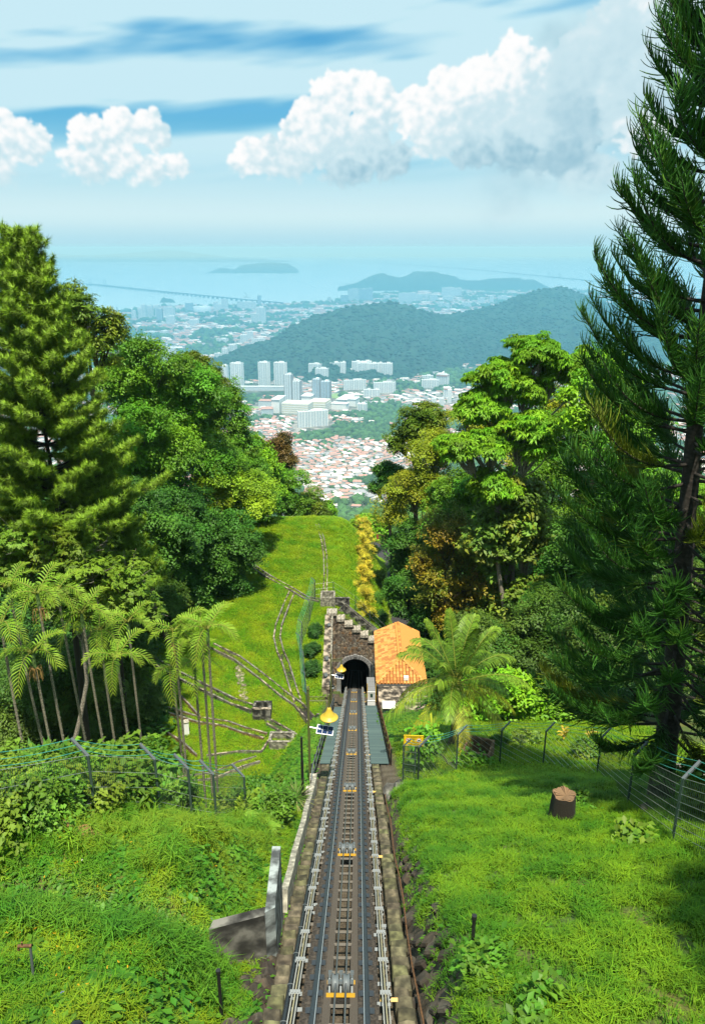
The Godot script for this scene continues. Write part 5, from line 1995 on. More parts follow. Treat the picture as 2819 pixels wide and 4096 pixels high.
func build_small() -> void:
	lamp_post("nearer solar lamp post with a yellow bell shade, beside the left walkway", tp(-1.82, 28.8, 0.0), 4.9)
	lamp_post("farther solar lamp post with a yellow bell shade, before the tunnel arch", tp(-1.95, 57.6, 0.0), 4.9)
	# warning sign
	var sg := thing("warning_sign", "yellow warning sign with two round pictograms above the fence corner", "sign", Vector3(2.84, -20.95, -29.2), -0.06)
	var g := Geo.new()
	g.box(Vector3.ZERO, Vector3(0.90, 0.56, 0.03))
	part(sg, "board", g.done(), M.sign_yellow)
	g = Geo.new()
	for q in [[0, 0.262, 0.86, 0.012], [0, -0.262, 0.86, 0.012], [-0.432, 0, 0.012, 0.53], [0.432, 0, 0.012, 0.53]]:
		g.box(Vector3(q[0], q[1], 0.017), Vector3(q[2], q[3], 0.004))
	part(sg, "border", g.done(), M.black_paint)
	letters(sg, "DILARANG MELINTAS TREK", Vector3(0, 0.205, 0.018), 0.052, M.black_paint)
	letters(sg, "DO NOT CROSS TRACK", Vector3(0, 0.163, 0.018), 0.026, M.black_paint)
	letters(sg, "BAHAYA", Vector3(0, 0.105, 0.018), 0.052, M.black_paint)
	letters(sg, "DANGER", Vector3(0, 0.066, 0.018), 0.026, M.black_paint)
	letters(sg, "TREK VOLTAN TINGGI", Vector3(0, -0.095, 0.018), 0.045, M.black_paint)
	letters(sg, "HIGH VOLTAGE TRACK", Vector3(0, -0.132, 0.018), 0.026, M.black_paint)
	letters(sg, "PENCEROBOH AKAN DIDAKWA", Vector3(0, -0.185, 0.018), 0.05, M.black_paint)
	letters(sg, "TRESPASSERS WILL BE PROSECUTED", Vector3(0, -0.227, 0.018), 0.024, M.black_paint)
	for s in [-1.0, 1.0]:
		g = Geo.new()
		g.lathe(Vector3(s * 0.24, 0.035, 0.016), [Vector2(0.115, 0.0), Vector2(0.115, 0.003), Vector2(0.0, 0.003)], 24, Basis(Vector3.RIGHT, PI / 2))
		part(sg, "red_ring", g.done(), M.sign_red)
		g = Geo.new()
		g.lathe(Vector3(s * 0.24, 0.035, 0.018), [Vector2(0.094, 0.0), Vector2(0.094, 0.003), Vector2(0.0, 0.003)], 24, Basis(Vector3.RIGHT, PI / 2))
		part(sg, "white_disc", g.done(), M.white_paint)
		g = Geo.new()
		var c := Vector3(s * 0.24, 0.035, 0.0235)
		if s < 0:
			g.lathe(c + Vector3(0.0, 0.05, 0), [Vector2(0.016, 0.0), Vector2(0.016, 0.002), Vector2(0.0, 0.002)], 10, Basis(Vector3.RIGHT, PI / 2))
			for q in [[0, 0.03, 0.0, -0.02, 0.022], [0, -0.02, -0.03, -0.065, 0.014], [0, -0.02, 0.03, -0.06, 0.014], [0, 0.025, -0.04, 0.0, 0.011], [0, 0.025, 0.04, 0.01, 0.011], [-0.07, -0.068, 0.07, -0.068, 0.01]]:
				g.bar(c + Vector3(q[0], q[1], 0), c + Vector3(q[2], q[3], 0), q[4], 0.003, Vector3.BACK)
		else:
			for q in [[-0.05, 0.01, 0.05, 0.01, 0.045], [-0.045, 0, -0.06, -0.06, 0.014], [-0.02, 0, -0.02, -0.06, 0.014], [0.025, 0, 0.02, -0.06, 0.014], [0.045, 0, 0.055, -0.06, 0.014], [0.05, 0.03, 0.075, 0.04, 0.02]]:
				g.bar(c + Vector3(q[0], q[1], 0), c + Vector3(q[2], q[3], 0), q[4], 0.003, Vector3.BACK)
		part(sg, "pictogram", g.done(), M.black_paint)
		if s < 0:
			g = Geo.new()
			g.bar(c + Vector3(-0.07, 0.065, 0.003), c + Vector3(0.07, -0.065, 0.003), 0.018, 0.003, Vector3.BACK)
			part(sg, "red_bar", g.done(), M.sign_red)
	g = Geo.new()
	var tri := [Vector3(-0.065, -0.055, 0.019), Vector3(0.065, -0.055, 0.019), Vector3(0, 0.045, 0.019)]
	for k in 3:
		g.bar(tri[k], tri[(k + 1) % 3], 0.008, 0.003, Vector3.BACK)
	g.bar(Vector3(0.012, 0.02, 0.019), Vector3(-0.012, -0.012, 0.019), 0.009, 0.003, Vector3.BACK)
	g.bar(Vector3(0.012, -0.008, 0.0195), Vector3(-0.008, -0.045, 0.0195), 0.009, 0.003, Vector3.BACK)
	part(sg, "triangle", g.done(), M.black_paint)
	g = Geo.new()
	g.rod(Vector3(0.1, -3.0, -0.05), Vector3(0.1, -0.1, -0.05), 0.04, 7)
	part(sg, "post", g.done(), M.fence_green)
	# stump
	var rng := RandomNumberGenerator.new()
	rng.seed = 41
	var at := gp(6.55, 19.1)
	var st := thing("tree_stump", "dark mossy tree stump with a pale cut top on the right mound", "stump", at)
	g = Geo.new()
	var n := 22
	for k in 5:
		var ring := []
		for j in n:
			var a := TAU * j / n
			var rr := 0.36 * (1.12 - 0.05 * k) + 0.035 * sin(a * 5.0 + 1.0) + rng.randf_range(-0.015, 0.015) + (0.10 if k == 0 else 0.0)
			ring.append(Vector3(cos(a) * rr, -0.1 + k * 0.29, -sin(a) * rr))
		for j in n:
			g.vert(ring[j], Vector3(ring[j].x, 0, ring[j].z).normalized())
		if k > 0:
			for j in n:
				var i0 := (k - 1) * n + j
				var i1 := (k - 1) * n + (j + 1) % n
				g.face(i0, i1, i1 + n)
				g.face(i0, i1 + n, i0 + n)
	part(st, "trunk", g.done(), M.dark_bark)
	var top := Geo.new()
	for j in n:
		var a := g.v[4 * n + j]
		var b := g.v[4 * n + (j + 1) % n]
		top.col = Color(0.17, 0.105, 0.055) * rng.randf_range(0.75, 1.2)
		top.tri(Vector3(0.04, 1.03, 0.03), a * 0.93 + Vector3(0, 0.09 + rng.randf_range(-0.03, 0.05), 0), b * 0.93 + Vector3(0, 0.09 + rng.randf_range(-0.03, 0.05), 0))
		top.quad(a, b, b * 0.93 + Vector3(0, 0.09, 0), a * 0.93 + Vector3(0, 0.09, 0))
	part(st, "cut_top", top.done(), M.plain_tint)
	for q in [["thin black iron post on the right bank near the viewer", 2.29, 10.0, 1.15], ["thin black iron post on the edge of the left bank near the viewer", -2.15, 10.2, 1.3]]:
		g = Geo.new()
		g.rod(Vector3(0, -0.4, 0), Vector3(0, q[3], 0), 0.032, 8)
		g.rod(Vector3(0, q[3] - 0.05, 0), Vector3(0, q[3] + 0.03, 0), 0.045, 8)
		mono("iron_post", g.done(), M.black_paint, q[0], "post", "iron posts on the banks").position = gp(q[1], q[2])
	g = Geo.new()
	g.rod(Vector3(0, -0.5, 0), Vector3(0, 1.75, 0), 0.06, 8)
	g.rod(Vector3(0.0, 1.75, 0), Vector3(0.0, 2.9, 0), 0.045, 8)
	mono("black_mast", g.done(), M.black_paint, "tall black post just left of the nearer lamp post", "post").position = tp(-1.95, 26.4, 0.0)
	# tap
	var tap := thing("water_tap", "grey standpipe with a small brass tap in the left foreground grass", "tap", gp(-4.75, 8.9))
	g = Geo.new()
	g.rod(Vector3(0, -0.3, 0), Vector3(0.06, 0.72, 0), 0.022, 8)
	part(tap, "pipe", g.done(), M.galvanised)
	g = Geo.new()
	g.rod(Vector3(0.08, 0.73, 0), Vector3(-0.12, 0.74, 0.02), 0.028, 8)
	g.rod(Vector3(-0.05, 0.74, 0.02), Vector3(-0.05, 0.82, 0.02), 0.014, 6)
	g.rod(Vector3(-0.11, 0.74, 0.02), Vector3(-0.12, 0.66, 0.02), 0.02, 6)
	part(tap, "spout", g.done(), M.rust)
	# bollard
	var bo := thing("bollard", "black ball topped bollard with a gold band at the bottom edge", "bollard", Vector3(-2.95, -9.55, -6.45))
	g = Geo.new()
	g.rod(Vector3(0, -0.4, 0), Vector3(0, 0.86, 0), 0.055, 12)
	part(bo, "post", g.done(), M.yellow_paint)
	g = Geo.new()
	var pr := []
	for k in 11:
		var a := -PI * 0.5 + PI * k / 10.0
		pr.append(Vector2(cos(a) * 0.088, 0.95 + sin(a) * 0.088))
	g.lathe(Vector3.ZERO, pr, 18)
	part(bo, "ball", g.done(), M.black_gloss)
	g = Geo.new()
	g.lathe(Vector3.ZERO, [Vector2(0.086, 0.925), Vector2(0.0905, 0.93), Vector2(0.0905, 0.955), Vector2(0.086, 0.96)], 18)
	part(bo, "band", g.done(), M.yellow_paint)
	# odds and ends
	g = Geo.new()
	g.box(Vector3(0, 0.3, 0), Vector3(0.34, 1.0, 0.05), Basis(Vector3.FORWARD, 0.3) * Basis(Vector3.RIGHT, -0.2))
	mono("white_board", g.done(), M.white_paint, "white board leaning in the weeds behind the left fence", "board").position = gp(-6.9, 15.6, 0.25)
	var pl := thing("old_planter", "old rusty brown concrete box beyond the fence, right of the coconut trunk", "planter", gp(6.6, 33.6), -0.35)
	for q in [[0, 0.65, 1.4, 0.12], [0, -0.65, 1.4, 0.12], [-0.64, 0, 0.12, 1.18], [0.64, 0, 0.12, 1.18]]:
		g = Geo.new()
		g.box(Vector3(q[0], 0.3, q[1]), Vector3(q[2], 0.9, q[3]))
		part(pl, "side", g.done(), M.rusty_concrete)
	g = Geo.new()
	g.box(Vector3.ZERO, Vector3(0.3, 0.1, 0.22), Basis(Vector3.UP, 0.5) * Basis(Vector3.RIGHT, 0.3))
	mono("brick_lump", g.done(), M.old_wall, "broken pale brick lying in the shade under the right fence", "brick").position = gp(9.0, 19.0, 0.25)
	var rock := Geo.new()
	for k in 9:
		var p := PackedVector2Array()
		for j in 7:
			var a := TAU * j / 7.0
			p.append(Vector2(cos(a), sin(a)) * rng.randf_range(0.25, 0.5))
		rock.prism(p, Vector3(rng.randf_range(-0.5, 0.5), -0.4 - 0.05 * k, rng.randf_range(-0.4, 0.4)), Vector3(1, rng.randf_range(-0.3, 0.1), 0).normalized(), Vector3(0, 0.35, -1).normalized(), rng.randf_range(0.5, 0.75), 0.08)
	mono("boulder", rock.done(), M.stained, "dark flat boulder at the track side below the fence corner", "boulder").position = gp(2.05, 26.6, 0.15)
	var shed := thing("timber_shed", "brown plank wall of a shed at the left edge behind the vines", "shed", Vector3(-12.6, -18.3, -20.4), 0.35)
	for k in 7:
		g = Geo.new()
		g.box(Vector3(0, -1.0 + k * 0.27, 0.012 * (k % 2)), Vector3(2.6, 0.25, 0.05))
		part(shed, "plank", g.done(), M.timber)
	g = Geo.new()
	g.box(Vector3(1.2, 0.1, 0.08), Vector3(0.12, 2.9, 0.12))
	part(shed, "corner_post", g.done(), M.galvanised)
	g = Geo.new()
	g.bar(Vector3(-1.4, -0.55, 0.12), Vector3(1.5, 0.1, 0.15), 0.07, 0.05)
	part(shed, "brace", g.done(), M.rust)
	var lb := thing("lane_lamp", "small white lamp box on a dark post at the lane's bend", "lamp", Vector3(6.0, path_y(104.0) + 0.4, -104.0))
	g = Geo.new()
	g.rod(Vector3(0, 0, 0), Vector3(0, 2.2, 0), 0.05, 6)
	part(lb, "post", g.done(), M.black_paint)
	g = Geo.new()
	g.box(Vector3(0, 2.35, 0), Vector3(0.45, 0.4, 0.35))
	part(lb, "head", g.done(), M.white_paint)
	# garden slabs beyond the conifer
	for k in 3:
		g = Geo.new()
		g.box(Vector3.ZERO, Vector3(1.6, 0.35, 0.9), Basis(Vector3.UP, 0.2 * k))
		mono("garden_slab", g.done(), M.concrete, ["left", "middle", "right"][k] + " grey stone slab lying in the sunlit grass behind the conifer trunk", "slab", "garden slabs").position = gp(13.2 + k * 1.5, 26.5 - 0.4 * k, 0.12)


# ---------------------------------------------------------------- leaves and boughs
func leaf(g: Geo, p: Vector3, dir: Vector3, up: Vector3, l: float, w: float, droop: float, bend: Vector3, split := true) -> void:
	var side := dir.cross(up)
	side = Vector3.RIGHT if side.length() < 0.01 else side.normalized()
	var mid := p + dir * l * 0.5 + Vector3(0, -droop * l * 0.2, 0)
	var tip := p + dir * l + Vector3(0, -droop * l, 0)
	var nn := side.cross(dir).normalized()
	if nn.y < 0.0:
		nn = -nn
	nn = (nn + bend).normalized()
	var n1 := (nn + side * 0.28).normalized()
	var n2 := (nn - side * 0.28).normalized()
	var i := g.vert(p, nn)
	g.vert(mid + side * w * 0.5 + Vector3(0, w * 0.12, 0), n2)
	g.vert(tip, nn)
	g.vert(mid - side * w * 0.5 + Vector3(0, w * 0.12, 0), n1)
	g.sheet(i, i + 1, i + 2)
	g.sheet(i, i + 2, i + 3)


func spray(sd: int, n: int, l: float, w: float, r: float, droop: float, whorls := 0) -> ArrayMesh:
	var rng := RandomNumberGenerator.new()
	rng.seed = sd
	var g := Geo.new()
	for k in n:
		var p := Vector3(rng.randfn(), rng.randfn() * 0.6, rng.randfn()) * r * 0.5
		var dir := Vector3(rng.randfn(), rng.randfn() * 0.45 + 0.25, rng.randfn()).normalized()
		if whorls > 0:  # leaves in rosettes
			var q := k % whorls
			var a := TAU * q * 0.382
			p = Vector3(cos(a) * sqrt(q / float(whorls)), 0.25 * sin(q * 2.4), sin(a) * sqrt(q / float(whorls))) * r
			var b := TAU * float(k) / n * 3.7 + q
			dir = Vector3(cos(b), 0.25, sin(b)).normalized()
		var v := rng.randf_range(0.72, 1.3)
		g.col = Color(v * rng.randf_range(0.9, 1.15), v, v * rng.randf_range(0.7, 1.2))
		leaf(g, p, dir, Vector3.UP, l * rng.randf_range(0.7, 1.25), w * rng.randf_range(0.8, 1.2), droop * rng.randf_range(0.5, 1.4), Vector3(dir.x, 0.6, dir.z) * 0.45)
	return g.done()


func styles() -> Dictionary:
	# mesh, base colour, sprays per square metre, spread of hue, bark
	return {
		"mid": [spray(1, 26, 0.26, 0.12, 0.42, 0.3), Color(0.109, 0.265, 0.013), 5.0, 0.25, "bark"],
		"dark": [spray(2, 26, 0.25, 0.13, 0.42, 0.3), Color(0.056, 0.167, 0.017), 5.0, 0.2, "dark_bark"],
		"light": [spray(3, 26, 0.26, 0.12, 0.42, 0.3), Color(0.271, 0.410, 0.019), 5.0, 0.2, "bark"],
		"bright": [spray(4, 22, 0.34, 0.15, 0.45, 0.4), Color(0.184, 0.401, 0.015), 4.5, 0.25, "bark"],
		"olive": [spray(5, 22, 0.30, 0.12, 0.42, 0.25), Color(0.13, 0.20, 0.014), 4.4, 0.25, "bark"],
		"red": [spray(6, 24, 0.30, 0.13, 0.42, 0.3), Color(0.115, 0.085, 0.018), 4.6, 0.35, "dark_bark"],
		"rosette": [spray(7, 24, 0.22, 0.085, 0.34, 0.4, 3), Color(0.15, 0.25, 0.02), 5.0, 0.2, "pale_bark"],
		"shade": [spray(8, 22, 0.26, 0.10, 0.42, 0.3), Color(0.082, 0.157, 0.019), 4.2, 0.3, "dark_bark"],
		"whorl": [spray(9, 36, 0.34, 0.10, 0.44, 0.75, 4), Color(0.163, 0.367, 0.017), 4.4, 0.25, "pale_bark"],
		"yellowgreen": [spray(10, 22, 0.25, 0.11, 0.42, 0.3), Color(0.26, 0.32, 0.014), 4.0, 0.15, "pale_bark"],
		"yellow": [spray(11, 14, 0.26, 0.13, 0.50, 0.3), Color(0.20, 0.19, 0.014), 3.3, 0.5, "bark"],
		"vine": [spray(12, 15, 0.40, 0.25, 0.50, 0.7), Color(0.152, 0.231, 0.025), 3.8, 0.3, "pale_bark"],
	}


func lobes(rng: RandomNumberGenerator, b: Array, d: float) -> Array:  # smaller rounded clumps that fill one mass of foliage
	var out := []
	var c := Vector3(b[0], b[1], -d)
	var r := Vector3(b[2], b[3], b[2] * 0.85)
	var size := minf(b[2], b[3])
	var n := clampi(int(5.5 * b[2] * b[2] * b[3] / (size * size * size) * 1.9), 9, 32)
	for k in n:
		var q := Vector3(rng.randfn(), rng.randfn(), rng.randfn()).normalized() * rng.randf_range(0.35, 0.95)
		out.append([c + q * r, size * rng.randf_range(0.34, 0.58)])
	return out


func foliage(o: Node3D, called: String, blobs: Array, st: Array, m: Material, rng: RandomNumberGenerator, thin := 1.0, flat := 0.75) -> void:
	var where := []
	var tint := []
	for b: Array in blobs:
		var c: Vector3 = b[0]
		var r: float = b[1]
		var n := int(TAU * 2.0 * r * r * st[2] * 0.62 * thin) + 3
		var own: float = rng.randf_range(0.72, 1.28)
		var hue = rng.randf_range(-1.0, 1.0) * st[3]
		for k in n:
			var q := Vector3(rng.randfn(), rng.randfn() + 0.25, rng.randfn()).normalized()
			var p := c + Vector3(q.x, q.y * flat, q.z) * r * ((0.5 + 0.62 * sqrt(rng.randf())) if rng.randf() < 0.9 else rng.randf_range(1.0, 1.5))
			if N.get_noise_3d(p.x * 13.0, p.y * 13.0, p.z * 13.0) < -0.24:
				continue
			var y := (q * 0.55 + Vector3.UP).normalized()
			var x := y.cross(Vector3(rng.randfn(), rng.randfn(), rng.randfn())).normalized()
			var s := rng.randf_range(0.6, 1.45)
			where.append(Transform3D(Basis(x, y, x.cross(y)).scaled(Vector3(s, s, s)), p))
			var v := own * rng.randf_range(0.8, 1.2)
			var col: Color = st[1]
			tint.append(Color(col.r * v * (1.0 + hue * 0.9), col.g * v * (1.0 + hue * 0.15), col.b * v))
	many(o, called, st[0], m, where, tint)


func limb(g: Geo, a: Vector3, b: Vector3, r0: float, r1: float, sag: float, rng: RandomNumberGenerator) -> void:
	var p := PackedVector3Array()
	var r := []
	var w := Vector3(rng.randfn(), rng.randfn() * 0.4, rng.randfn()) * a.distance_to(b) * 0.05
	for k in 6:
		var t := k / 5.0
		p.append(a.lerp(b, t) + (Vector3(0, sag, 0) + w) * sin(t * PI) + w * sin(t * TAU) * 0.6)
		r.append(lerpf(r0, r1, t))
	g.tube(p, r, 6, false)


func broadleaf(t: Array, st: Dictionary, sd: int) -> void:
	var rng := RandomNumberGenerator.new()
	rng.seed = sd
	var x: float = t[4]
	var d: float = t[5]
	var masses: Array = t[6]
	var foot := gp(x, d)
	var s: Array = st[t[3]]
	var bush: bool = t[0].ends_with("bush")
	var open: bool = t[0] in ["umbrella_tree", "slender_tree"]
	var o := thing(t[0], t[1], "bush" if bush else "tree", foot, 0.0, t[2])
	var blobs := []
	var wood := Geo.new()
	var mid := Vector3.ZERO
	var low := 1e9
	for b in masses:
		mid += Vector3(b[0], b[1], -d) / masses.size()
		low = minf(low, b[1] - b[3])
	mid -= foot
	var fork := Vector3(mid.x * 0.55, maxf((low - foot.y) * 0.9, mid.y * 0.45), mid.z * 0.5)
	if bush:
		fork = Vector3(mid.x * 0.3, maxf(mid.y * 0.25, 0.2), 0)
	var h := maxf(mid.y, 2.0)
	var thick := clampf(h * 0.022, 0.08, 0.38) * (0.7 if open else (0.5 if t[0] == "twiggy_tree" else 1.0))
	limb(wood, Vector3(0, -0.6, 0), fork, thick, thick * 0.62, 0.0, rng)
	for b: Array in masses:
		var c := Vector3(b[0], b[1], -d) - foot
		var hub := fork.lerp(c, 0.6) - Vector3(0, b[3] * 0.25, 0)
		limb(wood, fork, hub, thick * 0.5, thick * 0.28, 0.2, rng)
		var part_blobs := lobes(rng, [c.x, c.y, b[2], b[3]], -c.z)
		for q: Array in part_blobs:
			limb(wood, hub, q[0], thick * 0.24, 0.025, 0.15, rng)
			if t[0] == "twiggy_tree" or t[0] == "yellow_leaf_tree" or t[0] == "ridge_tree":
				for k in 7:
					var e: Vector3 = q[0] + Vector3(rng.randfn(), rng.randfn() * 0.7 + (0.6 if t[0] == "ridge_tree" else 0.25), rng.randfn()).normalized() * q[1] * rng.randf_range(0.9, 1.45)
					limb(wood, q[0].lerp(hub, 0.25), e, 0.03, 0.012, 0.1, rng)
		blobs.append_array(part_blobs)
	part(o, "trunk", wood.done(), M[s[4]])
	foliage(o, "crown", blobs, s, M.leaf, rng, 0.75 if t[0] in ["yellow_leaf_tree", "slender_tree"] else 1.0, 0.6 if t[3] == "whorl" else 0.8)


# ---------------------------------------------------------------- conifers
func needle_tuft() -> ArrayMesh:
	var rng := RandomNumberGenerator.new()
	rng.seed = 61
	var g := Geo.new()
	for k in 46:
		var dir := Vector3(rng.randfn(), rng.randfn() * 0.8 + 0.75, rng.randfn()).normalized()
		var side := dir.cross(Vector3(rng.randfn(), rng.randfn(), rng.randfn())).normalized() * 0.011
		var l := rng.randf_range(0.24, 0.36)
		var v := rng.randf_range(0.75, 1.3)
		g.col = Color(v * rng.randf_range(0.9, 1.3), v, v * 0.9)
		var p := Vector3(0, rng.randf_range(-0.16, 0.03), 0)
		var nn := (dir * 0.5 + Vector3.UP * 0.5).normalized()
		var i := g.vert(p - side, nn)
		g.vert(p + side, nn)
		g.vert(p + dir * l + Vector3(0, -0.02, 0), nn)
		g.sheet(i, i + 1, i + 2)
	return g.done()


func pine(label: String, foot: Vector3, top: float, low: float, reach: float, sd: int) -> void:
	var rng := RandomNumberGenerator.new()
	rng.seed = sd
	var o := thing("pine_tree", label, "pine tree", foot, 0.0, "long needled pines")
	var wood := Geo.new()
	var h := top - foot.y
	var stem := PackedVector3Array()
	var rr := []
	for k in 9:
		var t := k / 8.0
		stem.append(Vector3(0.25 * sin(t * 5.0), h * t, 0.25 * cos(t * 4.0)))
		rr.append(lerpf(0.30, 0.03, t))
	wood.tube(stem, rr, 9, false)
	var where := []
	var tint := []
	var y := low - foot.y
	while y < h - 0.2:
		var f := (y - (low - foot.y)) / (h - (low - foot.y))
		var n := 6
		var a0 := rng.randf() * TAU
		for k in n:
			var a := a0 + TAU * k / n + rng.randf_range(-0.3, 0.3)
			var l := lerpf(reach, 0.7, pow(f, 0.8)) * rng.randf_range(0.65, 1.1)
			var out := Vector3(cos(a), 0, sin(a))
			var pts := PackedVector3Array()
			for j in 6:
				var t := j / 5.0
				pts.append(Vector3(0, y, 0) + out * l * t + Vector3(0, l * (0.12 * t + 0.30 * t * t - 0.1 * (1.0 - f) * t) + rng.randf_range(-0.05, 0.05), 0))
			wood.tube(pts, [0.075, 0.06, 0.05, 0.04, 0.03, 0.015], 5, false)
			# side twigs that end in tufts
			var m := int(l * 11.0) + 4
			for j in m:
				var t := 0.22 + 0.78 * (j + rng.randf()) / m
				var b := pts[0].lerp(pts[5], t) + Vector3(0, l * 0.05 * sin(t * PI), 0)
				b = pts[int(t * 4.99)].lerp(pts[int(t * 4.99) + 1], fmod(t * 4.99, 1.0))
				var s := 1.0 if rng.randf() < 0.5 else -1.0
				var tw := (out * rng.randf_range(0.3, 1.0) + out.cross(Vector3.UP) * s * rng.randf_range(0.3, 1.1) + Vector3(0, rng.randf_range(0.1, 0.7), 0)).normalized()
				var tl := rng.randf_range(0.3, 0.95) * (1.2 - t * 0.5)
				var e := b + tw * tl
				wood.tube(PackedVector3Array([b, b.lerp(e, 0.5) + Vector3(0, -0.03, 0), e]), [0.018, 0.014, 0.01], 4, false)
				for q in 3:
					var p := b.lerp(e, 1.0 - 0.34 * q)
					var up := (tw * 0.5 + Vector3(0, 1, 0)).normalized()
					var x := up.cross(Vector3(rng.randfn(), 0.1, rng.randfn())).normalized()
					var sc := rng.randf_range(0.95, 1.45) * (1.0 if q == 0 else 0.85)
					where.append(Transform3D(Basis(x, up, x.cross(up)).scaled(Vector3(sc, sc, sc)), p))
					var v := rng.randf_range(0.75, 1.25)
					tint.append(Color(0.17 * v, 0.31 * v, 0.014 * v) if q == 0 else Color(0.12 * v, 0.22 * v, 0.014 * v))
		y += lerpf(0.78, 0.5, f) * rng.randf_range(0.8, 1.2)
	part(o, "trunk", wood.done(), M.dark_bark)
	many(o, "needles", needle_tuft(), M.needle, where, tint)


func foxtail() -> ArrayMesh:  # a bunch of rope-like twigs clothed in scale leaves, bent upwards
	var rng := RandomNumberGenerator.new()
	rng.seed = 71
	var g := Geo.new()
	for k in 9:
		var s := 1.0 if k % 2 else -1.0
		var z := -0.22 + 0.055 * k
		var p := PackedVector3Array()
		var l := rng.randf_range(0.42, 0.66)
		var lift := rng.randf_range(0.15, 0.5)
		var fan := rng.randf_range(0.35, 1.0)
		for j in 5:
			var t := j / 4.0
			p.append(Vector3(s * l * fan * (t - 0.25 * t * t), l * (lift * t * t + 0.1 * t) + rng.randf_range(-0.01, 0.01), z + l * (0.55 * t + 0.25 * t * t) * (1.3 - fan * 0.5)))
		var v := rng.randf_range(0.7, 1.3)
		g.col = Color(v * rng.randf_range(0.85, 1.3), v, v)
		g.tube(p, [0.011, 0.013, 0.013, 0.012, 0.005], 4, false)
	return g.done()


func conifer() -> void:
	var rng := RandomNumberGenerator.new()
	rng.seed = 8
	var foot := gp(10.55, 21.4)
	var o := thing("dark_conifer", "huge dark conifer with upswept rope like twigs filling the right edge", "conifer", foot, 0.0)
	var wood := Geo.new()
	var h := 31.0
	var stem := PackedVector3Array()
	var rr := []
	var axis := func(y): return Vector3(-0.95 * y / 15.0 * exp(-y / 60.0), y, 0.15 * sin(y * 0.3))
	for k in 16:
		var t := k / 15.0
		stem.append(axis.call(h * t - 0.5))
		rr.append(lerpf(0.40, 0.03, pow(t, 0.9)) + (0.08 if k == 0 else 0.0))
	wood.tube(stem, rr, 12, false)
	var where := []
	var tint := []
	var y := 2.9
	while y < h - 0.8:
		var f := (y - 2.9) / (h - 2.9)
		var n := 7 if y < 11.0 else 6
		var a0 := rng.randf() * TAU
		for k in n:
			var a := a0 + TAU * k / n + rng.randf_range(-0.28, 0.28)
			var l := lerpf(4.9, 0.6, pow(f, 1.2)) * rng.randf_range(0.72, 1.08)
			if y < 7.0:
				l *= rng.randf_range(0.75, 1.0)
			var out := Vector3(cos(a), 0, sin(a))
			var root: Vector3 = axis.call(y + rng.randf_range(-0.25, 0.25))
			var dip := lerpf(-0.42, 0.12, ss(0.0, 0.45, f)) + rng.randf_range(-0.08, 0.08)
			var pts := PackedVector3Array()
			for j in 8:
				var t := j / 7.0
				pts.append(root + out * l * t + Vector3(0, l * (dip * t + 0.50 * t * t * t), 0))
			wood.tube(pts, [0.06, 0.052, 0.046, 0.04, 0.034, 0.028, 0.02, 0.012], 5, false)
			var m := int(l * 4.3) + 2
			var old := rng.randf() < 0.16 and f < 0.45
			for j in m:
				var t := lerpf(0.28, 1.0, (j + 0.5) / m)
				var kk := mini(int(t * 7.0), 6)
				var p := pts[kk].lerp(pts[kk + 1], t * 7.0 - kk)
				var fw := (pts[kk + 1] - pts[kk]).normalized()
				var up := (Vector3.UP - fw * fw.y).normalized()
				var bz := (fw + Vector3(rng.randfn(), rng.randfn(), rng.randfn()) * 0.12).normalized()
				var bx := up.cross(bz).normalized()
				var sc := rng.randf_range(0.9, 1.3) * (1.0 if t < 0.9 else 0.8)
				for q in (2 if rng.randf() < 0.62 else 1):  # one bunch spreads level, a second stands above or hangs below
					var tw := 0.0 if q == 0 else (rng.randf_range(0.7, 1.5) * (1.0 if rng.randf() < 0.5 else -1.0))
					var b := Basis(bx, bz.cross(bx), bz) * Basis(Vector3.BACK, tw)
					where.append(Transform3D(b.scaled_local(Vector3(sc, sc, sc)), p))
					var v := rng.randf_range(0.7, 1.3)
					var c := Color(0.042, 0.145, 0.016)
					if old:
						c = Color(0.15, 0.21, 0.015)
					elif rng.randf() < 0.12:
						c = Color(0.085, 0.20, 0.018)
					tint.append(Color(c.r * v, c.g * v, c.b * v))
		y += lerpf(0.62, 0.66, f) * rng.randf_range(0.85, 1.15)
	part(o, "trunk", wood.done(), M.conifer_bark)
	many(o, "twigs", foxtail(), M.needle, where, tint)


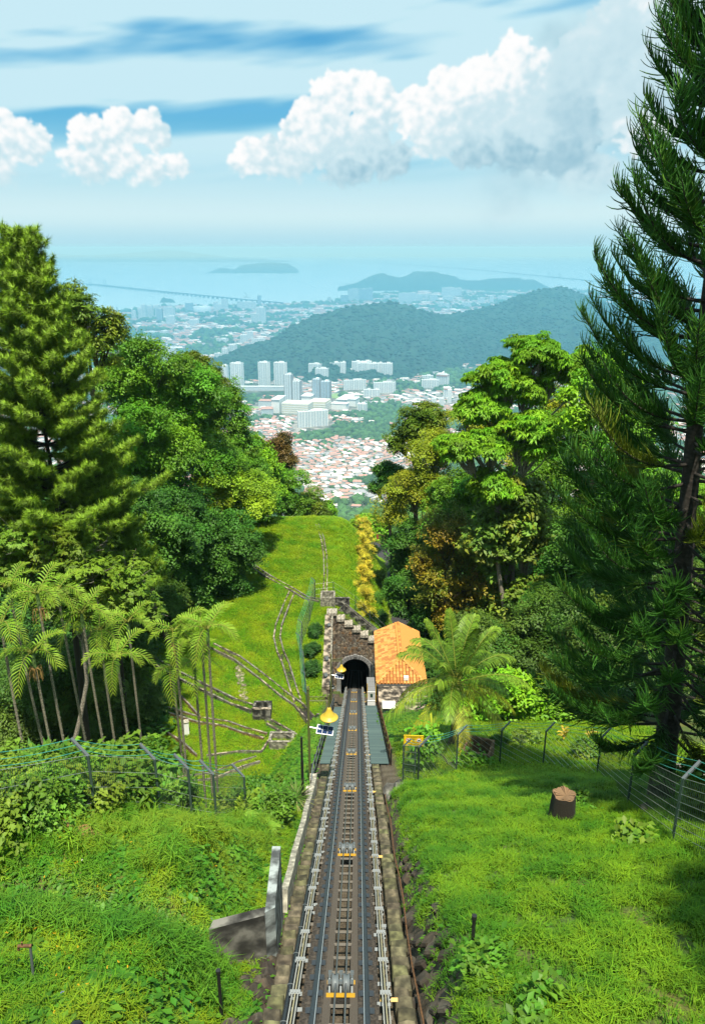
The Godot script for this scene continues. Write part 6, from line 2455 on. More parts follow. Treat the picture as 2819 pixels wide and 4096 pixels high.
# ---------------------------------------------------------------- palms
func frond(l: float, rise: float, fall: float, pairs: int, leaf_l: float, leaf_w: float, droop: float, sd: int, tone: Color, tip_tone: Color, vee := 0.35, lean := 0.4, tone_spread := 0.22) -> ArrayMesh:
	# along +z; a midrib with a row of narrow leaflets on each side
	var rng := RandomNumberGenerator.new()
	rng.seed = sd
	var g := Geo.new()
	var rib := PackedVector3Array()
	var rr := []
	for k in 11:
		var t := k / 10.0
		rib.append(Vector3(0.05 * l * sin(t * 2.0 + sd), l * (rise * t - fall * t * t), l * (t - 0.25 * minf(fall, 1.0) * t * t)))
		rr.append(lerpf(0.03, 0.006, t) * (1.0 if leaf_l > 0.5 else l / 3.0))
	g.col = Color(0.22, 0.24, 0.04)
	g.tube(rib, rr, 5, false)
	for k in pairs:
		var t := lerpf(0.12, 1.0, (k + 0.5) / pairs)
		var i := mini(int(t * 10.0), 9)
		var p := rib[i].lerp(rib[i + 1], t * 10.0 - i)
		var fw := (rib[i + 1] - rib[i]).normalized()
		var sd2 := fw.cross(Vector3.UP).normalized()
		var up := sd2.cross(fw)
		for s in [-1.0, 1.0]:
			var ll := leaf_l * pow(sin(PI * clampf(0.12 + 0.83 * t, 0.0, 1.0)), 0.6) * rng.randf_range(0.88, 1.1)
			var dir = (sd2 * s + fw * lerpf(0.35, 1.3, t) + up * (vee + rng.randf_range(-0.1, 0.1))).normalized()
			var v := rng.randf_range(1.0 - tone_spread, 1.0 + tone_spread)
			var c := tone.lerp(tip_tone, clampf(t * 0.7 + rng.randf_range(-0.1, 0.2), 0.0, 1.0))
			g.col = Color(c.r * v, c.g * v, c.b * v)
			# two segments so that the leaflet can hang
			var q = p + dir * ll * 0.55 + Vector3(0, -droop * ll * 0.15, 0)
			var e = p + dir * ll * 0.9 + Vector3(0, -droop * ll * 0.65, 0)
			var w := fw * leaf_w * 0.5
			var nn = (dir.cross(fw) * (-s)).normalized()
			if nn.y < 0.0:
				nn = -nn
			var a := g.vert(p - w * 0.5, nn)
			g.vert(p + w * 0.5, nn)
			g.vert(q + w, nn)
			g.vert(q - w, nn)
			g.vert(e, (nn + dir * 0.4).normalized())
			g.sheet(a, a + 1, a + 2)
			g.sheet(a, a + 2, a + 3)
			g.sheet(a + 3, a + 2, a + 4)
	return g.done()


func coconut() -> void:
	var rng := RandomNumberGenerator.new()
	rng.seed = 13
	var foot := gp(5.55, 36.8)
	var top := Vector3(5.75, -22.6, -36.9)
	var o := thing("coconut_palm", "coconut palm with long arching fronds, some yellowed, beside the house", "palm", foot)
	var g := Geo.new()
	var p := PackedVector3Array()
	var r := []
	var c := top - foot
	for k in 40:
		var t := k / 39.0
		p.append(Vector3(c.x * t + 0.15 * sin(t * 3.0), c.y * t - 0.3 * (1.0 - t), c.z * t))
		r.append(lerpf(0.19, 0.13, t) + (0.012 if k % 2 else 0.0) + (0.08 if k == 0 else 0.0))
	g.tube(p, r, 10, false)
	part(o, "trunk", g.done(), M.palm_bark)
	var gr := Color(0.05, 0.13, 0.012)
	var lt := Color(0.16, 0.25, 0.018)
	var ye := Color(0.42, 0.37, 0.02)
	# heading, elevation, length, tone
	var list := []
	for k in 10:
		list.append([k * 2.4 + 0.2, rng.randf_range(0.95, 1.36), rng.randf_range(5.2, 6.2), gr, lt])
	for k in 11:
		list.append([k * 0.571 + rng.randf_range(-0.2, 0.2), rng.randf_range(0.4, 0.85), rng.randf_range(4.8, 5.7), gr, lt])
	for k in 8:
		list.append([k * 0.785 + 0.1, rng.randf_range(0.05, 0.35), rng.randf_range(3.8, 4.6), lt, ye])
	for k in list.size():
		var q: Array = list[k]
		var f := part(o, "frond", frond(q[2] * cos(q[1]) + 0.25, tan(q[1]), 0.24 * tan(q[1]) + (0.42 if q[1] > 0.4 else 0.6), 52, 0.86, 0.058, 1.0, 100 + k, q[3], q[4], lerpf(-0.15, 0.25, clampf(q[1], 0.0, 1.0)), 0.6, 0.5), M.palm_leaf)
		f.position = c + Vector3(0, -0.25 + 0.2 * minf(q[1], 1.0), 0)
		f.rotation.y = q[0] + rng.randf_range(-0.12, 0.12)
	for k in 5:
		var nut := SphereMesh.new()
		nut.radius = 0.13
		nut.height = 0.3
		nut.radial_segments = 10
		nut.rings = 6
		var a := TAU * k / 5.0
		part(o, "coconut", nut, M.nut).position = c + Vector3(cos(a) * 0.26, -0.42, sin(a) * 0.26)


func areca_palms() -> void:
	var rng := RandomNumberGenerator.new()
	rng.seed = 17
	var tops := [[-13.95, 31.0, -14.61], [-15.44, 31.5, -14.52], [-14.08, 30.0, -17.05], [-12.89, 33.0, -16.59], [-12.52, 34.0, -18.07], [-10.72, 31.0, -17.83], [-13.91, 33.0, -15.43], [-15.3, 30.0, -15.60], [-8.78, 34.0, -18.05], [-7.45, 34.0, -17.80], [-6.91, 33.0, -17.40], [-8.15, 35.0, -20.37], [-9.46, 35.5, -20.93], [-11.71, 36.0, -18.60]]
	var words := ["tall one with the highest crown at the left", "cut by the left edge, second highest", "with the low wide crown before the dark bush at the left", "fourth along, its crown before the twiggy tree", "smaller one with a narrow crown in the middle of the row", "with a bright green crown, standing out lowest in the middle", "behind the tall left one", "leaning at the left edge, lowest there", "alone before the dark channel, with a hanging flower bunch", "left one of the close pair nearest the grass hill", "right one of the close pair nearest the grass hill", "young one with dark fronds under the close pair", "short one with dark drooping fronds left of the close pair", "half hidden behind the middle of the row"]
	var meshes := []
	for k in 6:
		meshes.append(frond(rng.randf_range(1.6, 2.05), [1.2, 0.9, 0.7, 0.5, 0.35, 0.2][k], [0.75, 0.8, 0.85, 0.85, 0.9, 0.9][k], 13, 0.62, 0.065, 0.5, 200 + k, Color(0.12, 0.27, 0.015), Color(0.28, 0.38, 0.03), 0.45))
	for k in tops.size():
		var x: float = tops[k][0]
		var d: float = tops[k][1]
		var top := Vector3(x, tops[k][2], -d)
		var lean := rng.randf_range(-0.2, 0.9) * (1.0 if k < 8 else 0.2)
		var foot := gp(x + lean, d + rng.randf_range(-0.4, 0.4))
		var o := thing("areca_palm", "slender ringed palm, " + words[k], "palm", foot, 0.0, "slender palms on the left slope")
		var c := top - foot
		var g := Geo.new()
		var p := PackedVector3Array()
		var r := []
		for j in 25:
			var t := j / 24.0
			p.append(Vector3(c.x * (t + 0.12 * sin(t * PI)), c.y * t - 0.3 * (1.0 - t), c.z * t))
			r.append(0.062)
		g.tube(p, r, 8, false)
		part(o, "trunk", g.done(), M.ringed_bark)
		for j in int(c.y / 0.32):  # leaf scars
			var t := (j + 0.5) * 0.32 / c.y
			var q := Geo.new()
			var a := Vector3(c.x * (t + 0.12 * sin(t * PI)), c.y * t, c.z * t)
			q.rod(a, a + Vector3(0, 0.035, 0), 0.067, 8)
			part(o, "leaf_scar", q.done(), M.pale_bark)
		g = Geo.new()
		g.tube(PackedVector3Array([c + Vector3(0, -0.75, 0), c + Vector3(0, -0.4, 0), c + Vector3(0, 0.1, 0)]), [0.07, 0.095, 0.06], 8, false)
		part(o, "crown_shaft", g.done(), M.shaft_green)
		var n := 9 if k != 11 and k != 12 else 7
		for j in n:
			var f := part(o, "frond", meshes[j % 6], M.frond)
			f.position = c + Vector3(0, 0.05, 0)
			f.rotation.y = j * 2.4 + rng.randf()
			f.scale = Vector3.ONE * rng.randf_range(0.85, 1.12)
		if k in [0, 2, 8, 9]:
			g = Geo.new()
			for j in 26:
				var a := rng.randf() * TAU
				var e := Vector3(cos(a), 0, sin(a)) * rng.randf_range(0.15, 0.42)
				g.tube(PackedVector3Array([c + Vector3(0, -0.72, 0), c + e * 0.8 + Vector3(0, -0.72, 0), c + e + Vector3(0, -1.15 - rng.randf() * 0.2, 0)]), [0.012, 0.012, 0.008], 4, false)
			part(o, "flower_bunch", g.done(), M.dry_stem)


# ---------------------------------------------------------------- bushes and small plants
func tuft(sd: int, n: int, l: float, w: float, spread: float, r: float) -> ArrayMesh:  # arching blades from one foot
	var rng := RandomNumberGenerator.new()
	rng.seed = sd
	var g := Geo.new()
	for k in n:
		var a := rng.randf() * TAU
		var out := Vector3(cos(a), 0, sin(a))
		var p := Vector3(rng.randfn(), 0, rng.randfn()) * r
		var ll := l * rng.randf_range(0.55, 1.25)
		var s := spread * rng.randf_range(0.4, 1.5)
		var m := p + (out * s * 0.45 + Vector3.UP).normalized() * ll * 0.55
		var e := m + (out * (s * 1.3 + 0.2) + Vector3.UP * (0.75 - s * 0.8)).normalized() * ll * 0.5
		var sd2 := out.cross(Vector3.UP) * w * 0.5
		var v := rng.randf_range(0.7, 1.35)
		g.col = Color(v * rng.randf_range(0.85, 1.3), v, v * 0.8)
		var nn := (Vector3.UP + out * 0.25).normalized()
		var i := g.vert(p - sd2, nn)
		g.vert(p + sd2, nn)
		g.vert(m + sd2 * 0.8, nn)
		g.vert(m - sd2 * 0.8, nn)
		g.vert(e, nn)
		g.sheet(i, i + 1, i + 2)
		g.sheet(i, i + 2, i + 3)
		g.sheet(i + 3, i + 2, i + 4)
	return g.done()


func bush(called: String, label: String, category: String, group: String, at: Vector3, r: Vector3, st: Array, sd: int, thin := 1.0) -> Node3D:
	var rng := RandomNumberGenerator.new()
	rng.seed = sd
	var o := thing(called, label, category, at, 0.0, group)
	var blobs := []
	var wood := Geo.new()
	for k in 13:
		var q := Vector3(rng.randfn(), absf(rng.randfn()) * 0.8, rng.randfn()).normalized() * rng.randf_range(0.3, 0.8)
		var c := Vector3(q.x * r.x, r.y * (0.45 + q.y * 0.6), q.z * r.z)
		blobs.append([c, minf(r.x, r.y) * rng.randf_range(0.32, 0.5)])
		limb(wood, Vector3(0, -0.2, 0), c, 0.035, 0.012, 0.05, rng)
	part(o, "stem", wood.done(), M.dark_bark)
	foliage(o, "leaves", blobs, st, M.leaf, rng, thin, 0.85)
	return o


func build_plants() -> void:
	coconut()
	areca_palms()
	var rng := RandomNumberGenerator.new()
	rng.seed = 55
	var small := [spray(21, 22, 0.13, 0.075, 0.20, 0.2), Color(0.095, 0.225, 0.018), 15.0, 0.3]
	var vine := [spray(22, 24, 0.115, 0.08, 0.22, 0.6), Color(0.135, 0.235, 0.020), 12.0, 0.35]
	var big := [spray(23, 18, 0.30, 0.115, 0.30, 0.4), Color(0.12, 0.24, 0.018), 6.5, 0.3]
	var clipped := [spray(24, 24, 0.10, 0.055, 0.17, 0.2), Color(0.035, 0.115, 0.018), 20.0, 0.2]
	# three round bushes
	for k in 3:
		var q = [[-3.75, 66.2], [-3.95, 63.4], [-3.72, 60.7]][k]
		var o := thing("round_bush", ["farthest of three", "middle one of three", "nearest and largest of three"][k] + " clipped round bushes on the grass left of the tunnel", "bush", gp(q[0], q[1]), 0.0, "round bushes left of the tunnel")
		var g := Geo.new()
		g.rod(Vector3(0, -0.2, 0), Vector3(0, 0.6, 0), 0.05, 6)
		part(o, "stem", g.done(), M.dark_bark)
		var blobs := []
		for j in 9:
			var a := Vector3(rng.randfn(), rng.randfn() * 0.6, rng.randfn()).normalized() * 0.28
			blobs.append([Vector3(0, 0.72, 0) + a, 0.48 + 0.04 * k])
		foliage(o, "leaves", blobs, clipped, M.leaf, rng)
	# golden shrubs in a slanting row
	var gold := [spray(25, 34, 0.15, 0.05, 0.26, -0.1), Color(0.62, 0.56, 0.05), 9.0, 0.12]
	for k in 7:
		var d := 73.5 + k * 4.3
		var x: float = [1.2, 0.9, 1.15, 0.9, 1.5, 1.4, 0.6][k]
		var o := thing("golden_shrub", "golden yellow column shrub on the hill's right flank, %s of seven from the front" % ["first", "second", "third", "fourth", "fifth", "sixth", "last"][k], "shrub", gp(x, d), 0.0, "golden shrubs")
		var g := Geo.new()
		g.rod(Vector3(0, -0.3, 0), Vector3(0, 3.2, 0), 0.05, 6)
		var blobs := []
		var tall: float = [3.0, 3.4, 3.1, 3.2, 3.4, 3.6, 3.8][k]
		for j in 13:
			var t := j / 12.0
			var a := j * 2.4
			var w := lerpf(0.75, 0.25, t)
			var c := Vector3(cos(a) * w, 0.5 + t * tall, sin(a) * w)
			blobs.append([c, lerpf(0.46, 0.32, t)])
			limb(g, Vector3(0, 0.3 + t * tall * 0.8, 0), c, 0.025, 0.01, 0.0, rng)
		part(o, "stem", g.done(), M.dark_bark)
		foliage(o, "leaves", blobs, gold, M.leaf, rng, 1.0, 0.5)
	# green bushes beside them
	for q in [["round dark green bush at the foot of the nearest golden shrub, by the lane", 2.6, 74.5, 1.3, 1.5, clipped], ["green bush behind the golden row, left of the lane kerb", 2.6, 86.0, 1.2, 1.3, big], ["leafy bush between the golden row and the kerb at mid lane", 2.7, 80.0, 1.0, 1.4, small], ["bush at the lane's bend behind the golden row", 2.4, 95.0, 1.2, 1.6, small]]:
		bush("flank_bush", q[0], "bush", "bushes along the lane", gp(q[1], q[2]), Vector3(q[3], q[4], q[3]), q[5], 300 + int(q[2]))
	# vines over the left fence and bushes of the left mound
	var vn := 0
	for q in [["thick leafy vine heap at the left edge, over the fence", -7.8, 13.8, 1.4, 1.16], ["vine heap beside the dead brown frond on the left fence", -7.3, 14.9, 1.2, 1.22], ["vine mass on the left fence between the first two posts", -7.0, 16.4, 1.1, 1.50], ["vine mass hanging over the left fence behind the second post", -6.2, 17.4, 1.0, 1.43], ["thin vine climbing the left fence near the bent arms", -5.2, 18.8, 0.7, 1.29], ["vine curtain on the left fence at its right end", -4.0, 20.9, 0.8, 1.36], ["big vine heap in the left corner before the timber shed", -8.8, 16.1, 1.5, 1.36], ["low vine heap below the palms at the left edge", -8.4, 17.6, 1.2, 1.50]]:
		vn += 1
		bush("vine_heap", q[0], "vine", "vines on the left fence", gp(q[1], q[2], -0.2), Vector3(q[3], q[4], q[3] * 0.8), [vine, small, vine, big, small, vine, vine, small][vn - 1], 400 + vn, 0.9)
	vn = 0
	for q in [["bright leafy shrub with upright leaf whorls left of the fence posts", -7.3, 20.8, 1.6, 3.3, big], ["bright broad leaved shrub higher up behind the vine fence", -8.6, 21.2, 1.4, 3.4, big], ["yellowish shrub at the left edge under the palm stems", -10.3, 18.6, 1.0, 1.6, vine], ["green shrub filling the corner by the concrete chamber", -4.1, 27.4, 1.3, 2.4, small], ["bushy green shrub left of the parapet, below the black mast", -2.9, 24.4, 0.9, 1.9, small], ["dense bright shrub beside the parapet wall, in front of the spiky yucca", -2.75, 22.0, 0.95, 1.5, small], ["shrub with big light leaves on the left mound near the parapet", -3.4, 22.8, 0.8, 1.3, big], ["leafy shrub trailing over the slope left of the railing", -3.6, 30.5, 1.0, 1.6, vine]]:
		vn += 1
		bush("mound_shrub", q[0], "shrub", "shrubs of the left mound", gp(q[1], q[2], -0.2), Vector3(q[3], q[4], q[3]), q[5], 500 + vn)
	vn = 0
	for q in [["low weed clump on the right bank beside the black post", 2.5, 9.6, 0.6, 0.5, small], ["broad leaved weed clump in the right foreground grass", 3.2, 8.2, 0.7, 0.3, small], ["leafy weed under the right fence, near the second post", 7.6, 15.6, 0.6, 0.5, big], ["dark leafy clump behind the tree stump", 7.6, 20.4, 1.0, 0.5, small], ["vine tangle at the foot of the fence, right of the conifer trunk", 11.0, 18.6, 1.3, 1.7, vine], ["small bush with pale tips in the garden beyond the fence", 9.6, 37.0, 0.8, 1.0, vine], ["round garden bush beside the old planter", 8.3, 36.4, 0.7, 0.9, small], ["flowering garden bush under the conifer's boughs", 12.2, 33.5, 0.9, 1.2, vine]]:
		vn += 1
		bush("weed_clump", q[0], "plant", "clumps on the right", gp(q[1], q[2], -0.1), Vector3(q[3], q[4], q[3]), q[5], 600 + vn)
	# spiky yucca beside the parapet
	var yu := thing("yucca", "spiky pale yucca rosette hanging over the parapet wall", "yucca", gp(-2.0, 24.0, 0.6))
	for k in 46:
		var a := k * 2.4
		var el := lerpf(1.2, -0.5, k / 45.0)
		var dir := Vector3(cos(a) * cos(el), sin(el), sin(a) * cos(el))
		var g := Geo.new()
		var v := rng.randf_range(0.8, 1.2)
		g.col = Color(0.20, 0.22, 0.075) * v if k > 24 else Color(0.09, 0.16, 0.03) * v
		leaf(g, Vector3.ZERO, dir, Vector3.UP, rng.randf_range(0.75, 1.0), 0.06, 0.12, Vector3.ZERO)
		part(yu, "leaf", g.done(), M.frond)
	# nest fern by the palm stems
	for q in [["large nest fern with long strap leaves at the foot of the left palm stems", -8.35, 18.3, 1.0], ["smaller nest fern behind the large one, left of it", -9.2, 18.8, 0.8]]:
		var nf := thing("nest_fern", q[0], "fern", gp(q[1], q[2], 0.6), 0.0, "nest ferns")
		for k in 26:
			var a := k * 2.4
			var el := rng.randf_range(0.35, 1.2)
			var g := Geo.new()
			var v := rng.randf_range(0.75, 1.3)
			g.col = Color(0.075 * v, 0.20 * v, 0.022 * v)
			leaf(g, Vector3.ZERO, Vector3(cos(a) * cos(el), sin(el), sin(a) * cos(el)), Vector3.UP, rng.randf_range(1.2, 1.9) * q[3], 0.22, 0.25, Vector3.ZERO)
			part(nf, "leaf", g.done(), M.frond)
	# ferns
	var fern_mesh := frond(0.55, 0.7, 0.6, 16, 0.17, 0.045, 0.2, 301, Color(0.12, 0.27, 0.025), Color(0.2, 0.32, 0.03), 0.1)
	var ferns := [["fern clump in the left foreground, beside the deep ditch", -3.9, 11.1], ["fern clump at the left edge of the foreground lawn", -5.6, 11.0], ["fern clump by the right end of the vine fence", -3.2, 19.6], ["fern clump on the left mound near the parapet", -2.7, 20.2], ["fern clump between the shrubs and the wing wall", -2.3, 16.6], ["fern clump in the left bank stones near the viewer", -2.0, 8.6]]
	for q in ferns:
		var f := thing("fern", q[0], "fern", gp(q[1], q[2]), 0.0, "ferns of the left mound")
		for k in 9:
			var m := part(f, "frond", fern_mesh, M.frond)
			m.rotation.y = k * 0.7 + rng.randf() * 0.3
			m.scale = Vector3.ONE * rng.randf_range(0.8, 1.2)
	# dead frond on the fence
	var dead := thing("dead_frond", "dry brown palm leaf hanging over the vines of the left fence", "dead leaf", Vector3(-6.15, -12.4, -14.0), 1.2)
	part(dead, "blade", frond(1.1, 0.25, 0.7, 20, 0.34, 0.05, 0.3, 303, Color(0.34, 0.20, 0.07), Color(0.45, 0.30, 0.13), -0.2), M.frond)
	var stalk := Geo.new()
	stalk.tube(PackedVector3Array([Vector3(0, 0, 0), Vector3(0.05, 0.06, -0.2), Vector3(0.05, -0.25, -0.3), Vector3(0.1, -0.7, -0.3)]), [0.05, 0.045, 0.035, 0.02], 6)
	part(dead, "stalk", stalk.done(), M.dry_stem)
	# garden plants with yellow and striped leaves beyond the fence
	for q in [["yellow leaved garden plant beneath the conifer, left one", 12.0, 37.0, Color(0.55, 0.42, 0.05)], ["yellow leaved garden plant beneath the conifer, right one", 13.2, 36.2, Color(0.5, 0.4, 0.06)], ["pale striped garden plant on a mound beyond the fence", 9.2, 35.4, Color(0.25, 0.33, 0.1)], ["second striped garden plant beyond the fence, farther right", 10.3, 36.2, Color(0.18, 0.30, 0.06)]]:
		var o := thing("garden_plant", q[0], "plant", gp(q[1], q[2]), 0.0, "garden plants beyond the fence")
		for k in 22:
			var a := k * 2.4
			var el := rng.randf_range(0.2, 1.3)
			var g := Geo.new()
			var v := rng.randf_range(0.7, 1.2)
			g.col = Color(q[3].r * v, q[3].g * v, q[3].b * v)
			leaf(g, Vector3(0, 0.2 + 0.03 * k, 0), Vector3(cos(a) * cos(el), sin(el), sin(a) * cos(el)), Vector3.UP, rng.randf_range(0.35, 0.6), 0.13, 0.3, Vector3.ZERO)
			part(o, "leaf", g.done(), M.frond)


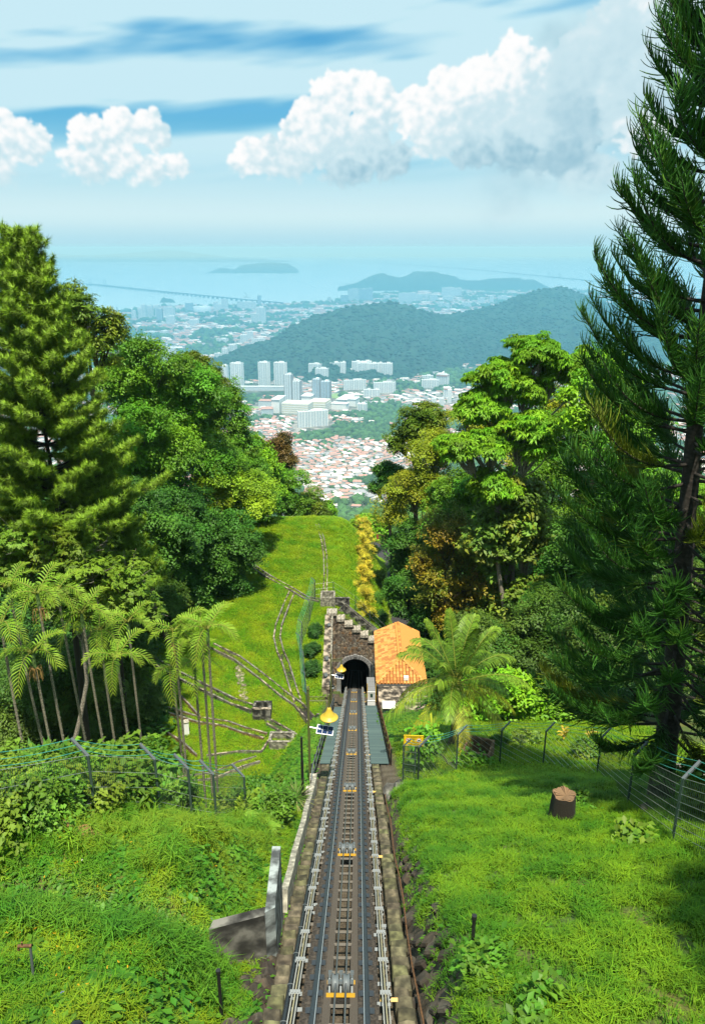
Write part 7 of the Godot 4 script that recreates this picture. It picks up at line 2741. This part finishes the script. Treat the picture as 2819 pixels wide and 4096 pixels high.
func build_trees() -> void:
	var st := styles()
	var list := [
		["broadleaf_tree","dense mid green tree topping the left wood, right of the tall pine's tip","wood on the left","mid",-20.7,78.0,[[-21.2,-11.4,4.24,2.95],[-17.4,-14.6,3.62,3.48],[-24.1,-13.7,3.15,3.47]]],
		["broadleaf_tree","mid green tree in the heart of the left wood, just right of the pine's middle","wood on the left","mid",-21.2,72.0,[[-21.9,-17.7,3.83,4.21],[-18.7,-20.4,3.87,3.79],[-24.0,-21.7,2.60,3.81]]],
		["broadleaf_tree","broad mid green tree right of centre in the left wood, below the thin umbrella crowns","wood on the left","mid",-18.0,82.0,[[-18.0,-18.2,3.37,3.17],[-16.3,-22.2,3.42,3.76],[-19.6,-20.7,3.40,3.74]]],
		["broadleaf_tree","dark green tree low in the left wood, its foot in deep shade above the grass","wood on the left","dark",-16.4,73.0,[[-17.0,-24.8,4.44,3.91],[-13.7,-29.1,4.07,3.98],[-18.4,-31.6,4.11,4.02]]],
		["broadleaf_tree","light yellow green tree overhanging the grass at the wood's right edge","wood on the left","light",-14.5,81.0,[[-14.8,-24.4,2.92,2.68],[-12.5,-27.0,3.44,3.25],[-16.5,-27.5,2.96,3.25]]],
		["broadleaf_tree","dark green bush like tree whose lowest leaves touch the grass below the light green tree","wood on the left","dark",-15.1,75.0,[[-12.2,-28.9,2.55,2.80],[-15.2,-33.5,3.06,3.63],[-17.3,-36.6,2.86,3.15]]],
		["ridge_tree","olive tree with sparse upright twigs behind the tall pine","wood on the left","olive",-21.7,64.0,[[-22.0,-5.4,2.15,2.37],[-20.8,-7.2,1.81,2.39],[-23.0,-4.4,1.43,1.57]]],
		["umbrella_tree","thin tree with a flat umbrella crown and bare forked limbs against the town","wood on the left","olive",-18.8,92.0,[[-20.6,-13.7,2.37,1.62],[-18.2,-14.5,2.38,1.74],[-17.0,-15.6,1.59,1.63],[-19.2,-12.7,1.57,1.04]]],
		["slender_tree","slender dark green column tree at the left edge of the town view","wood on the left","mid",-15.2,95.0,[[-15.4,-17.2,1.21,2.30],[-15.3,-20.0,1.94,2.44],[-16.0,-22.8,2.52,2.77],[-14.1,-24.0,1.97,2.48]]],
		["slender_tree","thin tree with a bare pale stem left of the slender column tree","wood on the left","light",-18.2,93.0,[[-18.3,-20.6,1.36,3.60],[-18.0,-24.6,1.93,3.04],[-18.9,-17.4,0.97,1.48]]],
		["broadleaf_tree","bright green tree left of the red brown crown","wood on the left","bright",-13.1,98.0,[[-13.1,-26.5,2.33,2.57],[-12.1,-29.6,2.95,2.92],[-14.4,-28.3,2.35,2.58]]],
		["red_leaf_tree","tree with a dark red brown crown standing before the town","wood on the left","red",-10.9,108.0,[[-11.1,-27.2,1.79,2.11],[-10.3,-29.5,2.06,2.83],[-11.9,-28.9,1.41,2.12]]],
		["broadleaf_tree","green tree under the red brown crown on the hill crest","wood on the left","mid",-10.3,101.0,[[-10.1,-31.7,2.74,3.02],[-8.9,-33.7,2.45,2.36],[-11.9,-33.0,2.45,2.69]]],
		["broadleaf_tree","olive tree with tawny tips on the crest, left of the notch","wood on the left","olive",-6.6,104.0,[[-7.3,-34.6,2.21,2.43],[-5.7,-36.0,1.90,1.95]]],
		["broadleaf_tree","small bright sapling at the right end of the crest trees","wood on the left","bright",-4.3,110.0,[[-4.0,-37.7,0.94,1.33],[-4.5,-39.3,1.08,1.18]]],
		["twiggy_tree","broad grey twigged tree with pale green leaf rosettes behind the palms","wood on the left","rosette",-17.1,43.0,[[-18.1,-16.9,2.93,2.05],[-15.5,-17.7,2.94,2.65],[-13.5,-19.8,2.17,2.09],[-20.4,-18.3,2.42,2.66],[-17.4,-20.4,3.27,1.80]]],
		["shade_bush","dark glossy bush filling the shade between the left palm stems","undergrowth","shade",-22.6,50.0,[[-23.5,-30.7,3.63,3.27],[-19.9,-31.4,3.31,3.65],[-25.7,-34.5,2.70,2.60]]],
		["shade_bush","dark bush with dull grey green leaves right of the palm stems","undergrowth","shade",-18.3,54.0,[[-18.0,-31.1,2.12,3.49],[-18.1,-35.1,2.16,1.98],[-19.2,-28.3,2.08,1.91]]],
		["shade_bush","dark green mass at the foot of the wood beside the dark channel","undergrowth","shade",-18.9,66.0,[[-18.2,-32.2,2.52,3.23],[-20.2,-35.5,2.13,2.34]]],
		["broadleaf_tree","shaded dark tree between the pine and the twiggy tree","wood on the left","dark",-16.8,58.0,[[-16.8,-20.9,2.84,2.34],[-18.8,-19.7,2.82,1.94],[-14.4,-22.8,1.79,2.37]]],
		["umbrella_tree","tall tree with layered bright drooping leaf whorls above the right wood","wood on the right","whorl",15.4,68.0,[[15.5,-8.4,2.70,1.36],[12.8,-10.7,2.73,1.50],[10.2,-13.1,1.78,1.30],[18.1,-9.9,2.14,1.71],[20.7,-9.9,2.33,1.71],[15.2,-11.9,2.36,1.30],[12.2,-13.8,1.98,1.31]]],
		["umbrella_tree","lower tier tree with flat deep green leaf whorls under the tall layered tree","wood on the right","whorl",13.1,66.0,[[15.4,-14.8,2.52,1.19],[11.6,-16.2,2.73,1.12],[16.3,-16.6,1.95,1.20],[12.6,-19.9,2.78,1.40],[9.3,-16.6,1.95,1.03]]],
		["broadleaf_tree","olive green tree at the upper left corner of the right wood","wood on the right","olive",7.5,88.0,[[7.5,-18.7,2.32,1.70],[6.0,-20.8,2.07,1.71],[9.3,-19.5,2.32,1.99],[5.2,-21.9,1.46,1.15]]],
		["twiggy_tree","yellow green tree with tangled pale bare twigs over the town side","wood on the right","yellowgreen",7.6,83.0,[[7.7,-22.4,2.97,2.72],[6.1,-25.5,3.00,2.20],[9.6,-20.9,2.70,2.43],[4.9,-28.7,2.28,2.51],[9.1,-26.0,3.01,2.76]]],
		["broadleaf_tree","dark tree leaning out to the left over the town, lowest of the right wood's edge","wood on the right","dark",4.6,90.0,[[4.4,-26.3,1.73,1.78],[3.5,-25.4,1.08,0.83],[5.5,-27.7,1.74,1.91],[2.5,-28.0,0.65,0.84]]],
		["broadleaf_tree","dark green tree hanging over the tarmac lane","wood on the right","dark",7.3,82.0,[[6.2,-32.1,2.28,2.79],[7.0,-36.0,2.83,3.39],[6.1,-39.9,1.83,2.30],[9.0,-33.7,2.55,3.37]]],
		["yellow_leaf_tree","sparse twiggy tree dotted with yellow and orange leaves right of the lane","wood on the right","yellow",9.8,70.0,[[8.5,-26.0,2.58,2.37],[10.8,-29.7,3.50,3.37],[7.3,-30.2,1.97,2.89],[11.5,-34.1,4.01,1.96],[9.2,-33.1,2.66,2.44]]],
		["vine_tree","tree smothered in large leaved grey green vines in the right wood","wood on the right","vine",15.6,67.0,[[14.5,-21.4,2.84,2.67],[16.4,-25.8,2.89,3.64],[13.6,-26.2,2.90,3.19],[18.1,-30.7,2.54,3.72],[15.1,-31.2,2.97,2.80]]],
		["broadleaf_tree","mid green tree behind the yellow dotted tree","wood on the right","mid",11.2,76.0,[[10.9,-23.8,2.75,2.52],[13.3,-25.8,2.77,2.54],[9.1,-25.8,2.31,2.29]]],
		["broadleaf_tree","yellow green sunlit tree behind the trunks of the layered tree","wood on the right","yellowgreen",17.8,84.0,[[14.1,-19.1,2.96,3.26],[18.6,-20.6,3.47,3.28],[22.4,-18.6,2.96,3.79],[12.1,-18.6,2.22,2.17]]],
		["shade_bush","dark bushes in the shade behind the coconut palm","undergrowth","shade",13.9,58.0,[[10.5,-31.5,3.38,2.48],[14.3,-32.8,3.78,3.74],[16.7,-30.3,2.98,4.10],[11.4,-35.0,3.05,1.68]]],
		["broadleaf_tree","bright bush growing in the notch beyond the golden shrubs","wood on the right","bright",2.5,114.0,[[1.7,-41.3,1.96,1.69],[3.8,-43.1,2.11,2.01],[-0.0,-42.4,1.12,1.08]]],
		["broadleaf_tree","green tree behind the dark conifer, at the right edge","wood on the right","mid",21.9,56.0,[[20.5,-14.1,2.65,4.38],[23.8,-18.9,3.41,5.62],[20.6,-20.8,2.75,4.54]]],
		["broadleaf_tree","bright leafy tree glimpsed between the conifer's upper boughs","wood on the right","bright",20.3,62.0,[[21.0,-10.8,2.51,2.36],[19.0,-12.3,1.80,1.98]]],
		["shade_bush","dark hedge of bushes behind the conifer's lowest boughs","undergrowth","shade",20.4,48.0,[[17.0,-25.7,2.79,4.43],[20.8,-26.1,3.42,5.12],[23.3,-24.3,2.15,5.74]]],
		["green_bush","light green bush under the coconut palm, left of the garden","undergrowth","bright",11.4,46.0,[[10.1,-29.1,2.14,1.34],[12.3,-29.8,1.84,1.35],[8.3,-30.5,1.23,1.02],[14.2,-30.2,1.54,1.18]]],
		["green_bush","leafy bush right against the fence corner below the coconut palm","undergrowth","mid",4.7,31.0,[[5.7,-23.7,0.85,0.42],[3.6,-22.3,0.51,0.60]]],
		["broadleaf_tree","bright green tree behind the layered tree's trunks, toward the conifer","wood on the right","mid",22.8,80.0,[[22.9,-19.6,3.31,4.16],[20.4,-23.6,3.36,3.70],[24.5,-25.6,3.39,4.79]]],
		["broadleaf_tree","deep green tree filling the middle of the right wood","wood on the right","mid",12.7,74.0,[[12.6,-27.5,2.73,3.00],[14.7,-31.9,2.78,3.06],[9.5,-28.5,1.83,2.51]]],
		["broadleaf_tree","dark tree low in the right wood beside the lane's right edge","wood on the right","dark",7.8,72.0,[[7.2,-35.6,2.07,2.27],[9.6,-37.6,2.78,2.04],[4.4,-33.1,1.14,2.00]]],
		["broadleaf_tree","dark tree between the vine tree and the conifer","wood on the right","dark",18.3,60.0,[[18.1,-23.4,2.23,3.26],[19.3,-28.3,2.66,3.35],[17.2,-30.0,2.30,2.53]]],
		["broadleaf_tree","mid green tree at the back of the left wood, under its highest crown","wood on the left","mid",-22.6,86.0,[[-22.8,-17.6,3.51,3.31],[-25.2,-21.2,3.05,3.35],[-16.3,-17.6,1.76,2.48]]],
		["broadleaf_tree","green tree filling the wood's edge between the light tree and the crest","wood on the left","mid",-14.0,90.0,[[-14.3,-26.0,2.97,2.97],[-11.7,-28.8,2.99,2.99],[-16.4,-24.9,2.69,2.66]]],
		["broadleaf_tree","dark tree deep in the left wood above the dark channel","wood on the left","dark",-18.4,68.0,[[-19.6,-28.5,2.97,2.80],[-16.5,-26.2,2.52,2.77],[-19.1,-31.8,2.58,2.37]]],
	]
	for k in list.size():
		broadleaf(list[k], st, 1000 + k * 7)
	# a tree out of the picture on the right: its shade lies on the mound
	broadleaf(["broadleaf_tree", "leafy tree just out of view on the right whose shade falls across the mound", "shade tree", "mid", 12.5, 5.0, [[9.2, 1.0, 2.8, 2.2], [12.0, 0.5, 3.0, 2.4]]], st, 2001)
	broadleaf(["broadleaf_tree", "taller leafy tree out of view, its shade lying by the stump and right fence", "shade tree", "mid", 16.0, 13.0, [[13.2, -1.0, 3.2, 2.4], [15.5, 1.5, 3.0, 2.5], [12.4, 2.0, 2.6, 2.2]]], st, 2002)
	for q in [["undergrowth", "dense shaded undergrowth filling the ground below the right wood", 6.3, 42.0, 52.0, 113.0, 5200], ["undergrowth", "dense shaded undergrowth filling the ground below the left wood", -48.0, -15.5, 47.0, 100.0, 5200]]:
		var rng := RandomNumberGenerator.new()
		rng.seed = 77
		var where := []
		var tint := []
		for k in q[6]:
			var x := rng.randf_range(q[2], q[3])
			var d := rng.randf_range(q[4], q[5])
			if x < 0.0 and d > 58.0 and x > -19.0 - (d - 58.0) * 0.0 and d < 70.0:
				continue
			var sc := rng.randf_range(1.6, 3.2)
			where.append(Transform3D(Basis(Vector3.UP, rng.randf() * TAU).scaled(Vector3(sc, sc, sc)), gp(x, d, rng.randf_range(0.1, 1.6))))
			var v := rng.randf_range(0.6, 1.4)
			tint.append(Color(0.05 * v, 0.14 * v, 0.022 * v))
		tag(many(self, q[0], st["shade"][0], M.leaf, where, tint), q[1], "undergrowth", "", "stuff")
	pine("tall bright long needled pine filling the left edge", gp(-18.9, 46.0), 0.9, -17.5, 7.4, 61)
	pine("lower pine whose boughs show between the tall pine and the dark tree", gp(-17.5, 50.0), -13.0, -24.0, 5.2, 62)
	conifer()


# ---------------------------------------------------------------- grass
func patch(called: String, label: String, mesh: Mesh, m: Material, n: int, rng: RandomNumberGenerator, x0: float, x1: float, d0: float, d1: float, lo: float, hi: float, base: Color, alt: Color, gate: Callable) -> void:
	var where := []
	var tint := []
	for k in n:
		var x := rng.randf_range(x0, x1)
		var d := lerpf(d0, d1, pow(rng.randf(), 0.8))
		var g: float = gate.call(x, d)
		if rng.randf() > g:
			continue
		var y := ground(x, d)
		var s := rng.randf_range(lo, hi) * (0.75 + 0.5 * g)
		var up := Vector3(ground(x - 0.3, d) - ground(x + 0.3, d), 1.1, ground(x, d + 0.3) - ground(x, d - 0.3)).normalized()
		up = (up + Vector3.UP + Vector3(rng.randfn(), 0, rng.randfn()) * 0.12).normalized()
		var a := rng.randf() * TAU
		var bx := up.cross(Vector3(cos(a), 0, sin(a))).normalized()
		where.append(Transform3D(Basis(bx, up, bx.cross(up)).scaled(Vector3(s, s, s)), Vector3(x, y - 0.02, -d)))
		var mix := clampf(0.5 + 0.9 * N.get_noise_2d(x * 9.0 + 31.0, d * 9.0) + 0.7 * N.get_noise_2d(x * 40.0, d * 40.0) + rng.randf_range(-0.25, 0.25), 0.0, 1.0)
		var v := rng.randf_range(0.75, 1.25)
		var c := base.lerp(alt, mix)
		tint.append(Color(c.r * v, c.g * v, c.b * v))
	tag(many(self, called, mesh, m, where, tint), label, "grass", "", "stuff")


func build_grass() -> void:
	var rng := RandomNumberGenerator.new()
	rng.seed = 99
	var blade := tuft(31, 12, 0.24, 0.014, 0.7, 0.05)
	var long_blade := tuft(32, 16, 0.52, 0.018, 0.75, 0.07)
	var turf := tuft(33, 16, 0.13, 0.018, 0.9, 0.09)
	var herb := spray(34, 12, 0.085, 0.055, 0.10, 0.1)
	var lush := Color(0.085, 0.24, 0.010)
	var sunny := Color(0.24, 0.36, 0.012)  # yellower grass tone, mixed in by noise
	var steep := func(x, d): return Vector2(ground(x + 0.3, d) - ground(x - 0.3, d), ground(x, d + 0.3) - ground(x, d - 0.3)).length() / 0.6
	var right := func(x, d):
		return ss(1.5, 2.1, x) * (0.6 + 0.4 * (1.0 - ss(1.0, 1.7, steep.call(x, d)))) * (0.25 + 0.75 * ss(-0.35, 0.25, N.get_noise_2d(x * 16.0, d * 16.0)))
	var left := func(x, d):
		return ss(1.5, 2.2, -x) * (0.3 + 0.7 * (1.0 - ss(1.1, 1.8, steep.call(x, d)))) * (0.25 + 0.75 * ss(-0.35, 0.25, N.get_noise_2d(x * 16.0, d * 16.0 + 50.0)))
	patch("grass", "fresh green grass covering the right mound", blade, M.grass_blade, 34000, rng, 1.5, 13.0, 4.0, 27.0, 0.7, 1.3, Color(0.060, 0.20, 0.010), Color(0.17, 0.33, 0.012), right)
	patch("tall_grass", "loose arching blades standing out of the right mound's grass", long_blade, M.grass_blade, 7000, rng, 1.8, 13.0, 4.0, 26.0, 0.4, 0.8, Color(0.07, 0.23, 0.010), Color(0.20, 0.36, 0.012), right)
	patch("ground_cover", "low leafy weeds among the grass of the right mound", herb, M.leaf, 19000, rng, 1.4, 12.0, 4.0, 26.0, 0.7, 1.5, Color(0.06, 0.19, 0.014), Color(0.13, 0.25, 0.02), right)
	patch("grass", "grass of the left foreground and the left mound", blade, M.grass_blade, 30000, rng, -11.0, -1.4, 4.5, 24.0, 0.7, 1.3, lush, sunny, left)
	patch("ground_cover", "creeping leafy cover hanging over the left ditch", herb, M.leaf, 17000, rng, -10.0, -1.4, 4.5, 24.0, 0.8, 1.7, Color(0.05, 0.19, 0.014), Color(0.12, 0.25, 0.02), func(x, d): return ss(1.4, 1.9, -x))
	patch("tall_grass", "taller arching grass on the left mound by the fence", long_blade, M.grass_blade, 2600, rng, -8.0, -2.4, 13.2, 21.0, 0.7, 1.25, Color(0.09, 0.26, 0.014), Color(0.2, 0.32, 0.018), left)
	patch("tall_grass", "tufts of tall grass along the left ditch edge", long_blade, M.grass_blade, 420, rng, -6.5, -2.2, 10.2, 11.6, 0.7, 1.2, Color(0.06, 0.22, 0.014), Color(0.12, 0.28, 0.018), func(_x, _d): return 1.0)
	patch("tall_grass", "tall grass along the foot of the right fence", long_blade, M.grass_blade, 1100, rng, 2.6, 9.5, 20.0, 29.0, 0.6, 1.1, lush, sunny, func(x, d): return ss(2.5, 0.3, absf(d - 27.0 - 0.3 * (x - 5.0))) )
	patch("lawn", "mown garden lawn beyond the right fence", turf, M.grass_blade, 16000, rng, 2.3, 19.0, 26.0, 46.0, 0.8, 1.4, lush, sunny, func(x, _d): return ss(2.2, 2.8, x))
	patch("hill_grass", "short bright turf on the grass hill left of the tunnel", turf, M.grass_blade, 60000, rng, -23.0, -2.3, 44.0, 94.0, 1.2, 2.1, Color(0.10, 0.31, 0.008), Color(0.31, 0.42, 0.010), func(x, d): return ss(-0.6, -0.1, N.get_noise_2d(x * 20.0, d * 20.0)) if x < -2.95 or d > 70.5 else 0.0)
	patch("hill_weeds", "taller weeds scattered over the grass hill", long_blade, M.grass_blade, 2600, rng, -20.0, -3.0, 45.0, 92.0, 0.5, 1.0, Color(0.09, 0.26, 0.010), Color(0.30, 0.36, 0.012), func(x, d): return ss(-0.1, 0.3, N.get_noise_2d(x * 12.0, d * 12.0 + 9.0)))
	patch("hill_weeds", "dry tawny tufts scattered over the grass hill", turf, M.grass_blade, 5000, rng, -20.0, -3.0, 45.0, 92.0, 1.2, 2.0, Color(0.24, 0.25, 0.03), Color(0.34, 0.26, 0.06), func(x, d): return ss(0.05, 0.35, N.get_noise_2d(x * 10.0 + 80.0, d * 10.0)))
	patch("hill_grass", "turf on the hill's right flank above the tunnel and beside the lane", turf, M.grass_blade, 16000, rng, -2.9, 4.0, 70.6, 100.0, 1.1, 1.9, Color(0.13, 0.34, 0.008), Color(0.30, 0.43, 0.010), func(x, d): return 1.0 if x < 3.7 and d < 100.0 else 0.0)
	patch("slope_cover", "tangled green cover on the bank left of the walkway", herb, M.leaf, 9000, rng, -8.0, -1.7, 24.0, 50.0, 1.2, 2.6, Color(0.06, 0.2, 0.014), Color(0.14, 0.26, 0.02), func(x, _d): return ss(1.6, 2.4, -x))
	patch("slope_cover", "weeds on the bank right of the walkway and round the house", herb, M.leaf, 9000, rng, 2.1, 9.0, 38.0, 60.0, 1.2, 2.6, Color(0.045, 0.16, 0.014), Color(0.11, 0.22, 0.02), func(x, d): return 1.0 if not (d > 50.5 and x < 7.5) else 0.0)
	# stones set in the steep banks at the track's edge
	for s in [-1.0, 1.0]:
		var o := thing("bank_stones", "dark rough stones set in the %s bank at the track's edge" % ("left" if s < 0 else "right"), "stones", Vector3.ZERO, 0.0, "stone pitched banks")
		for k in (130 if s < 0 else 60):
			var d := rng.randf_range(3.5, 13.0 if s < 0 else 20.0)
			var x = s * rng.randf_range(1.5, 2.15)
			var g := Geo.new()
			var poly := PackedVector2Array()
			for j in 6:
				var a := TAU * j / 6.0
				poly.append(Vector2(cos(a), sin(a)) * rng.randf_range(0.13, 0.30))
			g.col = Color(0.085, 0.062, 0.04).lerp(Color(0.15, 0.13, 0.10), rng.randf()) * rng.randf_range(0.5, 1.1)
			var tilt := Vector3(1, s * rng.randf_range(0.8, 1.5), 0).normalized()
			g.prism(poly, gp(x, d, -0.09), tilt, Vector3(0, -0.511, -1).normalized(), 0.16, 0.05)
			part(o, "stone", g.done(), M.worn_tint)
	# a few fallen leaves and flowers
	var petals := spray(35, 5, 0.028, 0.018, 0.015, 0.0)
	var where := []
	var tint := []
	for k in 320:
		var x := rng.randf_range(-8.5, -2.2)
		var d := rng.randf_range(8.0, 18.0)
		where.append(Transform3D(Basis(Vector3.UP, rng.randf() * TAU), gp(x, d, rng.randf_range(0.1, 0.22))))
		tint.append(Color(0.75, 0.42, 0.02) if rng.randf() < 0.8 else (Color(0.75, 0.75, 0.75) if rng.randf() < 0.5 else Color(0.15, 0.1, 0.5)))
	tag(many(self, "flowers", petals, M.leaf, where, tint), "tiny yellow, white and violet flowers scattered in the left weeds", "flowers", "", "stuff")
